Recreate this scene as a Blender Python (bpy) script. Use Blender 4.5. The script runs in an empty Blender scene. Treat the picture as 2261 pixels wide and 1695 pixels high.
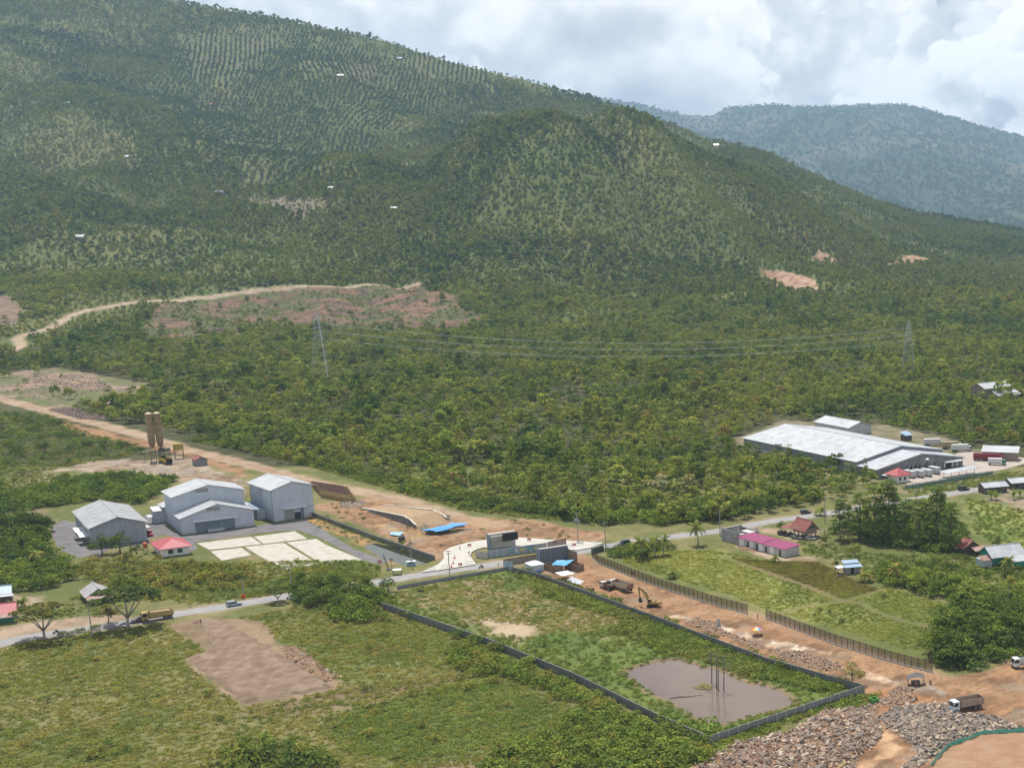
import bpy, bmesh, math, random
import numpy as np
from mathutils import Vector, Matrix

# ------------------------------------------------------------------ camera
# The photograph is a crop out of a wider aerial frame, so the optical axis lies right of and below its middle.
W, HH = 2261.0, 1695.0
F, CX, CY, YH, H = 3000.0, 1850.0, 1250.0, 480.0, 115.0
PITCH = math.atan((CY - YH) / F)
SC = bpy.context.scene
COL = SC.collection
cd = bpy.data.cameras.new('camera')
cd.sensor_fit = 'HORIZONTAL'; cd.sensor_width = 36.0
cd.lens = F * 36.0 / W
cd.shift_x = (W / 2 - CX) / W
cd.shift_y = (CY - HH / 2) / W
cd.clip_start = 1.0; cd.clip_end = 40000.0
cam = bpy.data.objects.new('camera', cd); COL.objects.link(cam)
cam.location = (0, 0, H); cam.rotation_euler = (math.pi / 2 - PITCH, 0, 0)
SC.camera = cam

# ------------------------------------------------------------------ light
SUN = Vector((-0.15, 0.34, 0.93)).normalized()
sl = bpy.data.lights.new('sun', 'SUN'); sl.energy = 5.0; sl.angle = math.radians(0.53); sl.color = (1.0, 0.955, 0.88)
so = bpy.data.objects.new('sun', sl); COL.objects.link(so)
so.rotation_euler = (-SUN).to_track_quat('-Z', 'Y').to_euler(); so.location = (0, 0, 900)
SC.view_settings.view_transform = 'Standard'; SC.view_settings.look = 'None'
SC.view_settings.gamma = 1.0; SC.view_settings.exposure = 0.22; SC.view_settings.use_curve_mapping = False
SC.cycles.max_bounces = 5; SC.cycles.diffuse_bounces = 2; SC.cycles.glossy_bounces = 2
SC.cycles.transparent_max_bounces = 8; SC.cycles.transmission_bounces = 2; SC.cycles.volume_bounces = 0
SC.cycles.use_adaptive_sampling = True
SC.cycles.use_denoising = True


def mathn(nt, op, a, b=None, clamp=False):
    n = nt.nodes.new('ShaderNodeMath'); n.operation = op; n.use_clamp = clamp
    for i, v in enumerate((a, b)):
        if v is None: continue
        if isinstance(v, (int, float)): n.inputs[i].default_value = v
        else: nt.links.new(v, n.inputs[i])
    return n.outputs[0]


def mixc(nt, fac, a, b, blend='MIX'):
    n = nt.nodes.new('ShaderNodeMix'); n.data_type = 'RGBA'; n.blend_type = blend
    for i, v in ((0, fac), (6, a), (7, b)):
        if isinstance(v, (int, float)): n.inputs[i].default_value = v
        elif isinstance(v, (tuple, list)): n.inputs[i].default_value = (v[0], v[1], v[2], 1)
        else: nt.links.new(v, n.inputs[i])
    return n.outputs[2]


def ramp(nt, fac, stops):
    n = nt.nodes.new('ShaderNodeValToRGB')
    e = n.color_ramp.elements
    while len(e) < len(stops): e.new(0.5)
    for el, (p, c) in zip(e, stops):
        el.position = p; el.color = (c[0], c[1], c[2], 1) if not isinstance(c, (int, float)) else (c, c, c, 1)
    nt.links.new(fac, n.inputs[0])
    return n.outputs[0]


def noise(nt, vec, scale, detail=4, rough=0.55, dist=0.0):
    n = nt.nodes.new('ShaderNodeTexNoise')
    n.inputs['Scale'].default_value = scale; n.inputs['Detail'].default_value = detail
    n.inputs['Roughness'].default_value = rough; n.inputs['Distortion'].default_value = dist
    if vec is not None: nt.links.new(vec, n.inputs['Vector'])
    return n.outputs[0]


def build_world():
    w = bpy.data.worlds.new('World'); SC.world = w; w.use_nodes = True
    nt = w.node_tree; nt.nodes.clear()
    out = nt.nodes.new('ShaderNodeOutputWorld'); bg = nt.nodes.new('ShaderNodeBackground')
    sky = nt.nodes.new('ShaderNodeTexSky'); sky.sky_type = 'NISHITA'; sky.sun_disc = False
    sky.sun_elevation = math.asin(SUN.z); sky.sun_rotation = math.atan2(SUN.x, SUN.y)
    sky.altitude = 100; sky.air_density = 1.0; sky.dust_density = 1.0
    tc = nt.nodes.new('ShaderNodeTexCoord')
    mp = nt.nodes.new('ShaderNodeMapping'); mp.inputs['Scale'].default_value = (1, 1, 1.1)
    mp.inputs['Location'].default_value = CLOUD_OFF
    nt.links.new(tc.outputs['Generated'], mp.inputs['Vector'])
    V = mp.outputs[0]

    def shifted(vec, off):
        a = nt.nodes.new('ShaderNodeVectorMath'); a.operation = 'ADD'; a.inputs[1].default_value = off
        nt.links.new(vec, a.inputs[0]); return a.outputs[0]
    big = noise(nt, V, 5.0, 3, 0.5)
    cl = ramp(nt, noise(nt, shifted(V, (3, 1, 2)), 7.0, 5, 0.5, 0.3), [(0.35, (0.52, 0.575, 0.66)), (0.62, (0.90, 0.90, 0.90))])
    # banks of cumulus one in front of another: bright rims, grey where the cloud is thick, greyer low on each bank
    for sc_, off, thr in ((9.0, (1.7, 0.4, 0.9), 0.47), (13.0, (5.2, 2.1, 0.3), 0.50), (6.5, (0.3, 4.4, 1.1), 0.52)):
        S = shifted(V, off)
        n0 = noise(nt, S, sc_, 8, 0.54, 0.15); n1 = noise(nt, shifted(S, (0, 0, 0.020)), sc_, 4, 0.5, 0.15)
        body = mathn(nt, 'ADD', mathn(nt, 'MULTIPLY', mathn(nt, 'SUBTRACT', n0, thr), 2.6), mathn(nt, 'MULTIPLY', mathn(nt, 'SUBTRACT', n1, n0), 5.0))
        c = ramp(nt, mathn(nt, 'ADD', body, 0.25, True), [(0.05, (1.0, 0.995, 0.98)), (0.28, (0.90, 0.90, 0.895)), (0.52, (0.67, 0.69, 0.72)), (0.9, (0.48, 0.51, 0.56))])
        m = ramp(nt, n0, [(thr - 0.006, 0.0), (thr + 0.014, 1.0)])
        cl = mixc(nt, m, cl, c)
    gain = nt.nodes.new('ShaderNodeVectorMath'); gain.operation = 'SCALE'; gain.inputs['Scale'].default_value = CLOUD_GAIN
    nt.links.new(cl, gain.inputs[0])
    # cumulus stand close together towards the horizon and part overhead, where the sun shines through
    sz = nt.nodes.new('ShaderNodeSeparateXYZ'); nt.links.new(tc.outputs['Generated'], sz.inputs[0])
    cov = ramp(nt, mathn(nt, 'SUBTRACT', big, mathn(nt, 'MULTIPLY', mathn(nt, 'MAXIMUM', sz.outputs[2], 0.0), 0.40)), [(0.22, 0.0), (0.29, 1.0)])
    col = mixc(nt, cov, sky.outputs[0], gain.outputs[0])
    nt.links.new(col, bg.inputs[0]); bg.inputs[1].default_value = 0.1
    nt.links.new(bg.outputs[0], out.inputs[0])
    w.cycles.sampling_method = 'MANUAL'; w.cycles.sample_map_resolution = 512


CLOUD_OFF = (2.3, 1.4, 0.4)
HAZE = 5.0e-5
CLOUD_GAIN = 10.6
build_world()

# ------------------------------------------------------------------ picture <-> ground
ZM = {1: (100, 1020, .13569), 2: (320, 1020, .18091), 3: (700, 1080, .18091), 4: (1050, 1130, .18091), 5: (1580, 900, .27125),
      6: (1580, 1120, .18083), 7: (1850, 1380, .19), 8: (1300, 1250, .18091), 9: (0, 1260, .18083), 10: (280, 880, .09653),
      11: (1861, 1100, .18091), 12: (1861, 820, .18091), 13: (620, 640, .1327), 20: (0, 800, .3618), 21: (700, 1000, .3618),
      22: (1461, 1095, .3618), 23: (1461, 800, .3618), 24: (0, 1095, .3618), 25: (700, 1095, .3618), 26: (0, 500, .4973),
      27: (1100, 450, .5249), 28: (0, 0, .5113), 29: (1131, 0, .5109)}
CP, SP = math.cos(PITCH), math.sin(PITCH)


def px(*q):
    if len(q) == 3:
        o = ZM[q[0]]; return o[0] + q[1] * o[2], o[1] + q[2] * o[2]
    return q[0] * 1.0222, q[1] * 1.0222


def ray(X, Y):
    u = (X - CX) / F; v = (Y - CY) / F
    return u / (CP - v * SP), (-SP - v * CP) / (CP - v * SP)      # x/y and (z-H)/y along the ray


def at(*q, z=0.0):
    t, e = ray(*px(*q)); y = (z - H) / e
    return Vector((t * y, y, z))


def project(x, y, z):
    z = z - H; dep = y * CP - z * SP; up = y * SP + z * CP
    return CX + F * x / dep, CY - F * up / dep


# ------------------------------------------------------------------ value noise in numpy
def vnoise(x, y, seed=0):
    xi = np.floor(x).astype(np.int64); yi = np.floor(y).astype(np.int64)
    fx = x - xi; fy = y - yi; fx = fx * fx * (3 - 2 * fx); fy = fy * fy * (3 - 2 * fy)
    def hsh(a, b):
        n = (a * 374761393 + b * 668265263 + seed * 974634777) & 0x7fffffff
        n = ((n ^ (n >> 13)) * 1274126177) & 0x7fffffff
        return ((n ^ (n >> 16)) & 0xffff) / 65535.0
    a = hsh(xi, yi); b = hsh(xi + 1, yi); c = hsh(xi, yi + 1); d = hsh(xi + 1, yi + 1)
    return (a * (1 - fx) + b * fx) * (1 - fy) + (c * (1 - fx) + d * fx) * fy


def fbm(x, y, scale, octv=4, seed=0):
    r = 0; a = 0.5; s = 0
    x = np.asarray(x, float) / scale; y = np.asarray(y, float) / scale
    for i in range(octv):
        r = r + a * vnoise(x, y, seed + i * 17); s += a; a *= 0.5; x = x * 2.03 + 5.1; y = y * 2.03 + 1.7
    return r / s


# ------------------------------------------------------------------ height of the land
RIDGE = [(-400, -250, 4400), (0, -150, 4300), (200, -78, 4200), (409, 6, 4100), (562, 32, 4000), (685, 55, 3900), (818, 83, 3850), (890, 103, 3850),
         (982, 133, 3800), (1131, 170, 3800), (1305, 217, 3750), (1417, 254, 3700), (1489, 280, 3650), (1570, 311, 3650), (1647, 327, 3600), (1703, 342, 3600),
         (1775, 382, 3600), (1913, 438, 3600), (2015, 469, 3600), (2153, 493, 3600), (2261, 508, 3600), (2500, 530, 3600), (2900, 545, 3600)]
RT = np.array([ray(a, b)[0] for a, b, c in RIDGE]); RZ = np.array([H + ray(a, b)[1] * c for a, b, c in RIDGE]); RD = np.array([c for a, b, c in RIDGE], float)
HT, HE = ray(1330, 256)
HY = 2450.0


def hf(x, y):
    x = np.asarray(x, float); y = np.asarray(y, float)
    t = x / np.maximum(y, 1)
    zr = np.interp(t, RT, RZ); d2 = np.interp(t, RT, RD)
    q = (y - 1250.0) / (d2 - 1250.0); qc = np.clip(q, 0, 1)
    z = zr * (0.30 * qc + 0.70 * qc * qc)
    z = z - np.maximum(y - d2, 0) * 0.45
    env = np.clip(qc * 5, 0, 1) * np.clip((1 - qc) * 6, 0, 1)
    k = np.clip(zr / 300.0, 0.15, 1.0)
    gul = 1 - np.abs(fbm(x + .35 * y, y * .45, 260, 3, 12) * 2 - 1)          # gullies running down the slope
    z = z + env * k * ((fbm(x, y, 520, 4, 3) - 0.5) * 95 + (fbm(x, y, 140, 3, 8) - 0.5) * 26 - (gul - .72) * 75)
    dx = x - HT * HY; dy = y - HY
    sx = np.where(dx < 0, 215.0, 205.0); sy = np.where(dy < 0, 330.0, 420.0)
    # spur in front of the main slope
    z = z + HILL * np.exp(-0.5 * ((dx / sx) ** 2 + (dy / sy) ** 2))
    z = z + np.clip((y - 900) / 500.0, 0, 1) * (fbm(x, y, 120, 3, 5) - 0.5) * 7
    return np.where(y < 900, 0.0, z)


HILL = 0.0
HILL = float(H + HE * HY - hf(HT * HY, HY))


def on(*q):
    t, e = ray(*px(*q))
    if e < 0 and (-H / e) < 900: return at(*q)
    ys = np.arange(800, 9000, 8.0); zz = H + e * ys - hf(t * ys, ys)
    i = int(np.argmax(zz < 0))
    y = ys[i] - 4
    return Vector((t * y, y, float(hf(t * y, y))))


# ------------------------------------------------------------------ polygons
def poly(*pts):
    return np.array([tuple(on(*p))[:2] for p in pts])


def sdist(P, x, y):
    """metres inside (+) or outside (-) a polygon; only exact within 40 m of it"""
    out = np.full(x.shape, -1e3)
    m = (x > P[:, 0].min() - 40) & (x < P[:, 0].max() + 40) & (y > P[:, 1].min() - 40) & (y < P[:, 1].max() + 40)
    if not m.any(): return out
    a, b = x[m], y[m]; d = np.full(a.shape, 1e9); ins = np.zeros(a.shape, bool)
    n = len(P)
    for i in range(n):
        x0, y0 = P[i]; x1, y1 = P[(i + 1) % n]
        ex, ey = x1 - x0, y1 - y0; L = ex * ex + ey * ey + 1e-9
        tt = np.clip(((a - x0) * ex + (b - y0) * ey) / L, 0, 1)
        d = np.minimum(d, np.hypot(a - x0 - tt * ex, b - y0 - tt * ey))
        c = ((y0 > b) != (y1 > b)) & (a < ex * (b - y0) / (ey if abs(ey) > 1e-9 else 1e-9) + x0)
        ins ^= c
    out[m] = np.where(ins, d, -d)
    return out


def ldist(P, x, y):
    out = np.full(x.shape, 1e3)
    m = (x > P[:, 0].min() - 40) & (x < P[:, 0].max() + 40) & (y > P[:, 1].min() - 40) & (y < P[:, 1].max() + 40)
    a, b = x[m], y[m]; d = np.full(a.shape, 1e9)
    for i in range(len(P) - 1):
        x0, y0 = P[i]; x1, y1 = P[i + 1]; ex, ey = x1 - x0, y1 - y0; L = ex * ex + ey * ey + 1e-9
        tt = np.clip(((a - x0) * ex + (b - y0) * ey) / L, 0, 1)
        d = np.minimum(d, np.hypot(a - x0 - tt * ex, b - y0 - tt * ey))
    out[m] = d
    return out


def smooth(P, n=6):
    """Catmull-Rom through the points"""
    P = np.array([tuple(p)[:2] for p in P]); Q = []
    for i in range(len(P) - 1):
        p0 = P[max(i - 1, 0)]; p1 = P[i]; p2 = P[i + 1]; p3 = P[min(i + 2, len(P) - 1)]
        for k in range(n):
            s = k / n
            Q.append(0.5 * ((2 * p1) + (-p0 + p2) * s + (2 * p0 - 5 * p1 + 4 * p2 - p3) * s * s + (-p0 + 3 * p1 - 3 * p2 + p3) * s ** 3))
    Q.append(P[-1])
    return np.array(Q)
ZM[0] = (0, 0, 1.0)
# ------------------------------------------------------------------ map of the place
ROAD = smooth([at(0, *p) for p in ((-90, 1436), (0, 1421), (72, 1404.7), (163, 1392), (253, 1379), (362, 1361), (398, 1354), (516, 1336), (603, 1321), (720, 1303),
               (812, 1289), (883, 1276), (990, 1260), (1098, 1244.6), (1200, 1229), (1285, 1216.8), (1332, 1207.8), (1430, 1191.5), (1520, 1180), (1598, 1170.6), (1697, 1151.6),
               (1824, 1133.6), (1920, 1117), (2018, 1102), (2096, 1089.6), (2205, 1073), (2330, 1053))])
TRACK = smooth([at(0, *p) for p in ((-120, 862), (0, 881), (119, 912), (239, 941), (326, 965), (398, 988), (543, 1024), (687, 1064), (796, 1086), (881, 1104), (1007, 1140), (1098, 1160))])
UPPER = smooth([on(*p) for p in ((-80, 772), (0, 764), (45, 750), (40, 728), (100, 712), (160, 680), (240, 660), (340, 650), (480, 638), (620, 625), (760, 618), (905, 610))])
SITE = smooth([at(*p) for p in ((4, 1330, 560), (4, 1500, 700), (4, 1800, 830), (8, 900, 380), (8, 1500, 540), (22, 500, 720), (22, 1000, 880), (22, 1500, 1050), (22, 2000, 1180), (22, 2350, 1240))])
Z = {}
Z['clear_up'] = poly((300, 715), (330, 690), (345, 660), (480, 642), (620, 630), (760, 622), (900, 615), (985, 640), (990, 665), (1065, 690), (1000, 712), (760, 715), (560, 705), (470, 722), (400, 738), (320, 735))
Z['clear_left'] = poly((-60, 815), (60, 800), (120, 795), (240, 815), (330, 830), (310, 862), (240, 872), (130, 888), (-60, 856))
Z['clear_edge'] = poly((-60, 640), (20, 640), (50, 665), (40, 700), (-60, 720))
Z['cut1'] = poly((1640, 580), (1700, 590), (1760, 600), (1765, 625), (1690, 628))
Z['cut2'] = poly((1732, 562), (1770, 545), (1812, 566))
Z['cut3'] = poly((1920, 572), (1970, 550), (2005, 560), (1980, 575))
Z['silo_yard'] = poly((20, 350, 660), (20, 560, 600), (20, 760, 590), (20, 920, 600), (20, 1060, 560), (20, 1200, 600), (20, 1300, 660), (20, 1500, 720), (20, 1520, 760), (20, 1100, 720), (20, 860, 710), (20, 700, 670))
Z['orange_edge'] = poly((20, 330, 350), (20, 560, 400), (20, 850, 470), (20, 1080, 530), (20, 1500, 660), (20, 1500, 700), (20, 1100, 560), (20, 760, 490), (20, 450, 430))
Z['behind'] = poly((20, 1060, 690), (20, 1480, 690), (20, 1530, 830), (20, 1380, 780), (20, 1100, 720))
Z['yard_asphalt'] = poly((2, 130, 690), (2, 300, 800), (2, 465, 900), (2, 1340, 775), (2, 1560, 745), (2, 1960, 698), (3, 0, 450), (3, 460, 730), (3, 900, 890), (3, 730, 912),
                          (3, 560, 862), (3, 200, 680), (3, 0, 575), (2, 2080, 905), (2, 1880, 835), (2, 1600, 840), (2, 610, 972), (2, 640, 1060), (2, 560, 1090), (2, 480, 960), (2, 250, 880), (2, 60, 920), (2, 10, 960), (2, -60, 860), (2, -60, 700), (2, 20, 640))
Z['yard_left'] = poly((0, 114, 1163), (0, 140, 1148), (0, 200, 1160), (0, 330, 1165), (0, 330, 1200), (0, 240, 1212), (0, 222, 1226), (0, 172, 1231), (0, 130, 1212), (0, 116, 1185))
Z['channel_bank'] = poly((3, -100, 330), (3, 90, 390), (3, 500, 560), (3, 1430, 870), (3, 1250, 920), (3, 900, 890), (3, 560, 690), (3, 200, 520), (3, -80, 440))
Z['channel'] = poly((3, 560, 680), (3, 720, 650), (3, 950, 700), (3, 1200, 790), (3, 1420, 862), (3, 1330, 900), (3, 1180, 915), (3, 1090, 932), (3, 960, 890), (3, 800, 842), (3, 660, 760))
Z['works'] = poly((3, 0, 190), (3, 140, 170), (3, 430, 130), (3, 700, 90), (3, 1000, 160), (3, 1300, 250), (3, 1640, 330), (3, 1900, 340), (4, 200, 75), (4, 700, 110), (4, 1200, 190), (4, 1560, 250), (4, 1580, 330), (4, 1400, 380),
                    (4, 1100, 350), (4, 500, 330), (3, 1900, 650), (3, 1560, 780), (3, 1500, 880), (3, 1420, 850), (3, 900, 610), (3, 450, 420), (3, 0, 220))
Z['sand'] = poly((3, 690, 400), (3, 850, 440), (3, 1000, 510), (3, 1300, 520), (3, 1330, 580), (3, 1180, 610), (3, 1050, 560), (3, 800, 470))
Z['paving'] = poly((3, 1270, 1022), (3, 1480, 920), (3, 1550, 850), (3, 1542, 770), (3, 1620, 718), (3, 1850, 652), (3, 2080, 620), (4, 260, 325), (4, 560, 320), (4, 900, 343), (4, 1110, 353), (4, 1400, 376), (4, 1570, 380), (4, 1420, 440), (4, 1250, 472), (4, 1080, 470), (4, 800, 430),
                   (4, 300, 440), (4, 100, 440), (3, 1960, 735), (3, 1890, 770), (3, 1868, 822), (3, 1945, 922), (3, 1620, 976))
Z['compound'] = poly((4, 440, 700), (22, 400, 960), (22, 800, 1080), (22, 1235, 1190), (22, 285, 1500), (25, 2200, 1420), (25, 1560, 1120), (25, 1020, 905), (25, 410, 690), (25, 480, 585))
Z['comp_dry'] = poly((25, 470, 585), (25, 850, 520), (25, 1100, 520), (25, 1300, 580), (25, 1600, 680), (25, 1900, 760), (25, 1750, 830), (25, 1450, 850), (25, 1300, 870), (25, 1060, 830), (25, 950, 760), (25, 700, 680), (25, 560, 650))
Z['comp_pale'] = poly((25, 1000, 760), (25, 1100, 770), (25, 1350, 800), (25, 1380, 850), (25, 1250, 865), (25, 1080, 830))
Z['pond'] = poly((8, 395, 1310), (8, 520, 1240), (8, 800, 1160), (8, 1000, 1120), (8, 1130, 1125), (8, 1300, 1195), (8, 1560, 1250), (8, 1760, 1320), (8, 2000, 1450), (22, 560, 1130), (22, 720, 1180), (22, 810, 1250), (22, 790, 1270), (22, 600, 1320), (22, 400, 1380), (22, 320, 1395), (22, 200, 1340), (22, 60, 1250), (8, 950, 1620), (8, 760, 1540), (8, 600, 1440), (8, 560, 1370))
Z['site'] = poly((4, 1260, 480), (4, 1410, 560), (4, 1500, 630), (4, 1900, 790), (8, 900, 250), (8, 1930, 590), (22, 650, 745), (22, 1100, 905), (22, 1640, 1070), (22, 1760, 1100), (22, 2000, 1060), (22, 2150, 1000), (22, 2330, 960), (22, 2400, 1700), (22, 900, 1700), (22, 1200, 1450),
                 (22, 1260, 1300), (22, 1240, 1190), (22, 800, 1060), (22, 0, 750), (4, 1250, 910), (4, 800, 770), (4, 560, 720), (4, 700, 560), (4, 1100, 470))
Z['pale_strip'] = poly((8, 910, 610), (8, 1080, 570), (8, 1300, 640), (8, 1560, 700), (8, 1900, 790), (8, 2200, 900), (22, 800, 890), (22, 1120, 975), (22, 800, 930), (8, 2200, 985), (8, 1900, 880), (8, 1540, 760), (8, 1200, 650))
Z['pale_strip2'] = poly((22, 1180, 1060), (22, 1250, 1070), (22, 1500, 1140), (22, 1440, 1160), (22, 1230, 1110))
Z['gravel'] = poly((22, 1530, 1170), (22, 1640, 1150), (22, 1750, 1190), (22, 1740, 1225), (22, 1640, 1215), (22, 1560, 1200))
Z['orange_r'] = poly((22, 1240, 1160), (22, 1500, 1180), (22, 1700, 1240), (22, 1560, 1290), (22, 1300, 1300), (22, 1250, 1240))
Z['sand_path'] = poly((22, 1290, 1420), (22, 1360, 1430), (22, 1420, 1490), (22, 1500, 1540), (22, 1400, 1580), (22, 1250, 1660), (22, 1180, 1660), (22, 1330, 1560))
Z['meadow'] = poly((22, -200, 300), (22, 0, 330), (22, 300, 330), (22, 600, 380), (22, 750, 410), (22, 1000, 430), (22, 1200, 560), (22, 1400, 560), (22, 1800, 690), (22, 1650, 800), (22, 1580, 960), (22, 1200, 850), (22, 640, 690), (22, 520, 640), (22, 0, 480), (4, 2100, 720), (4, 1800, 610))
Z['meadow_brown'] = poly((22, 350, 370), (22, 700, 400), (22, 950, 400), (22, 1150, 500), (22, 1330, 570), (22, 1110, 640), (22, 900, 560))
Z['meadow_far'] = poly((11, 1480, 0), (11, 1700, 20), (11, 1850, 60), (11, 2400, 200), (11, 2400, 620), (11, 1800, 520), (11, 1600, 400), (11, 1560, 200))
Z['pad'] = poly((24, 1180, 762), (24, 1310, 745), (24, 1480, 830), (24, 1640, 920), (24, 1850, 1045), (24, 2040, 1165), (24, 1760, 1215), (24, 1490, 1265), (24, 1300, 1120), (24, 1125, 990), (24, 1230, 960), (24, 1320, 930), (24, 1250, 840))
Z['padside'] = poly((24, 1000, 790), (24, 1180, 750), (24, 1340, 735), (24, 1600, 760), (24, 1700, 900), (24, 2080, 1150), (24, 2040, 1185), (24, 1480, 1290), (24, 1090, 1000), (24, 1280, 950))
Z['shoulder'] = poly((9, -60, 860), (9, -60, 680), (9, 400, 640), (9, 1000, 545), (9, 1500, 520), (9, 1750, 560), (9, 1100, 680), (9, 500, 770))
Z['left_yard'] = poly((9, -50, 270), (9, 300, 300), (9, 560, 300), (9, 480, 420), (9, 250, 560), (9, 100, 660), (9, -50, 680))
Z['brown_path'] = poly((24, 1480, 1300), (25, 100, 1170), (25, 400, 1160), (25, 830, 1090), (25, 860, 1120), (25, 400, 1240), (25, 0, 1330), (24, 1500, 1360))
Z['green_low'] = poly((25, 100, 1420), (25, 250, 1300), (25, 700, 1180), (25, 1100, 1130), (25, 1300, 1210), (25, 1600, 1320), (25, 1500, 1420), (25, 1000, 1540), (25, 500, 1620), (25, 150, 1550))
Z['green_mid'] = poly((25, 0, 860), (25, 300, 800), (25, 600, 850), (25, 820, 900), (25, 850, 1050), (25, 500, 1100), (25, 150, 1150), (25, 0, 1000))
Z['puddle'] = poly((25, 850, 1000), (25, 900, 960), (25, 975, 965), (25, 960, 990), (25, 890, 1035), (25, 860, 1030))
Z['big_yard'] = poly((12, 1380, 1000), (12, 1550, 970), (12, 1640, 1000), (12, 2300, 1060), (12, 2300, 1100), (12, 1990, 1190), (12, 820, 1390), (12, 700, 1330), (12, 820, 1230), (12, 1460, 1190))
Z['big_plot'] = poly((5, 100, 270), (5, 560, 100), (5, 1000, 140), (5, 1380, 140), (5, 1900, 250), (5, 2050, 330), (5, 2330, 330), (5, 2330, 560), (5, 1560, 690), (5, 1480, 640), (5, 1200, 560), (5, 1150, 500), (5, 900, 500), (5, 500, 420), (5, 200, 330))
Z['roadside_r'] = poly((12, 1600, 1500), (12, 1800, 1440), (12, 2300, 1380), (12, 2300, 1700), (12, 1900, 1600))
Z['stilt_yard'] = poly((6, 560, 260), (6, 800, 250), (6, 1300, 300), (6, 1200, 400), (6, 1000, 400), (6, 780, 350), (6, 560, 300))
Z['purple_edge'] = poly((6, 250, 470), (6, 500, 480), (6, 800, 620), (6, 1050, 600), (6, 1250, 620), (6, 1200, 670), (6, 900, 650), (6, 650, 620), (6, 300, 520))
Z['ridge_path'] = poly((28, 960, 850), (28, 1100, 870), (28, 1430, 880), (28, 1400, 905), (28, 1080, 890))
PLANT = [poly((28, 870, 545), (28, 1260, 570), (28, 1250, 645), (28, 1000, 625), (28, 860, 600)), poly((28, 1420, 440), (28, 1640, 480), (28, 1760, 580), (28, 1430, 585)),
         poly((28, 1000, 660), (28, 1400, 700), (28, 1405, 765), (28, 1050, 745)), poly((28, 850, 150), (28, 1230, 165), (28, 1200, 225), (28, 960, 385), (28, 850, 385), (28, 800, 260)),
         poly((28, 1290, 270), (28, 1640, 290), (28, 1600, 365), (28, 1320, 345)), poly((28, 1780, 240), (28, 2080, 300), (28, 2140, 395), (28, 1800, 335))]
HILLROWS = poly((28, 780, 130), (28, 1250, 110), (28, 1700, 240), (28, 2080, 300), (28, 2000, 390), (28, 1650, 540), (28, 1380, 740), (28, 1000, 745), (28, 830, 600), (28, 640, 420))
PATHS = [smooth([at(*p) for p in ((22, 350, 360), (22, 600, 450), (22, 930, 565), (22, 1100, 635), (22, 1210, 650))]), smooth([at(*p) for p in ((22, 1200, 650), (22, 1400, 740), (22, 1640, 800))]),
         smooth([at(*p) for p in ((22, 700, 720), (22, 900, 670), (22, 1110, 640), (22, 1340, 570))])]


def lerp(a, b, f):
    f = np.asarray(f)[..., None]; return np.asarray(a) * (1 - f) + np.asarray(b) * f


def sstep(a, b, v): v = np.clip((v - a) / (b - a), 0, 1); return v * v * (3 - 2 * v)


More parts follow.
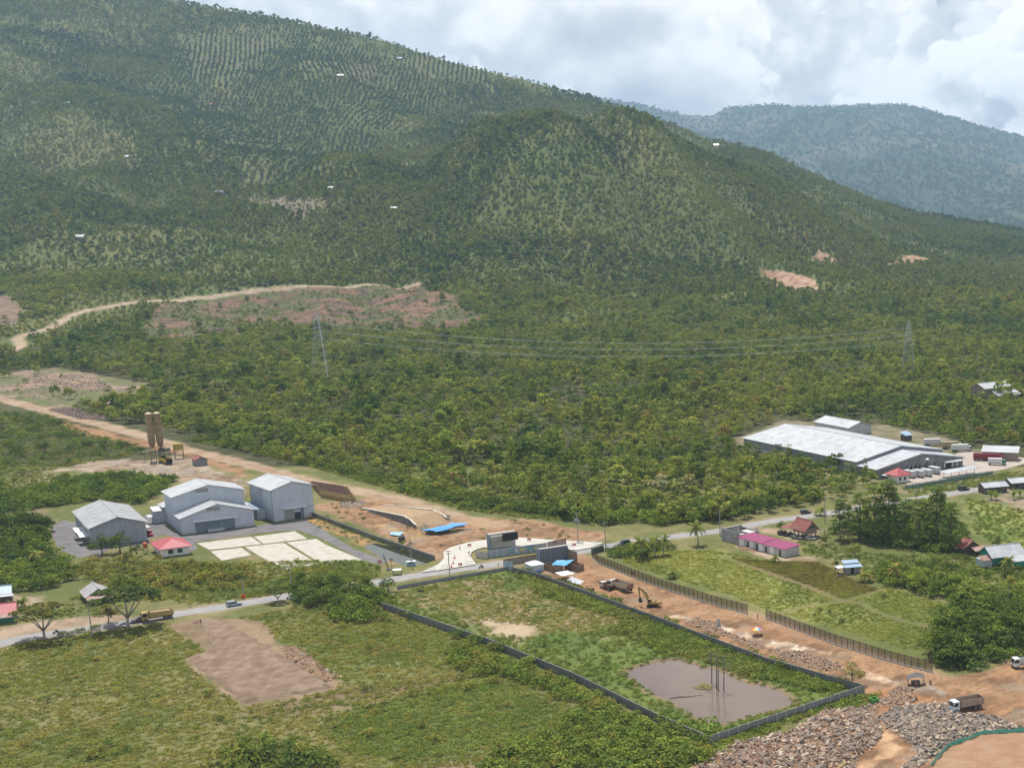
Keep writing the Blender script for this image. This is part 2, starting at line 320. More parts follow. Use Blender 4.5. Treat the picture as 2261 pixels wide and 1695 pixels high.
def ground_colour(x, y):
    n1 = fbm(x, y, 28, 4, 21); n2 = fbm(x, y, 7, 4, 31); n3 = fbm(x, y, 90, 3, 41); n4 = fbm(x, y, 2.2, 3, 51)
    far = y > 900
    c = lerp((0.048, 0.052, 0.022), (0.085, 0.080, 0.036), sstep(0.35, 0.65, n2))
    hill = lerp((0.092, 0.112, 0.034), (0.135, 0.135, 0.048), sstep(0.40, 0.70, fbm(x, y, 160, 4, 61)))
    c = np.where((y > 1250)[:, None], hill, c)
    near = ~far
    # open grass below the road and round the buildings
    g = lerp((0.105, 0.118, 0.036), (0.175, 0.160, 0.066), sstep(0.40, 0.66, n1 * 0.6 + n2 * 0.4))
    g = lerp(g, (0.20, 0.155, 0.092), sstep(0.62, 0.74, n2 * .5 + n3 * .5) * .8)
    c = np.where((y < 640)[:, None], g, c)

    def put(name, ca, cb, edge=1.0, wob=3.0, nn=None, amt=1.0, lo=0.35, hi=0.65):
        nonlocal c
        d = sdist(Z[name], x, y) + (n2 - 0.5) * 2 * wob
        m = sstep(-edge, edge, d) * amt
        k = m > 0.001
        if k.any(): c[k] = c[k] * (1 - m[k])[:, None] + lerp(ca, cb, sstep(lo, hi, (n2 if nn is None else nn)[k])) * m[k][:, None]

    def line(P, w, ca, cb, edge=1.0, wob=1.0, amt=1.0):
        nonlocal c
        d = w - ldist(P, x, y) + (n2 - 0.5) * 2 * wob
        m = sstep(-edge, edge, d) * amt; k = m > 0.001
        if k.any(): c[k] = c[k] * (1 - m[k])[:, None] + lerp(ca, cb, sstep(.35, .65, n2[k])) * m[k][:, None]
    LIME, LIME2 = (0.130, 0.165, 0.040), (0.205, 0.215, 0.062)
    put('green_mid', (0.085, 0.110, 0.032), (0.155, 0.160, 0.058), 4, 6, n1)
    put('green_low', (0.080, 0.115, 0.034), (0.120, 0.150, 0.052), 4, 6)
    put('brown_path', (0.155, 0.115, 0.062), (0.195, 0.155, 0.085), 3, 4)
    put('compound', (0.085, 0.125, 0.030), (0.125, 0.160, 0.042), 1, 0)
    put('comp_dry', (0.150, 0.150, 0.052), (0.245, 0.180, 0.105), 8, 14, n2 * .6 + n4 * .4)
    put('comp_pale', (0.24, 0.19, 0.11), (0.38, 0.30, 0.20), 3, 5)
    put('meadow', (0.115, 0.135, 0.036), LIME2, 3, 3, n1 * .7 + n2 * .3)
    put('meadow_brown', (0.110, 0.105, 0.036), (0.150, 0.108, 0.046), 4, 4, n1 * .6 + n4 * .4, .95)
    put('meadow_far', (0.110, 0.150, 0.036), LIME2, 4, 4, n1)
    for P in PATHS: line(P, 1.0, (0.13, 0.115, 0.05), (0.17, 0.13, 0.07), 1.2, .6, .8)
    put('clear_up', (0.090, 0.068, 0.048), (0.190, 0.112, 0.070), 8, 26, fbm(x, y, 11, 4, 72))
    dg = sstep(0.46, 0.54, fbm(x, y, 38, 4, 71)) * sstep(0, 8, sdist(Z['clear_up'], x, y)); c = lerp(c, (0.085, 0.105, 0.036), dg * .8)
    put('clear_left', (0.155, 0.120, 0.090), (0.27, 0.190, 0.130), 3, 6, fbm(x, y, 6, 4, 73))
    dg = sstep(0.55, 0.62, fbm(x, y, 22, 4, 74)) * sstep(0, 4, sdist(Z['clear_left'], x, y)); c = lerp(c, (0.105, 0.125, 0.045), dg * .8)
    put('clear_edge', (0.15, 0.11, 0.085), (0.22, 0.15, 0.10), 4, 6)
    for n_ in ('cut1', 'cut2', 'cut3'): put(n_, (0.25, 0.145, 0.092), (0.38, 0.26, 0.175), 3, 8)
    put('ridge_path', (0.17, 0.14, 0.095), (0.23, 0.19, 0.14), 10, 20)
    for P in PLANT:
        d = sstep(-25, 45, sdist(P, x, y) + (n1 - .5) * 60); c = lerp(c, lerp((0.115, 0.130, 0.045), (0.16, 0.130, 0.078), sstep(.45, .75, n3)), d * .6)
    put('silo_yard', (0.235, 0.185, 0.125), (0.335, 0.28, 0.21), 2, 4)
    put('orange_edge', (0.215, 0.120, 0.062), (0.28, 0.165, 0.09), 2, 3)
    put('behind', (0.19, 0.135, 0.08), (0.28, 0.21, 0.14), 2, 3)
    put('channel_bank', (0.20, 0.145, 0.070), (0.33, 0.195, 0.085), 1, 2)
    put('works', (0.205, 0.135, 0.086), (0.315, 0.205, 0.125), 2, 3, n2 * .6 + n4 * .4)
    put('sand', (0.33, 0.24, 0.10), (0.42, 0.32, 0.155), 1, 2)
    put('shoulder', (0.25, 0.18, 0.12), (0.33, 0.25, 0.175), 2, 3)
    put('left_yard', (0.17, 0.135, 0.075), (0.30, 0.24, 0.17), 2, 4)
    put('stilt_yard', (0.24, 0.18, 0.115), (0.33, 0.25, 0.17), 2, 2)
    put('purple_edge', (0.22, 0.16, 0.10), (0.36, 0.28, 0.20), 1, 3)
    put('big_plot', (0.13, 0.125, 0.06), (0.20, 0.17, 0.11), 2, 2)
    put('roadside_r', (0.11, 0.125, 0.045), (0.26, 0.20, 0.14), 2, 5)
    put('padside', (0.17, 0.12, 0.075), (0.25, 0.18, 0.115), 1.5, 3)
    put('site', (0.190, 0.122, 0.074), (0.305, 0.190, 0.112), 1, 1.2, n2 * .6 + n4 * .4)
    put('orange_r', (0.27, 0.145, 0.075), (0.34, 0.195, 0.11), 2, 3)
    put('gravel', (0.27, 0.255, 0.235), (0.34, 0.32, 0.29), 1, 1.5)
    put('pale_strip', (0.42, 0.37, 0.31), (0.60, 0.56, 0.49), .8, 1.8, n4)
    put('pale_strip2', (0.42, 0.33, 0.24), (0.56, 0.46, 0.35), .8, 1.5, n4)
    put('sand_path', (0.40, 0.28, 0.18), (0.47, 0.345, 0.23), .8, 2.5, n4)
    # trodden, churned earth: dark wet patches, grey gravel, tyre streaks along the haul road
    for n_ in ('site', 'works', 'silo_yard', 'behind'):
        ins = sstep(0, 3, sdist(Z[n_], x, y)); p1 = fbm(x, y, 5.5, 4, 81); p2 = fbm(x, y, 9, 4, 82); p3 = fbm((x * .76 + y * .65) * .18, (-x * .65 + y * .76), 1.6, 3, 83)
        c = lerp(c, (0.135, 0.086, 0.055), ins * sstep(.52, .68, p1) * .75); c = lerp(c, (0.255, 0.222, 0.185), ins * sstep(.55, .70, p2) * .7); c = lerp(c, (0.37, 0.25, 0.155), ins * sstep(.54, .70, p3) * .55); c = lerp(c, (0.16, 0.10, 0.062), ins * sstep(.56, .72, 1 - p3) * .5)
    line(SITE, 3.2, (0.275, 0.180, 0.110), (0.34, 0.235, 0.15), 2, 1.5, .8)
    # vehicle ruts along the site track
    rut = np.abs(np.abs(ldist(SITE, x, y) - 1.1) - 0.0); c = lerp(c, (0.165, 0.105, 0.066), np.where(ldist(SITE, x, y) < 4, np.exp(-(rut / .35) ** 2) * .6, 0))
    line(ROAD, 5.0, (0.22, 0.18, 0.11), (0.30, 0.24, 0.17), 1.5, 1.5, .8)
    line(TRACK, 5.2, (0.265, 0.175, 0.105), (0.345, 0.25, 0.165), 1.5, 1.5)
    tr = ldist(TRACK, x, y); c = lerp(c, (0.30, 0.25, 0.20), np.where(tr < 8, np.exp(-((tr - 2.6) / .8) ** 2) * .55, 0))
    line(UPPER, 5.0, (0.31, 0.23, 0.155), (0.38, 0.295, 0.205), 2.5, 2.5)
    earth = np.maximum(sstep(0, 2, sdist(Z['site'], x, y)), sstep(0, 2, sdist(Z['works'], x, y)))
    c = c * lerp((1, 1, 1), (0.97, 0.88, 0.78), earth)
    k = (sdist(Z['pond'], x, y) > -1.5); c[k] = lerp((0.16, 0.12, 0.07), (0.22, 0.16, 0.09), n2[k])
    c = c * (0.88 + 0.24 * n4)[:, None]
    return np.clip(c, 0.01, 0.9)


def dig(x, y):
    """basins for the standing water"""
    z = np.zeros_like(x)
    for n_, dep in (('pond', 1.0), ('channel', 0.9), ('puddle', 0.35)):
        z = z - dep * sstep(-0.6, 2.0, sdist(Z[n_], x, y))
    return z


# ------------------------------------------------------------------ materials
MATS = {}


def newmat(name):
    m = bpy.data.materials.new(name); m.use_nodes = True; nt = m.node_tree
    b = nt.nodes['Principled BSDF']
    return m, nt, b


def pm(name, c1, c2=None, scale=1.0, rough=0.8, spec=0.3, metal=0.0, bump=0.0, stripe=None, lo=0.35, hi=0.65, detail=5, coord='Object', alpha=None, streak=None):
    """procedural paint: two tones mixed by noise, optional sheet stripes along one axis (axis, period m, strength)"""
    if name in MATS: return MATS[name]
    m, nt, b = newmat(name); MATS[name] = m
    c2 = c2 or tuple(v * 0.78 for v in c1)
    tc = nt.nodes.new('ShaderNodeTexCoord'); vec = tc.outputs[coord]
    n = noise(nt, vec, scale, detail, 0.6)
    col = mixc(nt, ramp(nt, n, [(lo, 0.0), (hi, 1.0)]), c1, c2)
    g = noise(nt, vec, scale * 7, 3, 0.6)
    col = mixc(nt, 0.35, col, ramp(nt, g, [(0.3, 0.62), (0.7, 1.0)]), 'MULTIPLY')
    if streak:   # rain streaks and grime drawn out along one axis
        mp = nt.nodes.new('ShaderNodeMapping'); mp.inputs['Scale'].default_value = streak[:3]; nt.links.new(vec, mp.inputs['Vector'])
        sk = noise(nt, mp.outputs[0], 1.0, 5, 0.6)
        col = mixc(nt, streak[3], col, mixc(nt, ramp(nt, sk, [(0.42, 1.0), (0.62, 0.0)]), (0.42, 0.36, 0.30), (1.0, 1.0, 1.0)), 'MULTIPLY')
    if stripe:
        sx = nt.nodes.new('ShaderNodeSeparateXYZ'); nt.links.new(vec, sx.inputs[0])
        s = mathn(nt, 'SINE', mathn(nt, 'MULTIPLY', sx.outputs[stripe[0]], 2 * math.pi / stripe[1]))
        s = mathn(nt, 'MULTIPLY_ADD', s, 0.5 * stripe[2]); nt.nodes[-1].inputs[2].default_value = 1 - 0.5 * stripe[2]
        col = mixc(nt, 1.0, col, s, 'MULTIPLY')
    nt.links.new(col, b.inputs['Base Color'])
    b.inputs['Roughness'].default_value = rough; b.inputs['Metallic'].default_value = metal
    b.inputs['Specular IOR Level'].default_value = spec
    if bump:
        bp = nt.nodes.new('ShaderNodeBump'); bp.inputs['Strength'].default_value = bump; bp.inputs['Distance'].default_value = 0.1
        nt.links.new(g, bp.inputs['Height']); nt.links.new(bp.outputs[0], b.inputs['Normal'])
    if alpha is not None: b.inputs['Alpha'].default_value = alpha
    return m


def terrain_mat():
    m, nt, b = newmat('ground_cover')
    a = nt.nodes.new('ShaderNodeAttribute'); a.attribute_name = 'cover'
    tc = nt.nodes.new('ShaderNodeTexCoord'); V = tc.outputs['Object']
    n = noise(nt, V, 0.9, 6, 0.65); n2 = noise(nt, V, 4.5, 3, 0.6)
    col = mixc(nt, 1.0, a.outputs['Color'], ramp(nt, n, [(0.28, 0.76), (0.5, 1.0), (0.74, 1.16)]), 'MULTIPLY')
    col = mixc(nt, 1.0, col, ramp(nt, n2, [(0.3, 0.78), (0.7, 1.18)]), 'MULTIPLY')
    nt.links.new(col, b.inputs['Base Color']); b.inputs['Roughness'].default_value = 0.95; b.inputs['Specular IOR Level'].default_value = 0.1
    bp = nt.nodes.new('ShaderNodeBump'); bp.inputs['Strength'].default_value = 0.7; bp.inputs['Distance'].default_value = 0.35
    nt.links.new(n, bp.inputs['Height']); nt.links.new(bp.outputs[0], b.inputs['Normal'])
    return m


def leaf_mat(name, base=(1, 1, 1), trans=0.22):
    m, nt, b = newmat(name); nt.nodes.remove(b)
    out = nt.nodes['Material Output']
    a = nt.nodes.new('ShaderNodeAttribute'); a.attribute_type = 'INSTANCER'; a.attribute_name = 'tint'
    v = nt.nodes.new('ShaderNodeAttribute'); v.attribute_name = 'leaf'
    col = mixc(nt, 1.0, mixc(nt, 1.0, a.outputs['Color'], v.outputs['Color'], 'MULTIPLY'), (2.02, 1.88, 1.48), 'MULTIPLY')
    d = nt.nodes.new('ShaderNodeBsdfDiffuse'); t = nt.nodes.new('ShaderNodeBsdfTranslucent'); mx = nt.nodes.new('ShaderNodeMixShader')
    mx.inputs[0].default_value = trans
    nt.links.new(col, d.inputs[0]); nt.links.new(mixc(nt, 1.0, col, (1.25, 1.3, 0.6), 'MULTIPLY'), t.inputs[0])
    nt.links.new(d.outputs[0], mx.inputs[1]); nt.links.new(t.outputs[0], mx.inputs[2]); nt.links.new(mx.outputs[0], out.inputs[0])
    return m


def water_mat(name, col, rough=0.06):
    m, nt, b = newmat(name)
    tc = nt.nodes.new('ShaderNodeTexCoord')
    n = noise(nt, tc.outputs['Object'], 0.15, 4)
    nt.links.new(mixc(nt, n, col, tuple(v * 0.7 for v in col)), b.inputs['Base Color'])
    b.inputs['Roughness'].default_value = rough; b.inputs['IOR'].default_value = 1.33
    w = noise(nt, tc.outputs['Object'], 2.5, 3)
    bp = nt.nodes.new('ShaderNodeBump'); bp.inputs['Strength'].default_value = 0.05; bp.inputs['Distance'].default_value = 0.05
    nt.links.new(w, bp.inputs['Height']); nt.links.new(bp.outputs[0], b.inputs['Normal'])
    return m


# ------------------------------------------------------------------ mesh helpers
def meshdata(name, v, f, mats=(), smooth_=False):
    me = bpy.data.meshes.new(name)
    me.from_pydata([tuple(p) for p in v], [], [tuple(q) for q in f]); me.update()
    for m in mats: me.materials.append(m)
    if smooth_: me.polygons.foreach_set('use_smooth', [True] * len(me.polygons))
    return me


def gridmesh(name, X, Y, Zv, colour, mat):
    r, c = X.shape
    idx = np.arange(r * c).reshape(r, c)
    q = np.stack([idx[:-1, :-1], idx[:-1, 1:], idx[1:, 1:], idx[1:, :-1]], -1).reshape(-1, 4)
    me = bpy.data.meshes.new(name)
    me.vertices.add(r * c); me.vertices.foreach_set('co', np.stack([X, Y, Zv], -1).reshape(-1).astype(np.float32))
    n = len(q)
    me.loops.add(n * 4); me.loops.foreach_set('vertex_index', q.reshape(-1).astype(np.int32))
    me.polygons.add(n); me.polygons.foreach_set('loop_start', np.arange(n, dtype=np.int32) * 4)
    try: me.polygons.foreach_set('loop_total', np.full(n, 4, np.int32))
    except Exception: pass
    me.update(calc_edges=True); me.validate()
    if colour is not None:
        at_ = me.attributes.new('cover', 'FLOAT_COLOR', 'POINT')
        at_.data.foreach_set('color', np.concatenate([colour, np.ones((len(colour), 1))], 1).reshape(-1).astype(np.float32))
    me.polygons.foreach_set('use_smooth', [True] * len(me.polygons))
    me.materials.append(mat)
    return me


def link(name, data, parent=None, loc=(0, 0, 0), rot=(0, 0, 0), scale=(1, 1, 1)):
    o = bpy.data.objects.new(name, data); COL.objects.link(o)
    o.location = loc; o.rotation_euler = rot; o.scale = scale
    if parent is not None: o.parent = parent
    return o


def tag(o, label, cat, group=None):
    o['label'] = label; o['category'] = cat
    if group: o['group'] = group
    return o


def thing(name, label, cat, loc=(0, 0, 0), rz=0.0, group=None, scale=1.0):
    o = link(name, None, None, loc, (0, 0, rz), (scale,) * 3); o.empty_display_size = 0.5
    return tag(o, label, cat, group)


def struct(name, me):
    o = link(name, me); o['kind'] = 'structure'; return o


class MB:
    """collects boxes, prisms and tubes and links them as one mesh"""
    def __init__(s): s.v = []; s.f = []; s.mi = []; s.cur = 0
    def add(s, v, f):
        o = len(s.v); s.v += [tuple(p) for p in v]; s.f += [tuple(i + o for i in q) for q in f]; s.mi += [s.cur] * len(f); return s
    def box(s, x0, x1, y0, y1, z0, z1):
        return s.add([(x0, y0, z0), (x1, y0, z0), (x1, y1, z0), (x0, y1, z0), (x0, y0, z1), (x1, y0, z1), (x1, y1, z1), (x0, y1, z1)],
                     [(0, 3, 2, 1), (4, 5, 6, 7), (0, 1, 5, 4), (1, 2, 6, 5), (2, 3, 7, 6), (3, 0, 4, 7)])
    def hexa(s, p):  # eight corners, bottom four then top four
        return s.add(p, [(0, 3, 2, 1), (4, 5, 6, 7), (0, 1, 5, 4), (1, 2, 6, 5), (2, 3, 7, 6), (3, 0, 4, 7)])
    def slab(s, a, b, c, d, t):  # a sheet with thickness t (down)
        n = (Vector(b) - Vector(a)).cross(Vector(d) - Vector(a)).normalized() * t
        P = [Vector(q) for q in (a, b, c, d)]
        return s.hexa([q - n for q in P] + P)
    def prism(s, prof, y0, y1):  # profile in x,z extruded along y
        n = len(prof); v = [(x, y0, z) for x, z in prof] + [(x, y1, z) for x, z in prof]
        f = [tuple(range(n)), tuple(range(2 * n - 1, n - 1, -1))] + [(i, i + n, (i + 1) % n + n, (i + 1) % n) for i in range(n)]
        return s.add(v, f)
    def tube(s, pts, rad, n=6, cap=True):
        pts = [Vector(p) for p in pts]; rad = rad if isinstance(rad, (list, tuple)) else [rad] * len(pts)
        v = []; f = []
        for i, p in enumerate(pts):
            d = (pts[min(i + 1, len(pts) - 1)] - pts[max(i - 1, 0)]).normalized()
            a = d.orthogonal().normalized() if abs(d.z) > 0.95 else d.cross(Vector((0, 0, 1))).normalized()
            if abs(d.z) > 0.95: a = Vector((1, 0, 0))
            b = d.cross(a).normalized()
            for k in range(n):
                t = 2 * math.pi * k / n; v.append(p + (a * math.cos(t) + b * math.sin(t)) * rad[i])
        for i in range(len(pts) - 1):
            for k in range(n):
                f.append((i * n + k, i * n + (k + 1) % n, (i + 1) * n + (k + 1) % n, (i + 1) * n + k))
        if cap: f.append(tuple(range(n - 1, -1, -1))); f.append(tuple(range((len(pts) - 1) * n, len(pts) * n)))
        return s.add(v, f)
    def bar(s, a, b, w): return s.tube([a, b], w / 2 * 1.2, 4)
    def cone(s, c, r0, r1, z0, z1, n=10): return s.tube([(c[0], c[1], z0), (c[0], c[1], z1)], [r0, r1], n)
    def me(s, name, mats, smooth_=False):
        m = meshdata(name, s.v, s.f, mats if isinstance(mats, (list, tuple)) else [mats], smooth_)
        if any(s.mi): m.polygons.foreach_set('material_index', s.mi)
        bm = bmesh.new(); bm.from_mesh(m); bmesh.ops.recalc_face_normals(bm, faces=bm.faces); bm.to_mesh(m); bm.free()
        return m
    def build(s, name, mats, parent=None, loc=(0, 0, 0), rz=0.0, smooth_=False):
        return link(name, s.me(name, mats, smooth_), parent, loc, (0, 0, rz))


def sheet(name, P, z, mat, kind='structure', sub=None):
    """flat sheet over a polygon"""
    bm = bmesh.new()
    bm.faces.new([bm.verts.new((a, b, z)) for a, b in P])
    bmesh.ops.triangulate(bm, faces=bm.faces[:])
    bmesh.ops.recalc_face_normals(bm, faces=bm.faces)
    me = bpy.data.meshes.new(name); bm.to_mesh(me); bm.free(); me.materials.append(mat)
    for p in me.polygons:
        if p.normal.z < 0: p.flip()
    o = link(name, me)
    if kind: o['kind'] = kind
    return o


def strip(name, P, w, z, mat):
    P = np.asarray(P); d = np.gradient(P, axis=0); d /= np.linalg.norm(d, axis=1)[:, None]; nrm = np.stack([-d[:, 1], d[:, 0]], 1)
    L = P + nrm * w / 2; R = P - nrm * w / 2
    v = [(a, b, z) for a, b in L] + [(a, b, z) for a, b in R]; n = len(P)
    me = meshdata(name, v, [(i, i + n, i + n + 1, i + 1) for i in range(n - 1)], [mat])
    o = link(name, me); o['kind'] = 'structure'; return o


# ------------------------------------------------------------------ the land
def build_land():
    T = np.linspace(-0.70, 0.24, 600)
    ys = 235.0 * np.exp(np.linspace(0, math.log(4700 / 235.0), 700))
    Tm, Ym = np.meshgrid(T, ys); Xm = Tm * Ym
    x = Xm.ravel(); y = Ym.ravel()
    z = hf(x, y) + dig(x, y)
    rough = np.clip((sdist(Z['site'], x, y)) / 4, 0, 1) * (fbm(x, y, 3.5, 4, 77) - 0.5) * 1.0
    rough += np.clip((sdist(Z['works'], x, y)) / 4, 0, 1) * (fbm(x, y, 4, 4, 78) - 0.5) * 1.0
    rough += np.clip((sdist(Z['clear_left'], x, y)) / 4, 0, 1) * (fbm(x, y, 3, 3, 79) - 0.3) * 1.2
    z = z + rough
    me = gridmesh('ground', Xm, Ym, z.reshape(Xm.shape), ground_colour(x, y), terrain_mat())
    return struct('ground', me)


build_land()


def far_mountain():
    tab = [(900, 300), (1100, 245), (1320, 217), (1400, 228), (1480, 246), (1530, 257), (1570, 255), (1600, 241), (1650, 235), (1700, 231), (1790, 238), (1850, 234), (1950, 230), (1985, 229), (2050, 243), (2150, 273), (2261, 305), (2400, 350), (2700, 430)]
    D = 14000.0
    tt = np.array([ray(*p)[0] for p in tab]); zz = np.array([H + ray(*p)[1] * D for p in tab])
    T = np.linspace(tt[0], tt[-1], 420); ys = np.linspace(4700, 15400, 240)
    Tm, Ym = np.meshgrid(T, ys); x = (Tm * Ym).ravel(); y = Ym.ravel()
    def h(x, y):
        t = x / y; zr = np.interp(t, tt, zz); q = np.clip((y - 7000) / (D - 7000), 0, 1)
        z = zr * (0.55 * q + 0.45 * q * q) - np.maximum(y - D, 0) * 0.5
        rid = 1 - np.abs(fbm(x + y * .2, y * .35, 760, 4, 91) * 2 - 1)
        return z + (rid - 0.6) * 430 * np.clip(q * 4, 0, 1) * np.clip((1 - q) * 5, 0.0, 1) + (fbm(x, y, 90, 3, 95) - .5) * 40 * np.clip(q * 5, 0, 1)
    n = fbm(x, y, 600, 5, 97); n2 = fbm(x, y, 120, 4, 98)
    c = lerp((0.048, 0.070, 0.032), (0.070, 0.092, 0.042), sstep(.4, .62, n * .5 + n2 * .5)); c = lerp(c, (0.17, 0.14, 0.09), sstep(.60, .72, n) * .5 * (y > 8000))
    me = gridmesh('mountain', Tm * Ym, Ym, h(x, y).reshape(Tm.shape), c, bpy.data.materials['ground_cover'])
    struct('mountain', me)
    return h, tt


FARH, FART = far_mountain()
# ------------------------------------------------------------------ plants
RNG = np.random.default_rng(11)
LEAF = leaf_mat('foliage')
BARK = pm('bark', (0.14, 0.11, 0.08), (0.22, 0.19, 0.15), 2.0, 0.9, 0.1, bump=0.4)
PALEBARK = pm('pale_bark', (0.30, 0.27, 0.23), (0.40, 0.37, 0.33), 2.0, 0.9, 0.1, bump=0.3)


def unit(n, rng): v = rng.normal(size=(n, 3)); return v / np.linalg.norm(v, axis=1)[:, None]


def leaf_quads(cen, nrm, size, asp, rng):
    n = len(cen); nrm = nrm / np.linalg.norm(nrm, axis=1)[:, None]
    a = np.cross(nrm, unit(n, rng)); a /= np.linalg.norm(a, axis=1)[:, None] + 1e-9; b = np.cross(nrm, a)
    s = size[:, None]; a = a * s; b = b * s * asp
    fold = nrm * s * 0.22
    v = np.stack([cen - a, cen + b + fold, cen + a, cen - b + fold], 1).reshape(-1, 3)
    return v


def foliage_mesh(name, clumps, nleaf, size, rng, up=0.35, jit=0.9, asp=0.62, shade=0.28):
    """clumps: (x, y, z, r, flat).  Leaf-sized faces spread over and inside every clump."""
    V = []; C = []
    for (x, y, z, r, fl) in clumps:
        n = max(6, int(nleaf * (r ** 2)))
        d = unit(n, rng); rad = r * (0.55 + 0.5 * rng.random(n) ** 0.6)
        d[:, 2] = np.where(d[:, 2] < -0.35, -d[:, 2], d[:, 2])
        p = d * rad[:, None] * np.array([1, 1, fl]) + np.array([x, y, z])
        nr = d + unit(n, rng) * jit + np.array([0, 0, up])
        V.append(leaf_quads(p, nr, size * (0.7 + 0.6 * rng.random(n)), asp, rng))
        t = 1 + (rng.random() - .5) * 2 * shade; w = (rng.random() - .5) * .25
        lc = np.ones((n, 4)); lc[:, :3] = (t * (0.9 + 0.2 * rng.random(n)))[:, None] * np.array([1 + w, 1, 1 - w * .5])
        C.append(np.repeat(lc, 4, 0))
    V = np.concatenate(V); C = np.concatenate(C); n = len(V) // 4
    me = bpy.data.meshes.new(name)
    me.vertices.add(n * 4); me.vertices.foreach_set('co', V.reshape(-1).astype(np.float32))
    me.loops.add(n * 4); me.loops.foreach_set('vertex_index', np.arange(n * 4, dtype=np.int32))
    me.polygons.add(n); me.polygons.foreach_set('loop_start', np.arange(n, dtype=np.int32) * 4)
    try: me.polygons.foreach_set('loop_total', np.full(n, 4, np.int32))
    except Exception: pass
    me.update(calc_edges=True)
    a = me.attributes.new('leaf', 'FLOAT_COLOR', 'POINT'); a.data.foreach_set('color', C.reshape(-1).astype(np.float32))
    me.materials.append(LEAF)
    return me


def dome(rng, n, R, z0, zr, r0, r1, lean=0.25):
    out = []
    for i in range(n):
        a = rng.random() * 2 * math.pi; q = math.sqrt(rng.random()); h = rng.random()
        x = R * q * math.cos(a); y = R * q * math.sin(a)
        top = math.sqrt(max(0.05, 1 - q * q * 0.85))
        z = z0 + zr * top * (0.35 + 0.65 * h) * (0.85 + .3 * rng.random())
        out.append((x, y, z, r0 + (r1 - r0) * rng.random(), 0.75))
    return out


def crown_broad(seed, detail):
    r = np.random.default_rng(seed)
    cl = dome(r, 19, 2.9, 1.5, 5.3, 0.95, 1.6)
    k = 1 + .35 * (r.random() - .5)
    cl = [(x * k, y / k, z, q, f) for x, y, z, q, f in cl]
    return foliage_mesh('crown', cl, *({'hi': (16, 0.34), 'mid': (12, 0.48), 'low': (3.0, 0.95)}[detail]), r)


def crown_tall(seed):
    r = np.random.default_rng(seed); cl = []
    for k in range(9):
        z = 3.0 + 17.5 * k / 8 + r.random(); R = 5.2 * (1 - 0.55 * abs(k / 8 - 0.35)) * (.8 + .4 * r.random())
        for j in range(10):
            a = j * 2 * math.pi / 10 + r.random() * .9; q = R * (.35 + .65 * r.random())
            cl.append((q * math.cos(a), q * math.sin(a), z + r.random() * 1.2 - q * .10, .95 + .7 * r.random(), .5))
    cl.append((0, 0, 21.5, 1.3, .8)); cl.append((0.5, .4, 20.0, 1.5, .7))
    return foliage_mesh('crown', cl, 16, 0.42, r, up=.9, jit=.6, shade=.25)


def crown_mixed(seed, kind):
    r = np.random.default_rng(seed); cl = []
    if kind == 'layered':
        for k in range(5):
            z = 2.2 + 1.5 * k; R = 3.6 * (1 - .13 * k) * (.75 + .5 * r.random())
            for j in range(6):
                a = j * 1.05 + r.random(); q = R * (.3 + .7 * r.random()); cl.append((q * math.cos(a), q * math.sin(a), z + r.random() * .5, .8 + .5 * r.random(), .38))
    elif kind == 'slim':
        for k in range(13): z = 1.5 + 8.0 * k / 12; a = r.random() * 6.28; R = 1.5 * (1 - .6 * k / 12) * r.random(); cl.append((R * math.cos(a), R * math.sin(a), z, 1.15 - .5 * k / 12, .9))
    else:
        for k in range(14): a = r.random() * 6.28; q = 3.0 * math.sqrt(r.random()); cl.append((q * math.cos(a), q * math.sin(a), 3.0 + 4.2 * r.random(), .5 + .6 * r.random(), .6))
    return foliage_mesh('crown', cl, 9, 0.46, r, up=.6)


def crown_umbrella(seed):
    r = np.random.default_rng(seed); cl = []
    for k in range(46):
        a = r.random() * 6.283; q = 5.6 * math.sqrt(r.random())
        cl.append((q * math.cos(a), q * math.sin(a), 5.6 + 1.5 * (1 - (q / 5.6) ** 2) + .5 * r.random(), .75 + .5 * r.random(), .42))
    return foliage_mesh('crown', cl, 60, 0.36, r, up=.8, jit=.6, asp=.6)


def bush_mesh(seed, detail='hi'):
    r = np.random.default_rng(seed)
    cl = dome(r, 9, 1.15, 0.15, 1.15, 0.45, 0.80)
    return foliage_mesh('shrub', cl, *({'hi': (42, 0.17), 'mid': (20, 0.27)}[detail]), r)


def weed_mesh(seed):
    r = np.random.default_rng(seed)
    cl = [((r.random() - .5) * .95, (r.random() - .5) * .95, .10 + .25 * r.random(), .32 + .25 * r.random(), .7) for _ in range(5)]
    return foliage_mesh('weed', cl, 75, 0.13, r, up=.5)


def tuft_mesh(seed):
    r = np.random.default_rng(seed); n = 26
    a = r.random(n) * 6.283; q = np.sqrt(r.random(n)) * .55
    p = np.stack([q * np.cos(a), q * np.sin(a), .06 + .16 * r.random(n)], 1)
    nr = unit(n, r) * .55 + np.array([0, 0, .9])
    V = leaf_quads(p, nr, .10 + .13 * r.random(n), .4, r)
    me = meshdata('tuft', V, np.arange(n * 4).reshape(-1, 4), [LEAF])
    c = np.repeat(np.concatenate([(.8 + .4 * r.random((n, 1))) * np.ones((n, 3)), np.ones((n, 1))], 1), 4, 0)
    me.attributes.new('leaf', 'FLOAT_COLOR', 'POINT').data.foreach_set('color', c.reshape(-1).astype(np.float32))
    return me


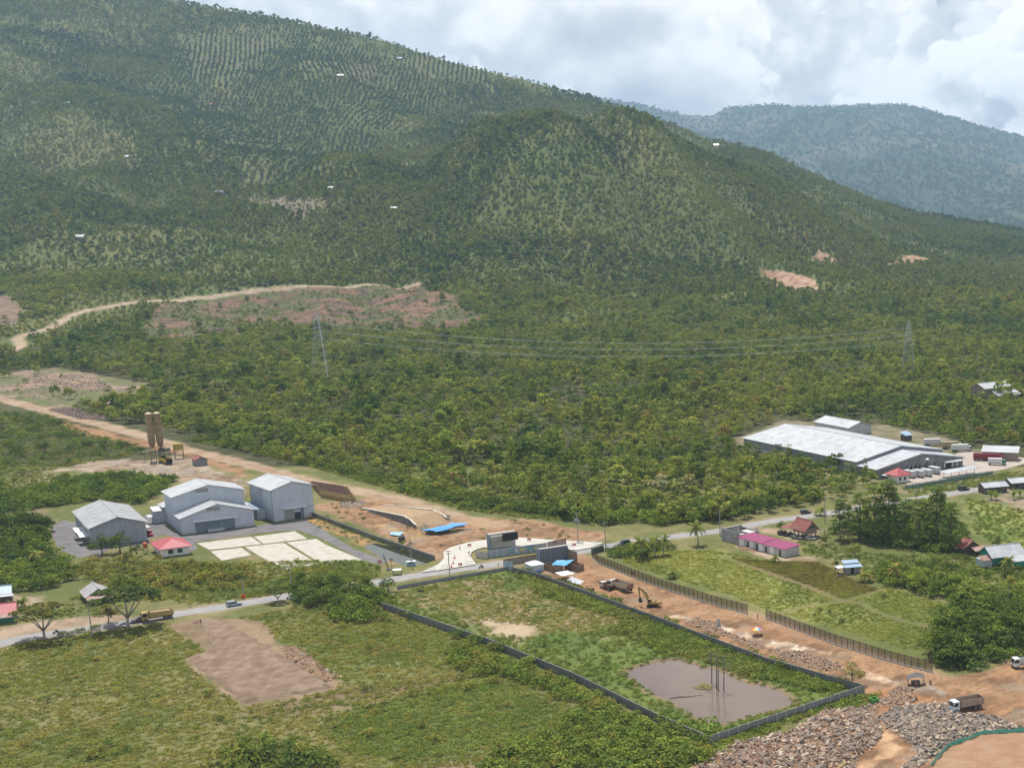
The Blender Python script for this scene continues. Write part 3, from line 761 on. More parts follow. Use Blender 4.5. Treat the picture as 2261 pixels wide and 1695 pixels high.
def trunk_mesh(name, h, r0, limbs, mat, seed, spread=1.8, fork=0.45, top=None):
    r = np.random.default_rng(seed); b = MB()
    lean = (r.random() - .5) * .5, (r.random() - .5) * .5
    tz = h if top is None else top
    b.tube([(0, 0, -.3), (lean[0] * .3, lean[1] * .3, h * fork * .6), (lean[0], lean[1], h * fork), (lean[0] * 1.3, lean[1] * 1.2, tz)], [r0 * 1.35, r0, r0 * .85, r0 * .25], 7)
    for i in range(limbs):
        a = i * 6.283 / limbs + r.random(); z0 = h * fork * (0.75 + .5 * r.random()); L = spread * (.7 + .6 * r.random())
        b.tube([(lean[0], lean[1], z0), (lean[0] + L * .5 * math.cos(a), lean[1] + L * .5 * math.sin(a), z0 + (tz - z0) * .45), (lean[0] + L * math.cos(a), lean[1] + L * math.sin(a), z0 + (tz - z0) * (.7 + .2 * r.random()))],
               [r0 * .5, r0 * .32, r0 * .10], 5)
    return b.me(name, mat, True)


CROWN_HI = [crown_broad(100 + i, 'hi') for i in range(5)]
CROWN_MID = [crown_broad(120 + i, 'mid') for i in range(6)]
CROWN_MIX = [crown_mixed(300, 'layered'), crown_mixed(301, 'layered'), crown_mixed(302, 'slim'), crown_mixed(303, 'loose'), crown_mixed(304, 'loose')]
CROWN_LOW = [crown_broad(140 + i, 'low') for i in range(4)]
CROWN_TALL = [crown_tall(160 + i) for i in range(3)]
CROWN_UMB = [crown_umbrella(170 + i) for i in range(2)]
BUSH_HI = [bush_mesh(180 + i) for i in range(5)]
BUSH_MID = [bush_mesh(190 + i, 'mid') for i in range(3)]
WEED = [weed_mesh(200 + i) for i in range(4)]
TUFT = [tuft_mesh(210 + i) for i in range(4)]
TRUNK = [trunk_mesh('trunk', 5.8, 0.20, 4, BARK, 220 + i) for i in range(3)]
TRUNK_TALL = [trunk_mesh('trunk', 20, 0.36, 7, BARK, 230 + i, 3.6, .42, 20.5) for i in range(2)]


def umb_trunk(seed):
    r = np.random.default_rng(seed); b = MB()
    b.tube([(0, 0, -.3), (.05, 0, 1.0), (.1, .05, 2.0)], [.36, .27, .26], 8)
    for i in range(6):
        a = i * 1.047 + r.random() * .6; R = 3.0 + 1.8 * r.random()
        b.tube([(.1, .05, 1.9), (.1 + R * .3 * math.cos(a), R * .3 * math.sin(a), 3.1), (.1 + R * .65 * math.cos(a), R * .65 * math.sin(a), 4.6), (R * math.cos(a), R * math.sin(a), 6.2)], [.19, .15, .10, .04], 6)
    return b.me('trunk', PALEBARK, True)


UMB_TRUNK = [umb_trunk(240), umb_trunk(241)]
GREENS = [(0.076, 0.106, 0.026), (0.056, 0.086, 0.024), (0.096, 0.126, 0.030), (0.042, 0.068, 0.024), (0.030, 0.050, 0.022), (0.120, 0.140, 0.038)]


def tint_of(o, c):
    o['tint'] = [float(v) for v in c]


def tree(loc, label, group=None, scale=1.0, crown=None, trunk=None, col=None, rz=None, sz=1.0, name='tree', cat='tree'):
    rz = RNG.random() * 6.28 if rz is None else rz
    t = thing(name, label, cat, loc, rz, group); t.scale = (scale, scale, scale * sz)
    k = link('trunk', trunk or TRUNK[int(RNG.integers(3))], t)
    c = link('crown', crown or CROWN_HI[int(RNG.integers(5))], t)
    tint_of(c, col if col is not None else GREENS[int(RNG.integers(4))])
    return t


def shrub(loc, label, group, scale, col, mesh=None, sz=1.0):
    o = link('shrub', mesh or BUSH_HI[int(RNG.integers(5))], None, loc, (0, 0, RNG.random() * 6.28), (scale, scale, scale * sz))
    tint_of(o, col); return tag(o, label, 'shrub', group)


def scatter(name, pts, rot, scl, tint, protos, label):
    """a mass nobody could count: one object, copies of plants set on its points by geometry nodes"""
    n = len(pts); me = bpy.data.meshes.new(name)
    me.vertices.add(n); me.vertices.foreach_set('co', np.asarray(pts, np.float32).reshape(-1))
    def att(nm, ty, arr, key):
        a = me.attributes.new(nm, ty, 'POINT'); a.data.foreach_set(key, np.asarray(arr).reshape(-1))
    att('turn', 'FLOAT_VECTOR', np.stack([np.zeros(n), np.zeros(n), rot], 1).astype(np.float32), 'vector')
    att('size', 'FLOAT_VECTOR', np.asarray(scl, np.float32), 'vector')
    att('which', 'INT', RNG.integers(0, len(protos), n).astype(np.int32), 'value')
    att('tint', 'FLOAT_COLOR', np.concatenate([tint, np.ones((n, 1))], 1).astype(np.float32), 'color')
    o = link(name, me); o['kind'] = 'stuff'; o['label'] = label
    ng = bpy.data.node_groups.new(name + '_scatter', 'GeometryNodeTree')
    ng.interface.new_socket('Geometry', in_out='INPUT', socket_type='NodeSocketGeometry')
    ng.interface.new_socket('Geometry', in_out='OUTPUT', socket_type='NodeSocketGeometry')
    gi = ng.nodes.new('NodeGroupInput'); go = ng.nodes.new('NodeGroupOutput')
    jn = ng.nodes.new('GeometryNodeJoinGeometry')
    for p in protos:
        oi = ng.nodes.new('GeometryNodeObjectInfo'); oi.inputs['Object'].default_value = p; oi.inputs['As Instance'].default_value = True
        ng.links.new(oi.outputs['Geometry'], jn.inputs[0])
    ip = ng.nodes.new('GeometryNodeInstanceOnPoints'); ip.inputs['Pick Instance'].default_value = True
    def named(nm, ty):
        a = ng.nodes.new('GeometryNodeInputNamedAttribute'); a.data_type = ty; a.inputs['Name'].default_value = nm
        return a.outputs['Attribute']
    ng.links.new(gi.outputs[0], ip.inputs['Points']); ng.links.new(jn.outputs[0], ip.inputs['Instance'])
    ng.links.new(named('which', 'INT'), ip.inputs['Instance Index'])
    ng.links.new(named('turn', 'FLOAT_VECTOR'), ip.inputs['Rotation']); ng.links.new(named('size', 'FLOAT_VECTOR'), ip.inputs['Scale'])
    ng.links.new(ip.outputs[0], go.inputs[0])
    md = o.modifiers.new('scatter', 'NODES'); md.node_group = ng
    return o


# the plants that the masses repeat are real plants standing in the scene; PROTO keeps them by kind
PROTO = {}


def grid_points(x0, x1, y0, y1, step, jit=0.85):
    gx, gy = np.meshgrid(np.arange(x0, x1, step), np.arange(y0, y1, step)); gx = gx.ravel().astype(float); gy = gy.ravel().astype(float)
    gx += (RNG.random(gx.size) - .5) * step * jit; gy += (RNG.random(gy.size) - .5) * step * jit
    return gx, gy


def in_view(x, y, z, m=160):
    X, Y = project(x, y, z); return (X > -m) & (X < W + m) & (Y < HH + m) & (Y > -m)


def pick_tint(x, y, rng_scale=60, dark=0.0, seed=300):
    n = fbm(x, y, rng_scale, 3, seed); r = RNG.random(x.size)
    G = np.array(GREENS)
    k = np.clip(((n - .30) / .40 * 3.2 + (r - .5) * 3.6), 0, 4.999)
    order = np.array([5, 2, 0, 1, 3, 4])
    c = G[order[np.clip(k.astype(int), 0, 5)]]
    br = RNG.random(x.size) < 0.022
    c = np.where(br[:, None], np.array([0.13, 0.115, 0.045]), c)
    pale = RNG.random(x.size) < 0.03
    c = np.where(pale[:, None], np.array([0.115, 0.125, 0.075]), c)
    return c * (0.85 + 0.3 * RNG.random(x.size))[:, None]
# ------------------------------------------------------------------ paved ground and water
ASPH = pm('worn_asphalt', (0.245, 0.24, 0.24), (0.31, 0.295, 0.28), 0.25, 0.9, 0.2, bump=0.2)
ASPH_D = pm('yard_asphalt', (0.125, 0.118, 0.122), (0.185, 0.172, 0.168), 0.22, 0.9, 0.2, bump=0.2)
CONC = pm('pale_concrete', (0.58, 0.545, 0.475), (0.69, 0.66, 0.60), 0.3, 0.9, 0.2, bump=0.1)
CONC2 = pm('old_concrete', (0.36, 0.345, 0.315), (0.47, 0.45, 0.415), 0.5, 0.9, 0.2, bump=0.2)
CONC_D = pm('dark_concrete', (0.17, 0.175, 0.18), (0.27, 0.275, 0.275), 0.5, 0.9, 0.2, bump=0.3)
SLAB = pm('weathered_slab', (0.46, 0.43, 0.375), (0.35, 0.315, 0.26), 0.35, 0.9, 0.15, bump=0.1, lo=.45, hi=.72)
BRICKGREY = pm('grey_block', (0.27, 0.265, 0.27), (0.36, 0.35, 0.345), 0.7, 0.95, 0.1, bump=0.2)
strip('road', ROAD, 6.6, 0.035, ASPH)
sheet('yard', Z['yard_asphalt'], 0.03, ASPH_D); sheet('yard', Z['yard_left'], 0.034, ASPH_D)
sheet('junction_paving', Z['paving'], 0.30, pm('new_concrete', (0.42, 0.395, 0.345), (0.51, 0.485, 0.43), 0.2, 0.9, 0.2, bump=0.1, lo=.3, hi=.7))
sheet('loading_yard', Z['big_yard'], 0.06, pm('loading_slab', (0.34, 0.285, 0.245), (0.42, 0.365, 0.315), 0.12, 0.9, 0.2))
sheet('water', Z['pond'] , -0.22, water_mat('muddy_water', (0.165, 0.120, 0.088), 0.10))
sheet('water', Z['channel'], -0.20, water_mat('green_water', (0.035, 0.042, 0.022), 0.03))
sheet('water', Z['puddle'], -0.10, water_mat('puddle_water', (0.10, 0.075, 0.045), 0.05))

# five cast slabs of the drying floor, each a piece of the floor
A34 = math.radians(35.0)
fl = link('drying_floor', None); fl['kind'] = 'structure'
fo = at(2, 630, 990); fl.location = (fo.x, fo.y, 0); fl.rotation_euler = (0, 0, A34)
RINV = Matrix.Rotation(-A34, 3, 'Z')
def loc34(*q): v = RINV @ (at(*q) - fo); return v.x, v.y
for q in (((2, 630, 990), (2, 1300, 912), (2, 1425, 1000), (2, 785, 1072)), ((2, 1325, 910), (2, 1830, 845), (2, 1985, 935), (2, 1450, 998)), ((2, 800, 1088), (2, 1175, 1045), (2, 1300, 1135), (2, 940, 1203)),
          ((2, 1220, 1035), (2, 1690, 985), (2, 2125, 1248), (2, 1710, 1312), (2, 1430, 1165)), ((2, 1730, 980), (2, 2095, 938), (2, 2211, 1010), (3, 555, 862), (3, 130, 915), (2, 2160, 1240))):
    P = [loc34(*p) for p in q]; n = len(P); b = MB()
    zz = 0.10
    b.add([(a, c, -.05) for a, c in P] + [(a, c, zz) for a, c in P], [tuple(range(n - 1, -1, -1)), tuple(range(n, 2 * n))] + [(i, (i + 1) % n, (i + 1) % n + n, i + n) for i in range(n)])
    b.build('slab', SLAB, fl)

# ------------------------------------------------------------------ sheet-metal buildings
WALLB = pm('pale_blue_cladding', (0.53, 0.585, 0.66), (0.46, 0.51, 0.585), 0.35, 0.75, 0.3, stripe=(0, 0.9, .10), streak=(.7, .7, .10, .10))
WALLS = pm('pale_blue_cladding_side', (0.53, 0.585, 0.66), (0.46, 0.51, 0.585), 0.35, 0.75, 0.3, stripe=(1, 0.9, .10), streak=(.7, .7, .10, .10))
ROOFW = pm('zinc_roof', (0.53, 0.545, 0.56), (0.46, 0.475, 0.49), 0.2, 0.42, 0.5, 0.25, stripe=(1, 1.05, .10), streak=(.12, .8, 1, .2))
ROOFG = pm('grey_zinc_roof', (0.40, 0.41, 0.41), (0.33, 0.34, 0.345), 0.2, 0.5, 0.4, 0.2, stripe=(1, 1.05, .12), streak=(.12, .8, 1, .25))
ROOFX = pm('zinc_roof_x', (0.52, 0.535, 0.55), (0.40, 0.41, 0.42), 0.2, 0.42, 0.5, 0.25, stripe=(0, 1.05, .10))
PLINTH = pm('white_plinth', (0.52, 0.53, 0.54), (0.42, 0.43, 0.44), 0.6, 0.8)
DOORB = pm('steel_blue_door', (0.15, 0.20, 0.25), (0.20, 0.25, 0.29), 0.6, 0.6, stripe=(0, 0.6, .15))
GREYP = pm('grey_panel', (0.24, 0.24, 0.24), (0.30, 0.29, 0.28), 0.8, 0.8)
GLASS = pm('dark_glass', (0.02, 0.025, 0.03), (0.035, 0.04, 0.045), 1.0, 0.12, 0.6)
WHITE = pm('white_paint', (0.74, 0.75, 0.74), (0.62, 0.63, 0.62), 0.8, 0.6)
RUST = pm('rusty_sheet', (0.25, 0.060, 0.045), (0.26, 0.125, 0.10), 0.45, 0.7, 0.3, stripe=(1, .8, .25))
RUSTX = pm('rusty_sheet_x', (0.31, 0.15, 0.11), (0.42, 0.33, 0.29), 0.45, 0.7, 0.3, stripe=(0, .8, .25))
REDROOF = pm('red_roof', (0.40, 0.075, 0.085), (0.33, 0.065, 0.072), 0.6, 0.55, 0.35)
PURPLE = pm('purple_roof', (0.27, 0.035, 0.115), (0.23, 0.030, 0.10), 0.8, 0.6, 0.3, stripe=(1, .7, .12))
WOOD = pm('weathered_wood', (0.22, 0.17, 0.125), (0.30, 0.25, 0.20), 0.8, 0.85)
DARKW = pm('dark_wood', (0.09, 0.075, 0.06), (0.13, 0.11, 0.09), 0.8, 0.85)
BLUEROOF = pm('blue_roof', (0.26, 0.37, 0.50), (0.34, 0.44, 0.54), 0.6, 0.5, 0.4, stripe=(0, .8, .12))
BLACK = pm('black_rubber', (0.018, 0.018, 0.018), (0.03, 0.03, 0.028), 2, 0.8)
DSTEEL = pm('dark_steel', (0.06, 0.058, 0.055), (0.10, 0.09, 0.08), 1.5, 0.6)


def walls(e, w, d, eave, ridge, mats, x0=0, y0=0, along='y', name='wall', z0=-0.1):
    b = MB()
    if along == 'y':
        P = [(x0, z0), (x0 + w, z0), (x0 + w, eave), (x0 + w / 2, ridge), (x0, eave)]
        b.prism(P, y0, y0 + d)
    else:
        n = 5; P = [(y0, z0), (y0 + d, z0), (y0 + d, eave), (y0 + d / 2, ridge), (y0, eave)]
        b.add([(x0, y, z) for y, z in P] + [(x0 + w, y, z) for y, z in P], [tuple(range(5)), tuple(range(9, 4, -1))] + [(i, i + 5, (i + 1) % 5 + 5, (i + 1) % 5) for i in range(5)])
    return b.build(name, mats, e)


def roof(e, w, d, eave, ridge, mat, over=0.9, fo=0.8, x0=0, y0=0, along='y', t=0.14, name='roof', lift=0.16):
    b = MB()
    if along == 'y':
        s = (ridge - eave) / (w / 2); ze = eave - s * over
        b.slab((x0 - over, y0 - fo, ze + lift), (x0 + w / 2, y0 - fo, ridge + lift), (x0 + w / 2, y0 + d + fo, ridge + lift), (x0 - over, y0 + d + fo, ze + lift), t)
        b.slab((x0 + w / 2, y0 - fo, ridge + lift), (x0 + w + over, y0 - fo, ze + lift), (x0 + w + over, y0 + d + fo, ze + lift), (x0 + w / 2, y0 + d + fo, ridge + lift), t)
    else:
        s = (ridge - eave) / (d / 2); ze = eave - s * over
        b.slab((x0 - fo, y0 - over, ze + lift), (x0 + w + fo, y0 - over, ze + lift), (x0 + w + fo, y0 + d / 2, ridge + lift), (x0 - fo, y0 + d / 2, ridge + lift), t)
        b.slab((x0 - fo, y0 + d / 2, ridge + lift), (x0 + w + fo, y0 + d / 2, ridge + lift), (x0 + w + fo, y0 + d + over, ze + lift), (x0 - fo, y0 + d + over, ze + lift), t)
    o = b.build(name, mat, e)
    rb = MB()
    if along == 'y': rb.tube([(x0 + w / 2, y0 - fo, ridge + lift + .04), (x0 + w / 2, y0 + d + fo, ridge + lift + .04)], .16, 6)
    else: rb.tube([(x0 - fo, y0 + d / 2, ridge + lift + .04), (x0 + w + fo, y0 + d / 2, ridge + lift + .04)], .16, 6)
    rb.build('ridge_cap', mat, o)
    return o


def pbox(e, name, mat, *b): return MB().box(*b).build(name, mat, e)


def awning(e, x0, x1, y0, y1, z0, z1, mat=None):
    b = MB(); b.slab((x0, y0, z0), (x1, y0, z0), (x1, y1, z1), (x0, y1, z1), .12)
    return b.build('awning', mat or WHITE, e)


def skylights(e, spots, w, d, eave, ridge, mat, sx=2.6, sy=.35, lift=.20):
    s = (ridge - eave) / (w / 2)
    for x, y in spots:
        z = lambda a: eave + s * (a if a < w / 2 else w - a) + lift
        MB().slab((x - sx / 2, y - sy / 2, z(x - sx / 2)), (x + sx / 2, y - sy / 2, z(x + sx / 2)), (x + sx / 2, y + sy / 2, z(x + sx / 2)), (x - sx / 2, y + sy / 2, z(x - sx / 2)), .05).build('skylight', mat, e)


SKYL = pm('clouded_skylight', (0.20, 0.21, 0.20), (0.26, 0.26, 0.25), 1, 0.4)
# left warehouse
p = at(1, 785, 1395)
e = thing('warehouse', 'grey warehouse with low gabled zinc roof, leftmost of the three sheet-metal halls', 'warehouse', p, math.radians(36.5))
walls(e, 17.7, 36.3, 7.4, 10.3, pm('grey_cladding', (0.34, 0.375, 0.425), (0.28, 0.31, 0.355), 0.3, 0.8, stripe=(0, .9, .08), streak=(.9, .9, .10, .2)))
roof(e, 17.7, 36.3, 7.4, 10.3, ROOFG)
skylights(e, [(3.6 + .15 * k, 7 + 5.6 * k) for k in range(5)] + [(13.6, 9 + 6.0 * k) for k in range(4)], 17.7, 36, 7.4, 10.3, SKYL)
awning(e, -3.2, -.02, 6, 12, 3.2, 3.8); awning(e, -3.2, -.02, 15, 22, 3.2, 3.8)
for y in (7, 16.5): pbox(e, 'door', DOORB, -.06, .0, y, y + 4.2, 0, 3.1)
awning(e, 17.72, 20.5, 8, 15, 3.6, 3.0)
pbox(e, 'plinth', CONC_D, -.08, 17.78, -.08, 36.4, -.1, .5)
# middle warehouse
p = at(2, 465, 885)
e = thing('warehouse', 'tall pale blue warehouse with stepped double gable and wide blue doors, middle of three', 'warehouse', p, math.radians(38.0))
walls(e, 25.8, 10.5, 6.3, 10.2, WALLB); roof(e, 25.8, 10.2, 6.3, 10.2, ROOFW, .9, .9, name='lower_roof')
walls(e, 25.5, 14.8, 12.6, 15.9, WALLB, .15, 10.6, name='upper_wall'); roof(e, 25.5, 14.8, 12.6, 15.9, ROOFW, .8, .8, .15, 10.6)
walls(e, 25.8, 8.5, 6.3, 10.2, WALLS, 0, 25.5, name='rear_wall'); roof(e, 25.8, 8.0, 6.3, 10.2, ROOFW, .9, .3, 0, 25.9, name='rear_roof')
pbox(e, 'vent_panel', GREYP, 8.4, 12.9, 10.52, 10.58, 13.2, 14.6); pbox(e, 'vent_panel', GREYP, 9.2, 13.8, -.07, -.01, 7.7, 9.0)
pbox(e, 'door', DOORB, 4.6, 9.0, -.09, -.01, 0, 4.2); pbox(e, 'door', DOORB, 9.1, 14.0, -.11, -.01, 0.9, 4.2); pbox(e, 'door', DOORB, 14.1, 18.6, -.09, -.01, 0, 4.2)
pbox(e, 'loading_step', PLINTH, 8.6, 14.6, -1.2, -.12, 0, .9)
awning(e, 3.8, 19.6, -2.0, -.02, 4.5, 5.0)
for a, c in ((-.07, 4.5), (18.7, 25.87)): pbox(e, 'plinth', PLINTH, a, c, -.09, -.012, -.1, 1.0)
awning(e, -4.2, -.02, 26, 31.5, 5.0, 6.0, ROOFW); pbox(e, 'annex_wall', WALLS, -4.0, -.03, 26.2, 31.2, -.1, 4.9)
awning(e, -6.2, -4.05, 26.5, 29.5, 2.9, 3.4, ROOFW)
awning(e, 25.85, 28.0, 14, 26, 5.6, 6.2, ROOFW)
# right warehouse
p = at(2, 1585, 728)
e = thing('warehouse', 'tall narrow pale blue warehouse with low gable and one canopied door, rightmost of three', 'warehouse', p, math.radians(44.0))
walls(e, 15.9, 22, 12.7, 15.0, WALLB); roof(e, 15.9, 22, 12.7, 15.0, ROOFW, .9, .8)
pbox(e, 'wall_rail', GREYP, -.05, 15.95, -.10, -.01, 4.3, 4.42)
for a, c in ((-.06, 3.9), (11.9, 15.96)): pbox(e, 'plinth', PLINTH, a, c, -.12, -.01, -.1, 1.1)
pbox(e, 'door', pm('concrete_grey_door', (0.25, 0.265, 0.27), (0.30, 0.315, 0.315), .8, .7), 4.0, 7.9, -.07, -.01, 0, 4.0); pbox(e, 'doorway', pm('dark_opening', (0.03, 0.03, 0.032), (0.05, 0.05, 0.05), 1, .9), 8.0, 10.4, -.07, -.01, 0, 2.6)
pbox(e, 'door', DOORB, 10.45, 11.8, -.07, -.01, 0, 4.0)
awning(e, 3.6, 12.8, -1.5, -.02, 4.6, 5.0)
awning(e, -3.4, -.02, 8, 20, 4.2, 5.2, pm('blue_grey_roof', (0.30, 0.38, 0.46), (0.26, 0.33, 0.40), .6, .6)); pbox(e, 'annex_wall', WALLS, -3.2, -.03, 8.3, 19.7, -.1, 4.1)

def gutters(e, w, d, h, n):
    for s in (-1, 1):
        x = -1.0 if s < 0 else w + 1.0
        MB().box(x - .12, x + .12, -.9, d + .9, h - .42, h - .24).build('gutter', GREYP, e)
        for k in range(n): y = .4 + k * (d - .8) / max(1, n - 1); xx = -.10 if s < 0 else w + .10; MB().box(xx - .07, xx + .07, y - .07, y + .07, -.1, h - .43).build('downpipe', GREYP, e)
for o in [q for q in COL.objects if q.name.startswith('warehouse')]:
    if 'leftmost' in o['label']: gutters(o, 17.7, 36.3, 7.4, 4)
    elif 'rightmost' in o['label']: gutters(o, 15.9, 22, 12.7, 3)

# hipped house with a red roof
def hip(e, w, d, h, top, mat, over=.9, x0=0, y0=0, rl=0.0, name='roof'):
    b = MB(); cx, cy = x0 + w / 2, y0 + d / 2; hx = max(.05, rl / 2)
    v = [(x0 - over, y0 - over, h), (x0 + w + over, y0 - over, h), (x0 + w + over, y0 + d + over, h), (x0 - over, y0 + d + over, h), (cx - .05, cy - hx, top), (cx + .05, cy - hx, top), (cx + .05, cy + hx, top), (cx - .05, cy + hx, top)]
    b.hexa(v); o = b.build(name, mat, e)
    pbox(o, 'fascia', mat, x0 - over - .03, x0 + w + over + .03, y0 - over - .03, y0 + d + over + .03, h - .16, h - .01)
    return o
p = at(2, 215, 1168)
e = thing('house', 'small white house with red hipped roof and two dark windows beside the slabs', 'house', p, math.radians(38))
pbox(e, 'wall', WHITE, 0, 9.0, 0, 12.5, -.1, 3.1); hip(e, 9.0, 12.5, 3.2, 5.4, REDROOF, 1.0, rl=4)
for x in (2.0, 5.0):
    w_ = pbox(e, 'window', DARKW, x, x + 1.7, -.07, -.005, 1.1, 2.5)
    for k in (0, 1): pbox(w_, 'pane', GLASS, x + .1 + k * .8, x + .8 + k * .8, -.09, -.071, 1.2, 2.4)
pbox(e, 'door', DARKW, -.06, -.005, 4, 5, 0, 2.2); pbox(e, 'plinth', CONC_D, -.05, 9.05, -.05, 12.55, -.1, .35)
o = thing('water_tank', 'orange plastic water tank on a stand beside the red-roofed house', 'tank', at(1, 1640, 1480), 0)
MB().cone((0, 0), .75, .75, 2.2, 3.7, 12).cone((0, 0), .75, .25, 3.7, 4.0, 12).build('tank', pm('orange_plastic', (0.55, 0.12, 0.03), (0.48, 0.10, 0.03), 1, .5), o)
b = MB()
for x in (-.5, .5):
    for y in (-.5, .5): b.bar((x, y, -.1), (x, y, 2.15), .12)
b.box(-.7, .7, -.7, .7, 2.08, 2.18).build('stand', DSTEEL, o)

# big warehouse on the right
ang = math.radians(39); p = at(5, 1145, 438, z=6.0); p.z = 0
e = thing('warehouse', 'huge low warehouse with broad white roof and grey panelled front at the forest edge', 'warehouse', p, ang)
WALLBIG = pm('blue_grey_panels', (0.265, 0.29, 0.315), (0.225, 0.25, 0.275), .25, .75, .3, stripe=(1, 6.0, .12))
walls(e, 54.5, 90, 5.9, 10.5, WALLBIG); roof(e, 54.5, 90, 5.9, 10.5, pm('white_roof', (0.48, 0.50, 0.52), (0.41, 0.43, 0.45), .08, .5, .4, .15, stripe=(1, 2.2, .07), streak=(.05, .35, 1, .3)), .7, .6)
walls(e, 54.5, 14, 4.3, 8.8, pm('grey_front_panels', (0.21, 0.205, 0.205), (0.255, 0.25, 0.245), .3, .8, .2, stripe=(0, 5.5, .2)), 0, -14.2, name='front_wall')
roof(e, 54.5, 13.2, 4.3, 8.8, MATS['white_roof'], .7, .9, 0, -14.2, name='front_roof', lift=.2, t=.5)
pbox(e, 'side_band', PLINTH, -.08, -.01, 4, 88, .6, 2.0)
skylights(e, [(6 + 7.5 * (k % 3), 4 + 82 / 7 * (k // 3) + 2.5 * (k % 3)) for k in range(21)], 54.5, 90, 5.9, 10.5, SKYL, 3.2, .35)
for k in range(7): pbox(e, 'window', GLASS, 17.5 + k * 2.9, 18.9 + k * 2.9, -14.29, -14.21, 1.8, 3.4)
for k in range(8): pbox(e, 'panel_joint', DSTEEL, 6.7 + k * 6, 6.85 + k * 6, -14.27, -14.205, -.1, 4.6)
awning(e, 41, 52, -17.0, -14.22, 3.3, 3.7, WHITE); pbox(e, 'doorway', MATS['dark_opening'], 43.5, 46.5, -14.3, -14.21, 0, 3.2)
for x in (42.2, 47.4, 50.2): pbox(e, 'window', WHITE, x, x + .9, -14.31, -14.21, .4, 3.2)
e = thing('shed', 'long shed with grey-white roof behind the huge warehouse', 'shed', at(5, 1085, 230), ang)
walls(e, 16, 30, 4.5, 7, PLINTH); roof(e, 16, 30, 4.5, 7, MATS['white_roof'], .8, .6)
e = thing('house', 'guard house with red pyramid roof beside the white containers', 'house', at(5, 1480, 615), ang)
pbox(e, 'wall', WHITE, 0, 6.5, 0, 6.5, -.1, 3.4); hip(e, 6.5, 6.5, 3.5, 6.2, REDROOF, 1.3)
for x in (1.0, 3.8): pbox(e, 'window', GLASS, x, x + 1.3, -.06, -.005, 1.1, 2.4)
e = thing('shelter', 'white flat-roofed shelter at the front left of the red-roofed guard house', 'shelter', at(5, 1395, 605), ang)
pbox(e, 'roof', WHITE, 0, 7, 0, 4, 2.6, 2.8)
for x in (.3, 6.5):
    for y in (.3, 3.5): pbox(e, 'post', DSTEEL, x, x + .15, y, y + .15, -.1, 2.59)
e = thing('carport', 'long white parking canopy behind the green perimeter fence', 'carport', at(5, 1880, 580), ang)
b = MB(); b.slab((0, 0, 2.6), (21, 0, 2.6), (21, 5, 3.1), (0, 5, 3.1), .12); b.build('canopy', MATS['white_roof'], e)
for x in (.6, 5.4, 10.2, 15, 20): pbox(e, 'post', DSTEEL, x, x + .15, 2.4, 2.55, -.1, 2.65)
for k, (q, l) in enumerate((((5, 1600, 577), 'leftmost white refrigerated container'), ((5, 1672, 573), 'second white refrigerated container from the left'), ((5, 1735, 566), 'third white refrigerated container from the left'), ((5, 1800, 546), 'rightmost white refrigerated container'))):
    e = thing('container', l + ' in front of the huge warehouse', 'container', at(*q), ang, 'white containers in the loading yard')
    pbox(e, 'body', pm('container_white', (0.58, 0.60, 0.60), (0.50, 0.52, 0.52), .6, .6, stripe=(1, .5, .12)), 0, 2.5, 0, 6.1, .7, 3.3)
    pbox(e, 'chassis', DSTEEL, .3, 2.2, .2, 5.9, .1, .69)
    for x in (.15, 1.3): pbox(e, 'door', PLINTH, x, x + 1.05, -.07, -.005, .85, 3.15)
# green perimeter fence
e0, e1 = at(5, 1545, 668), at(5, 2260, 545); d = (e1 - e0); L = d.length; a = math.atan2(d.y, d.x)
e = thing('fence', 'green painted perimeter fence with pale panels along the loading yard', 'fence', e0, a)
GREENW = pm('green_paint', (0.10, 0.20, 0.155), (0.15, 0.25, 0.20), 1, .7)
n = int(L / 4.2); s = L / n
pan = MB().box(.12, s - .12, -.05, .05, .2, 1.7).me('panel', GREENW); pst = MB().box(-.12, .12, -.12, .12, -.1, 2.3).me('post', pm('grey_green_post', (0.17, 0.21, 0.20), (0.2, 0.25, 0.24), 1, .7)); rl = MB().box(.12, s - .12, -.06, .06, 1.85, 2.1).me('rail', pm('pale_green_paint', (0.35, 0.42, 0.40), (0.29, 0.37, 0.35), 1, .7))
for k in range(n):
    link('panel', pan, e, (k * s, 0, 0)); link('post', pst, e, (k * s, 0, 0)); link('rail', rl, e, (k * s, 0, 0))
# shed with white roof behind the red trailer
e = thing('shed', 'brown shed with a white lean-to roof behind the red trailer', 'shed', at(12, 1700, 1080), math.radians(-12))
pbox(e, 'wall', WOOD, 0, 17, 0, 8, -.1, 4.2); b = MB(); b.slab((-.6, -.6, 4.3), (17.6, -.6, 4.3), (17.6, 8.6, 6.0), (-.6, 8.6, 6.0), .15); b.build('roof', MATS['white_roof'], e)

# two bright roofs in the forest on the right, and a small blue-roofed hut
GLOSSW = pm('bright_zinc', (0.56, 0.56, 0.56), (0.50, 0.50, 0.50), .3, .35, .6, .3)
for q, w, d, h, r, l in (((12, 1560, 325), 13, 24, 7.5, 10, 'larger farm shed with dazzling white roof deep in the forest'), ((12, 1760, 390), 10, 19, 6.0, 8, 'smaller farm shed with dazzling white roof, nearer the warehouse')):
    e = thing('shed', l, 'shed', at(*q), math.radians(-52)); walls(e, w, d, h, r, WOOD); roof(e, w, d, h, r, GLOSSW, .8, .7)
e = thing('hut', 'tiny blue-roofed hut at the forest edge behind the huge warehouse', 'hut', at(12, 765, 850), ang)
pbox(e, 'wall', DARKW, 0, 4.5, 0, 4, -.1, 3); b = MB(); b.slab((-.4, -.5, 3.0), (4.9, -.5, 3.0), (4.9, 4.5, 4.6), (-.4, 4.5, 4.6), .1); b.build('roof', BLUEROOF, e)

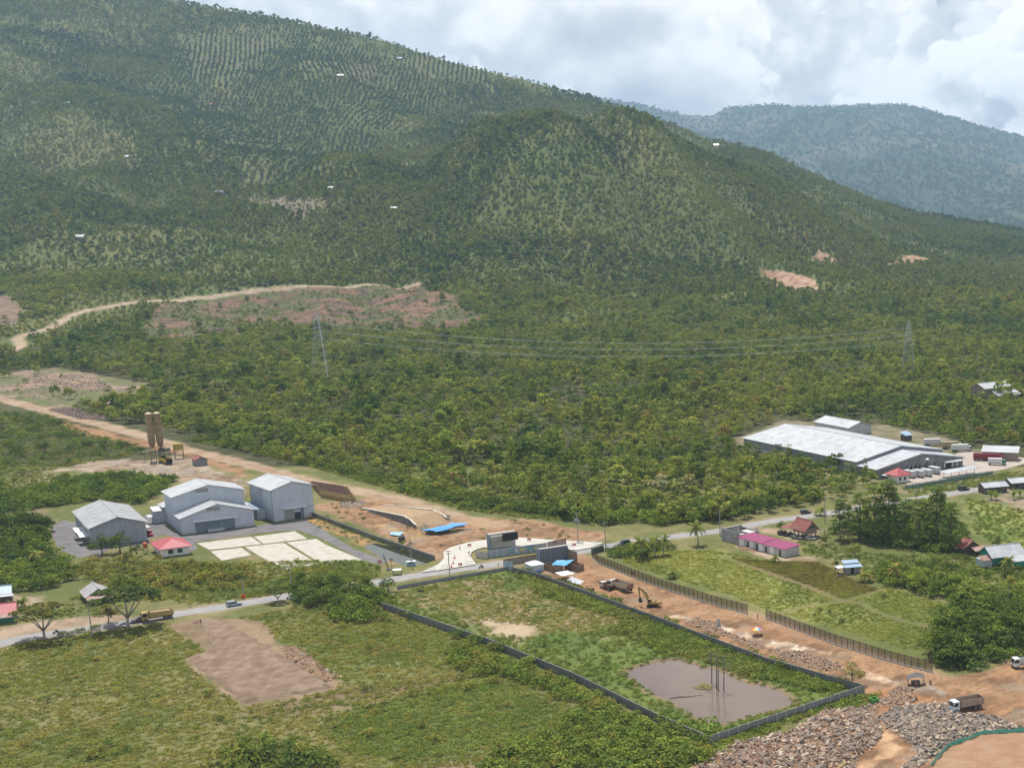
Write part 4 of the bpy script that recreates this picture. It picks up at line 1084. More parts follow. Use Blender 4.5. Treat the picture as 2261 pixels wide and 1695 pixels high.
# purple-roofed row house
p = at(6, 850, 612); e = thing('house', 'long low white row house with bright purple roof beside the meadow', 'house', p, math.radians(43.8))
L_ = 25.5
pbox(e, 'wall', pm('row_house_wall', (0.47, 0.47, 0.46), (0.38, 0.37, 0.36), .6, .85), 0, 6.5, 0, L_, -.1, 2.9)
MB().prism([(0, 2.9), (6.5, 2.9), (6.5, 3.5)], .01, .25).build('gable', MATS['row_house_wall'], e)
for y0, y1 in ((-.4, 11.9), (12.0, L_ + .4)):
    b = MB(); zz = .12 if y0 > 0 else 0; b.slab((-.5, y0, 3.0 + zz), (7.0, y0, 3.65 + zz), (7.0, y1, 3.65 + zz), (-.5, y1, 3.0 + zz), .1); b.build('roof', PURPLE, e)
for y in (2.2, 9.6, 14.6, 19.6): pbox(e, 'door', pm('dark_door', (0.05, 0.055, 0.07), (0.07, 0.07, 0.08), 1, .5), -.07, -.005, y, y + 1.0, 0, 2.2)
for y in (6.0, 12.0, 17.0, 22.4): pbox(e, 'wall_strip', WHITE, -.05, -.005, y, y + 2.2, .2, 2.7)
# unfinished block shell
p = at(6, 170, 380); e = thing('building_shell', 'roofless grey block shell with broken walls beside the purple-roofed house', 'building', p, math.radians(44))
for bx in ((-3.9, -3.6, -10, 0, -.1, 4.6), (-3.6, 5.8, -.3, 0, -.1, 4.4), (-3.6, 5.8, -10, -9.7, -.1, 3.6), (5.5, 5.8, -9.7, -.3, -.1, 3.9), (.8, 1.1, -9.7, -.3, -.1, 3.8)): pbox(e, 'wall', BRICKGREY, *bx)
pbox(e, 'roof_slab', CONC, 1.12, 5.48, -9.6, -3.5, 3.0, 3.2); pbox(e, 'roof_slab', CONC2, -3.58, .78, -9.68, -6.5, 2.9, 3.1)
for x, y in ((-3.3, -9.4), (-3.3, -.8), (5.1, -9.4), (5.1, -.7), (.2, -5)): pbox(e, 'column', CONC2, x, x + .35, y, y + .35, -.1, 5.0)
b = MB(); b.bar((-4.6, -9.6, -.1), (-4.0, -9.8, 4.2), .2); b.build('prop', WOOD, e)
# stilt house with rusty red roof
p = at(6, 1110, 395); e = thing('house', 'wooden stilt house with steep rusty red roof among parked cars', 'house', p, math.radians(38))
for x in (.3, 2.3, 4.3):
    for y in (.3, 2.9, 5.5, 8.1): pbox(e, 'stilt', DARKW, x, x + .25, y, y + .25, -.1, 2.0)
walls(e, 4.8, 8.6, 4.1, 6.6, WOOD, 0, 0, z0=2.0); roof(e, 4.8, 8.6, 4.1, 6.6, RUST, 1.1, .6)
pbox(e, 'gable_board', DARKW, .9, 3.9, -.12, -.01, 4.2, 5.0)
for y in (1.5, 4.4, 7.2): pbox(e, 'window', GLASS, -.06, -.005, y, y + 1.0, 2.9, 4.0)
b = MB(); b.slab((-2.0, 9.4, 2.9), (3, 9.4, 3.9), (3, 13.8, 3.7), (-2.0, 13.8, 2.7), .08); b.build('lean_to_roof', RUST, e)
b = MB(); b.slab((5.9, -1, 3.5), (8.0, -1, 2.8), (8.0, 5, 2.8), (5.9, 5, 3.5), .08); b.build('side_roof', DARKW, e)
for x, y in ((-1.8, 13.5), (2.7, 13.5), (7.8, -.8), (7.8, 4.8)): pbox(e, 'post', DARKW, x, x + .15, y, y + .15, -.1, 2.75)
# small pale blue hut
p = at(6, 1600, 815); e = thing('hut', 'small hut with stepped pale blue sheet roofs beside a young palm', 'hut', p, math.radians(20))
pbox(e, 'wall', pm('hut_boards', (0.34, 0.33, 0.32), (0.24, 0.23, 0.22), .9, .85), 0, 4.6, 0, 3.6, -.1, 2.5)
b = MB(); b.slab((-.8, -1.0, 2.5), (5.4, -1.0, 2.5), (5.4, 1.6, 2.9), (-.8, 1.6, 2.9), .08); b.build('front_roof', BLUEROOF, e)
b = MB(); b.slab((-.5, 1.7, 3.3), (5.2, 1.7, 3.3), (5.2, 4.2, 3.8), (-.5, 4.2, 3.8), .08); b.build('upper_roof', BLUEROOF, e); pbox(e, 'upper_wall', MATS['hut_boards'], 0, 4.6, 1.75, 3.6, 2.51, 3.2)
b = MB(); b.slab((-3.2, -.4, 2.3), (-.9, -.4, 2.6), (-.9, 3.0, 2.6), (-3.2, 3.0, 2.3), .08); b.build('side_roof', pm('pale_sheet', (0.55, 0.58, 0.60), (0.46, 0.49, 0.51), .8, .6), e)
pbox(e, 'doorway', MATS['dark_opening'], 1.5, 2.7, -.06, -.005, 0, 2.0)
for y in (-.2, 2.7): pbox(e, 'post', DARKW, -3.0, -2.88, y, y + .12, -.1, 2.28)
# house with curved zinc roof, green cloth, at the right edge
p = at(11, 1690, 850); e = thing('house', 'tin-roofed house with green cloth walls behind a coconut palm at right edge', 'house', p, math.radians(24))
pbox(e, 'wall', pm('pale_blue_boards', (0.42, 0.47, 0.49), (0.34, 0.38, 0.40), .8, .8), 0, 3.6, -1, 4, -.1, 2.8); b = MB(); b.slab((-.5, -1.6, 2.9), (4.2, -1.6, 2.9), (4.2, 1.5, 4.0), (-.5, 1.5, 4.0), .1); b.build('porch_roof', RUSTX, e)
walls(e, 12, 8, 4.0, 6.4, pm('teal_cloth', (0.03, 0.19, 0.16), (0.05, 0.24, 0.2), .8, .9), 3.7, -1, 'x'); roof(e, 12, 8, 4.0, 6.4, ROOFX, 1.0, .9, 3.7, -1, 'x')
b = MB(); b.slab((9, -6, 2.6), (15, -6, 2.6), (15.6, -2.1, 3.6), (9, -2.1, 3.6), .1); b.build('front_roof', ROOFX, e); pbox(e, 'wall', MATS['teal_cloth'], 9.3, 14.7, -5.6, -2.2, -.1, 2.5)
p = at(11, 1480, 690); e = thing('hut', 'rust-streaked tin hut in the shade of the tall trees', 'hut', p, math.radians(24))
walls(e, 6, 5, 2.8, 4.8, DARKW); roof(e, 6, 5, 2.8, 4.8, RUST, 1.0, .8); b = MB(); b.slab((2, -4.4, 2.1), (8, -4.4, 2.1), (8, -.9, 3.0), (2, -.9, 3.0), .08); b.build('porch_roof', RUSTX, e)
for x in (2.2, 7.6): pbox(e, 'post', DARKW, x, x + .15, -4.2, -4.05, -.1, 2.1)
for q, w, d, l, m in (((12, 1730, 1495), 11, 6, 'low grey-roofed roadside shed nearest the banana plants', ROOFX), ((12, 2060, 1440), 14, 7, 'low roadside house with pale tin roof at the right edge', ROOFX)):
    e = thing('house', l, 'house', at(*q), math.radians(22)); walls(e, w, d, 3.0, 4.2, DARKW, 0, 0, 'x'); roof(e, w, d, 3.0, 4.2, m, .8, .6, 0, 0, 'x')
    for x in (2, 6): pbox(e, 'window', GLASS, x, x + 1.2, -.06, -.005, 1, 2.2)
# hut by the road on the left
p = at(9, 1085, 405); e = thing('hut', 'wooden roadside hut with grey tin gable roof beside the flat-topped tree', 'hut', p, math.radians(37))
walls(e, 6.0, 8.4, 2.7, 4.5, pm('grey_boards', (0.21, 0.185, 0.155), (0.29, 0.26, 0.225), .9, .9, stripe=(2, .3, .2))); roof(e, 6.0, 8.4, 2.7, 4.5, pm('streaky_tin', (0.41, 0.43, 0.45), (0.36, 0.30, 0.28), .5, .55, .4, .2, stripe=(1, .9, .2)), 1.0, .9)
b = MB(); b.slab((-.8, -3.2, 2.0), (7.2, -3.2, 2.0), (7.2, -.95, 2.8), (-.8, -.95, 2.8), .08); b.build('porch_roof', RUSTX, e)
for x in (-.5, 3.2, 6.8): pbox(e, 'post', DARKW, x, x + .14, -3.0, -2.86, -.1, 2.05)
pbox(e, 'doorway', MATS['dark_opening'], 2.4, 3.5, -.06, -.005, 0, 2.0)
# houses cut by the left edge
p = at(9, -120, 650); e = thing('house', 'house with red roof, rusty porch and green base at the left edge', 'house', p, math.radians(28))
pbox(e, 'wall', pm('green_base', (0.03, 0.16, 0.10), (0.05, 0.2, 0.13), .9, .8), 0, 6.5, 0, 7, -.1, 1.2); pbox(e, 'upper_wall', WHITE, .03, 6.47, .03, 6.97, 1.21, 2.8); roof(e, 6.5, 7, 2.9, 4.8, REDROOF, .8, .6, 0, 0, 'x')
b = MB(); b.slab((-.5, -2.6, 2.2), (7, -2.6, 2.2), (7, -.9, 2.7), (-.5, -.9, 2.7), .08); b.build('porch_roof', RUSTX, e)
p = at(9, -160, 400); e = thing('hut', 'dark hut with pale porch roof behind the red-roofed house at left edge', 'hut', p, math.radians(28))
walls(e, 6.5, 5, 3.0, 4.4, DARKW, 0, 0, 'x'); roof(e, 6.5, 5, 3.0, 4.4, BLUEROOF, .8, .5, 0, 0, 'x'); b = MB(); b.slab((2, -2.2, 2.2), (7.4, -2.2, 2.2), (7.4, -.85, 2.6), (2, -.85, 2.6), .1); b.build('porch_roof', PLINTH, e)
# shed by the silos
p = at(10, 1600, 1545); e = thing('shed', 'small grey shed with rust-patched roof beside the dirt road', 'shed', p, math.radians(42))
walls(e, 5.0, 6.0, 3.0, 4.3, CONC_D); roof(e, 5.0, 6.0, 3.0, 4.3, RUST, .5, .4)
# hillside huts
for q, w, d, m, l in (((28, 265, 452), 17, 9, GLOSSW, 'white-roofed farm hut on the hillside at far left, highest of the left slope'), ((28, 540, 684), 12, 8, GLOSSW, 'left of the two adjoining white-roofed hillside huts'), ((28, 574, 679), 14, 8, GLOSSW, 'right of the two adjoining white-roofed hillside huts'),
                      ((28, 326, 1038), 11, 7, GLOSSW, 'white-roofed hut among dark trees at the foot of the slope'), ((28, 1455, 332), 15, 8, GLOSSW, 'white-roofed hut high on the slope amid plantation rows'), ((28, 907, 461), 17, 8, REDROOF, 'long red-roofed hut on the middle of the slope'),
                      ((28, 927, 838), 14, 9, pm('dark_roof', (0.09, 0.11, 0.14), (0.12, 0.14, 0.16), .6, .6), 'dark-roofed farm house at the foot of the plantation'), ((28, 1715, 258), 12, 6, BLUEROOF, 'bluish-roofed hut just below the ridge'),
                      ((28, 1688, 908), 9, 6, GLOSSW, 'tiny white-roofed hut below the rounded hill'), ((28, 1418, 822), 8, 5, GLOSSW, 'tiny white-roofed hut right of the bare ridge path'), ((29, 872, 634), 11, 7, GLOSSW, 'white-roofed hut on the far spur beyond the rounded hill')):
    c = on(*q); e = thing('hut', l, 'hut', (c.x, c.y, c.z), 0)
    pbox(e, 'wall', WOOD, 0, w, 0, d, -3, 3.6); roof(e, w, d, 3.6, 6.0, m, .8, .8, 0, 0, 'x')
# ------------------------------------------------------------------ walls and fences
def run(P, name, label, cat, h, seg, panel_mat, post_mat, coping=None, thick=.12, post=.22, posth=.1):
    """a wall or fence along a polyline: every panel, post and coping length is a piece of it"""
    P = [Vector((a[0], a[1], 0)) for a in P]
    e = thing(name, label, cat, P[0])
    for i in range(len(P) - 1):
        a, b = P[i] - P[0], P[i + 1] - P[0]; L = (b - a).length; n = max(1, round(L / seg)); s = L / n; rz = math.atan2(b.y - a.y, b.x - a.x); d = (b - a) / n
        pm_ = MB().box(post / 2, s - post / 2, -thick / 2, thick / 2, -.2, h).me('panel', panel_mat)
        po = MB().box(-post / 2, post / 2, -post / 2, post / 2, -.2, h + posth).me('post', post_mat)
        co = MB().box(post / 2, s - post / 2, -thick * .8, thick * .8, h + .003, h + .10).me('coping', coping) if coping else None
        for k in range(n):
            dz = (RNG.random() - .5) * .08 if h > 1 else 0
            link('panel', pm_, e, a + d * k + Vector((0, 0, dz)), (0, 0, rz)); link('post', po, e, a + d * k, (0, 0, rz))
            if co: link('coping', co, e, a + d * k + Vector((0, 0, dz)), (0, 0, rz))
    link('post', po, e, b, (0, 0, rz))
    return e


PANELC = pm('precast_panel', (0.115, 0.12, 0.125), (0.18, 0.18, 0.178), .35, .9, .15, bump=.2)
COPE = pm('lichen_coping', (0.24, 0.235, 0.215), (0.17, 0.165, 0.155), .8, .9)
ZW = 2.1
CW = [at(25, 400, 650, z=ZW), at(25, 1020, 860, z=ZW), at(25, 1560, 1075, z=ZW), at(25, 2080, 1330, z=ZW), at(22, 285, 1465, z=ZW)]
run(CW, 'wall', 'long grey precast wall on the lower left side of the pond compound', 'wall', ZW, 3.0, PANELC, CONC_D, COPE)
run([at(22, 285, 1465, z=ZW), at(22, 1236, 1152, z=ZW)], 'wall', 'grey precast wall on the lower right side, nearest the rubble', 'wall', ZW, 3.0, pm('paler_panel', (0.19, 0.195, 0.20), (0.25, 0.25, 0.247), .35, .9, .15, bump=.2), CONC2, COPE)
CR = [at(22, 1236, 1152, z=ZW), at(22, 640, 985, z=ZW), at(22, 0, 745, z=ZW), at(4, 800, 760, z=ZW), at(4, 440, 668, z=ZW)]
run(CR, 'wall', 'long dark precast wall between the compound and the construction road', 'wall', ZW, 3.0, PANELC, CONC_D, COPE)
run([at(4, 440, 700), at(3, 1900, 1060), at(3, 1450, 1135), at(3, 985, 1222)], 'wall', 'low mossy wall between the compound and the asphalt road', 'wall', 1.1, 3.0, CONC_D, CONC_D, COPE)
STONE = pm('dark_masonry', (0.12, 0.115, 0.105), (0.21, 0.20, 0.18), .6, .95, .1, bump=.5)
run([at(3, -130, 300), at(3, 100, 385), at(3, 700, 612), at(3, 1430, 862)], 'wall', 'dark masonry wall with ivy along the water channel', 'wall', 1.7, 4.0, STONE, STONE, None, .5, .5, 0.02)

NET = pm('fence_net', (0.20, 0.140, 0.10), (0.15, 0.105, 0.078), 1.2, .9, .1, alpha=.66)
FPOST = pm('fence_post', (0.075, 0.06, 0.05), (0.11, 0.09, 0.075), 1, .8)
def net_fence(P, label, h=2.9):
    P = [Vector((a[0], a[1], 0)) for a in P]
    e = thing('fence', label, 'fence', P[0])
    for i in range(len(P) - 1):
        a, b = P[i] - P[0], P[i + 1] - P[0]; L = (b - a).length; n = max(1, round(L / 2.3)); s = L / n; rz = math.atan2(b.y - a.y, b.x - a.x); d = (b - a) / n
        net = meshdata('net', [(.05, 0, .3), (s - .05, 0, .3), (s - .05, 0, h - .05), (.05, 0, h - .05)], [(0, 1, 2, 3)], [NET])
        po = MB().box(-.07, .07, -.07, .07, -.2, h + .12).me('post', FPOST)
        ra = MB().box(.07, s - .07, -.03, .03, h - .04, h + .04).box(.07, s - .07, -.03, .03, h * .52, h * .52 + .07).me('rail', FPOST)
        kb = MB().box(.0, s - .01, -.16, .16, -.2, .28).me('kerb', CONC2)
        for k in range(n):
            q = a + d * k
            link('net', net, e, q, (0, 0, rz)); link('post', po, e, q, (0, 0, rz)); link('rail', ra, e, q, (0, 0, rz)); link('kerb', kb, e, q, (0, 0, rz))
    link('post', po, e, b, (0, 0, rz)); return e
net_fence([at(4, 1425, 560), at(4, 1500, 630), at(4, 1900, 790), at(8, 900, 270), at(8, 1500, 460), at(8, 1935, 580)], 'long brown net fence between the construction road and the meadow, near the junction')
net_fence([at(22, 637, 748), at(22, 1060, 905), at(22, 1400, 1010), at(22, 1650, 1075)], 'long brown net fence between the construction road and the meadow, nearest the rubble')
e = run([at(4, 1415, 520), at(4, 1565, 475)], 'fence', 'short dark green sheet fence at the junction by the palms', 'fence', 2.2, 1.5, pm('dark_green_sheet', (0.06, 0.085, 0.05), (0.085, 0.11, 0.07), 1, .7), FPOST, None, .06, .1)

# ------------------------------------------------------------------ trees and shrubs one can tell apart
def here(*q): return at(*q)
UM = [((9, 545, 835), 1.3, 'flat-topped roadside tree casting shade beside the road, leftmost', 0, (0.075, 0.082, 0.030)), ((9, 1565, 690), 1.55, 'flat-topped roadside tree overhanging the yellow dump truck', 1, (0.040, 0.058, 0.022))]
for q, s_, l, k, c in UM: tree(here(*q), l, None, s_, CROWN_UMB[k], UMB_TRUNK[k], c, name='acacia_tree')
tree(here(20, 1697, 1462), 'small flat-topped tree at the road bend near the silver car', None, .62, CROWN_UMB[0], UMB_TRUNK[1], (0.045, 0.066, 0.024), name='acacia_tree')
tree(here(9, 1330, 640), 'scraggly tree beside the tin-roofed roadside hut', None, .75, CROWN_HI[0], TRUNK[0], (0.085, 0.075, 0.035))
tree(here(7, 165, 700), 'half-dry tree at the corner of the compound wall', None, .85, CROWN_HI[2], TRUNK[1], (0.155, 0.145, 0.085))
tree(here(3, 870, 1240), 'round bushy tree beside the road, left of the utility pole', None, .78, CROWN_HI[1], TRUNK[0], (0.055, 0.082, 0.026), sz=.85)
for q, s_, l in (((1, 930, 1500), 1.15, 'left of the two mango trees in front of the grey warehouse'), ((1, 1220, 1480), 1.3, 'right of the two mango trees in front of the grey warehouse'), ((1, 1490, 1530), .7, 'small pale tree beside the orange water tank')):
    tree(here(*q), l, 'mango trees', s_, CROWN_HI[int(s_ * 50) % 5], None, (0.045, 0.068, 0.022), sz=.8)
for i, (q, s_, l) in enumerate((((6, 1350, 455), .62, 'slim tree beside the stilt house'), ((6, 1700, 600), .75, 'light green round tree left of the tall trees'), ((6, 800, 280), .55, 'shrubby tree behind the parked pickup at the stilt house'), ((6, 1560, 440), .9, 'grey leafless-looking tree beside the stilt house'), ((6, 1470, 740), .45, 'small dark tree beside the blue hut'),
                              ((20, 275, 560), 1.0, 'large dark bushy tree left of the silos'), ((20, 860, 560), .7, 'bushy tree against the silo legs'), ((20, 770, 350), .95, 'dark round tree at the edge of the rocky clearing'), ((11, 1900, 620), .75, 'dark tree behind the tin-roofed house'))):
    tree(here(*q), l, None, s_, None, None, [(0.075, 0.095, 0.030), (0.095, 0.125, 0.032), (0.06, 0.08, 0.025), (0.095, 0.095, 0.065), (0.04, 0.06, 0.022), (0.045, 0.065, 0.024), (0.06, 0.085, 0.026), (0.035, 0.052, 0.022), (0.05, 0.07, 0.025)][i], sz=.9)
# the tall grove
GR = [(23, 1090, 1080), (23, 1210, 1080), (23, 1300, 1100), (23, 1385, 1095), (23, 1480, 1110), (23, 1570, 1125), (23, 1680, 1120), (23, 1760, 1150), (23, 1250, 1010), (23, 1420, 1015), (23, 1600, 1020), (23, 1710, 1010), (23, 1330, 960), (23, 1520, 960), (23, 1640, 930), (23, 1140, 1010)]
for k, q in enumerate(GR):
    s_ = (.80, .95, 1.15, 1.2, .9, .95, 1.15, .95, .6, .75, .65, .7, .45, .45, .4, .5)[k]
    tree(here(*q), 'tall dark tree with layered branches in the grove between road and field', 'tall grove trees', s_ * .84, CROWN_TALL[k % 3], TRUNK_TALL[k % 2], [(0.062, 0.092, 0.028), (0.076, 0.108, 0.030), (0.094, 0.126, 0.033)][k % 3], name='tall_tree')


WALLINE = np.array([tuple(v)[:2] for v in CW])


def plant_area(P, step, fn, limit=None, jit=.9, keep=1.0):
    gx, gy = grid_points(P[:, 0].min(), P[:, 0].max(), P[:, 1].min(), P[:, 1].max(), step, jit)
    m = sdist(P, gx, gy) > 0
    m &= RNG.random(gx.size) < keep; m &= ldist(WALLINE, gx, gy) > 4.6
    pts = list(zip(gx[m], gy[m]))
    if limit and len(pts) > limit: pts = [pts[i] for i in RNG.permutation(len(pts))[:limit]]
    for a, b in pts: fn(a, b)
    return len(pts)


def treeset(P, step, smin, smax, label, group, cols, limit=None, keep=1.0, sz=.9):
    plant_area(P, step, lambda a, b: tree((a, b, 0), label, group, smin + (smax - smin) * RNG.random(), None, None, np.array(cols[int(RNG.integers(len(cols)))]) * (.85 + .3 * RNG.random()), sz=sz), limit, .9, keep)


def shrubset(P, step, smin, smax, label, group, cols, limit=None, keep=1.0, sz=.9):
    plant_area(P, step, lambda a, b: shrub((a, b, -.05), label, group, smin + (smax - smin) * RNG.random(), np.array(cols[int(RNG.integers(len(cols)))]) * (.85 + .3 * RNG.random()), None, sz), limit, .9, keep)


G1 = [(0.074, 0.106, 0.026), (0.058, 0.088, 0.024), (0.044, 0.070, 0.023)]
G2 = [(0.085, 0.120, 0.028), (0.070, 0.105, 0.028), (0.100, 0.135, 0.034)]
G3 = [(0.110, 0.118, 0.036), (0.080, 0.100, 0.030), (0.130, 0.125, 0.045)]
treeset(poly((22, 1640, 860), (22, 1750, 770), (22, 2000, 720), (22, 2350, 700), (22, 2350, 940), (22, 2100, 990), (22, 1900, 1040), (22, 1700, 1060), (22, 1640, 960)), 4.4, .95, 1.35, 'dense vine-draped tree in the thicket at right, beside the fence end', 'thicket beside the fence end', G1, 40)
treeset(poly((22, 1260, 480), (22, 1450, 470), (22, 1700, 520), (22, 2000, 600), (22, 2010, 650), (22, 1850, 680), (22, 1700, 620), (22, 1450, 560)), 4.2, .62, .95, 'bushy light green tree in the orchard row right of the meadow', 'orchard row right of the meadow', G2, 36)
treeset(poly((22, 2030, 660), (22, 2350, 560), (22, 2350, 720), (22, 2050, 740)), 5, .5, .75, 'bushy tree at the right edge above the thicket', 'bushes at the right edge', G2, 14)
treeset(poly((25, -150, 560), (25, 150, 530), (25, 330, 560), (25, 420, 640), (25, 480, 720), (25, 330, 780), (25, 150, 760), (25, 0, 690), (25, -150, 640)), 4.0, .50, .88, 'dense shrubby tree in the clump between road and compound wall', 'clump between road and compound wall', G1, 30)
treeset(poly((20, -60, 950), (20, 250, 960), (20, 310, 1040), (20, 290, 1130), (20, 100, 1230), (20, -60, 1240)), 4.6, .7, 1.1, 'dark tree in the dense clump left of the grey warehouse', 'clump left of the grey warehouse', [G1[1], G1[2], (0.040, 0.060, 0.023)], 24)
treeset(poly((20, -60, 820), (20, 150, 790), (20, 350, 730), (20, 700, 690), (20, 1000, 700), (20, 1060, 720), (20, 960, 810), (20, 880, 870), (20, 600, 840), (20, 350, 880), (20, -60, 930)), 4.4, .42, .75, 'bushy tree in the belt behind the grey warehouse', 'belt behind the grey warehouse', G1 + G2[:1], 30)
treeset(poly((20, -60, 1260), (20, 300, 1230), (20, 430, 1330), (20, 250, 1400), (20, -60, 1400)), 4.4, .45, .7, 'bushy green tree in the thicket behind the roadside houses', 'thicket behind roadside houses', G2, 18)
treeset(poly((20, 440, 1230), (20, 900, 1210), (20, 1500, 1260), (20, 1560, 1340), (20, 1380, 1400), (20, 900, 1370), (20, 700, 1350), (20, 480, 1320)), 5.6, .38, .62, 'yellowish-green scrub tree between the red-roofed house and the road', 'scrub between house and road', G3, 24)
treeset(poly((6, -420, 120), (6, 0, 60), (6, 500, 40), (6, 700, 30), (6, 720, 90), (6, 480, 130), (6, -100, 190), (6, -420, 230)), 6, .75, 1.1, 'broad dark tree at the forest edge beside the asphalt road', 'forest edge trees by the road', G1, 14)
# shrubs
shrubset(poly((25, 840, 880), (25, 1000, 880), (25, 1170, 950), (25, 1560, 1110), (25, 1800, 1240), (25, 1800, 1290), (25, 1500, 1230), (25, 1150, 1110), (25, 900, 1090), (25, 830, 1000)), 2.5, 1.2, 2.0, 'bushy shrub in the hedge below the long compound wall', 'hedge below the compound wall', G2 + G3[:1], 110)
shrubset(poly((25, 1600, 1330), (25, 2000, 1330), (25, 2330, 1420), (22, 400, 1440), (22, 300, 1640), (25, 2100, 1700), (25, 1000, 1700), (25, 1150, 1520), (25, 1500, 1440)), 2.8, 1.4, 2.5, 'low shrub in the foreground thicket below the compound corner', 'foreground thicket below the compound', G2, 110)
shrubset(poly((24, 1380, 1570), (24, 1560, 1500), (24, 1900, 1580), (24, 2000, 1700), (24, 1350, 1700)), 2.8, 1.8, 3.0, 'leafy shrub in the clump at the bottom edge of the fields', 'clump at the bottom edge', G1 + G3[:1], 26)
shrubset(poly((24, 430, 1560), (24, 700, 1500), (24, 800, 1560), (24, 640, 1600), (24, 450, 1620)), 2.6, .9, 1.5, 'dark shrub in the small clump at lower left', 'small clump at lower left', G1 + G3[:1], 10)
shrubset(poly((4, 1560, 470), (4, 2050, 400), (4, 2300, 420), (22, 120, 330), (22, 0, 330), (4, 2050, 590), (4, 1700, 570)), 3.0, .9, 1.8, 'shrub on the bank between the asphalt road and the meadow', 'shrubs on the meadow bank', G1, 26)
shrubset(poly((24, 280, 850), (24, 600, 800), (24, 640, 850), (24, 300, 900)), 2.4, .8, 1.3, 'shrub on the verge below the roadside trees', 'verge shrubs', G1, 10)
for q in ((25, 2130, 1400), (25, 2200, 1440), (22, 160, 1470), (22, 200, 1500), (22, 240, 1530), (22, 120, 1430), (22, 290, 1545), (22, 90, 1455), (25, 960, 900), (25, 1100, 935), (25, 1130, 950), (25, 860, 860), (25, 520, 730), (25, 560, 745)): shrub(here(*q), 'leafy shrub growing against the outside of the long compound wall', 'shrubs against the compound wall', 1.3 + .9 * RNG.random(), G2[1])
for q in ((22, 1090, 770), (22, 960, 695), (22, 1015, 715), (22, 930, 730), (22, 1365, 620)): shrub(here(*q), 'lone dark shrub standing in the open meadow', 'lone meadow shrubs', .5 + .5 * RNG.random(), G1[2])


# palms
def frond_mesh(seed, L=3.6, droop=1.5):
    r = np.random.default_rng(seed); n = 15; V = []; Fc = []
    def sp(s): return Vector((L * s * (1 - .18 * s), 0, .9 * s * 1.25 - droop * 1.55 * s * s))
    for i in range(n):
        s = .10 + .88 * i / (n - 1); p = sp(s); tdir = (sp(min(1, s + .03)) - sp(s - .03)).normalized(); ll = .95 * math.sin(math.pi * min(.98, s * .82 + .15)) + .12
        for sd in (-1, 1):
            d = (tdir * .45 + Vector((0, sd, 0)) * .85 + Vector((0, 0, -.42))).normalized(); w = tdir * .13
            o = len(V); V += [p - w, p + w, p + d * ll + w * .2]; Fc.append((o, o + 1, o + 2))
    for i in range(8):
        a, b = sp(i / 8), sp((i + 1) / 8); w = Vector((0, .05, 0)); o = len(V); V += [a - w, a + w, b + w, b - w]; Fc.append((o, o + 1, o + 2, o + 3))
    me = meshdata('frond', V, Fc, [LEAF])
    me.attributes.new('leaf', 'FLOAT_COLOR', 'POINT').data.foreach_set('color', np.repeat(np.array([[1, 1, 1, 1.0]]), len(V), 0).reshape(-1))
    return me


FROND = [frond_mesh(0), frond_mesh(1, 3.4, 2.1), frond_mesh(2, 3.2, .9)]
PTR = []
for h in (2.0, 5.0, 8.0):
    b = MB(); b.tube([(0, 0, -.2), (.12, .05, h * .35), (.3, .1, h * .7), (.42, .15, h)], [.24, .17, .15, .13], 7); PTR.append((h, b.me('trunk', PALEBARK, True)))


def palm(q, k, s_, label, col=(0.085, 0.105, 0.032), dry=0):
    h, me = PTR[k]; t = thing('coconut_palm', label, 'palm', here(*q), RNG.random() * 6.28, None, s_); link('trunk', me, t)
    for i in range(15):
        f = link('frond', FROND[int(i % 3)], t, (.42 * h / h, .15, h - .05), (0, -.25 + .5 * RNG.random() - (.55 if i % 3 == 2 else 0), i * 2.4 + RNG.random() * .4)); tint_of(f, (0.20, 0.15, 0.05) if i < dry else np.array(col) * (.8 + .4 * RNG.random()))
for q, k, s_, l, dr in (((6, 1810, 900), 0, 1.15, 'young coconut palm with yellowing fronds beside the blue hut', 5), ((6, 712, 665), 0, .75, 'small upright palm in front of the purple-roofed house', 0), ((11, 660, 1040), 1, 1.0, 'coconut palm with golden lower fronds in the orchard row', 5),
                        ((11, 830, 1080), 0, 1.1, 'low palm half hidden in the orchard row', 2), ((11, 1530, 1290), 1, 1.05, 'dark palm with spread fronds at the middle of the orchard row', 2), ((11, 2010, 1290), 2, .95, 'tall coconut palm standing clear right of the orchard row', 3), ((11, 1990, 960), 1, 1.1, 'coconut palm in front of the tin-roofed house', 1),
                        ((22, 1640, 1000), 1, .75, 'palm at the tip of the thicket by the fence end', 3), ((22, 225, 300), 1, 1.35, 'palm on the bank beside the asphalt road, left of the block shell', 0), ((22, 10, 360), 1, 1.1, 'palm at the meadow end nearest the junction', 0), ((22, 60, 500), 0, .8, 'short palm behind the net fence', 0),
                        ((4, 2040, 575), 1, 1.25, 'leaning palm on the bank above the meadow', 2), ((4, 2190, 545), 1, 1.2, 'palm beside the leaning palm on the bank', 0), ((20, 235, 1250), 1, .95, 'palm among the dark trees left of the grey warehouse', 4), ((9, 260, 440), 0, .9, 'palm in the yard of the red-roofed house at left', 1),
                        ((21, 1795, 255), 2, 1.0, 'lone palm rising above the forest behind the junction', 1), ((13, 430, 1530), 2, .9, 'dark palm below the left pylon', 1), ((6, 1270, 100), 0, 1.1, 'palm beside the road behind the stilt house', 0)):
    palm(q, k, s_, l, dry=dr)


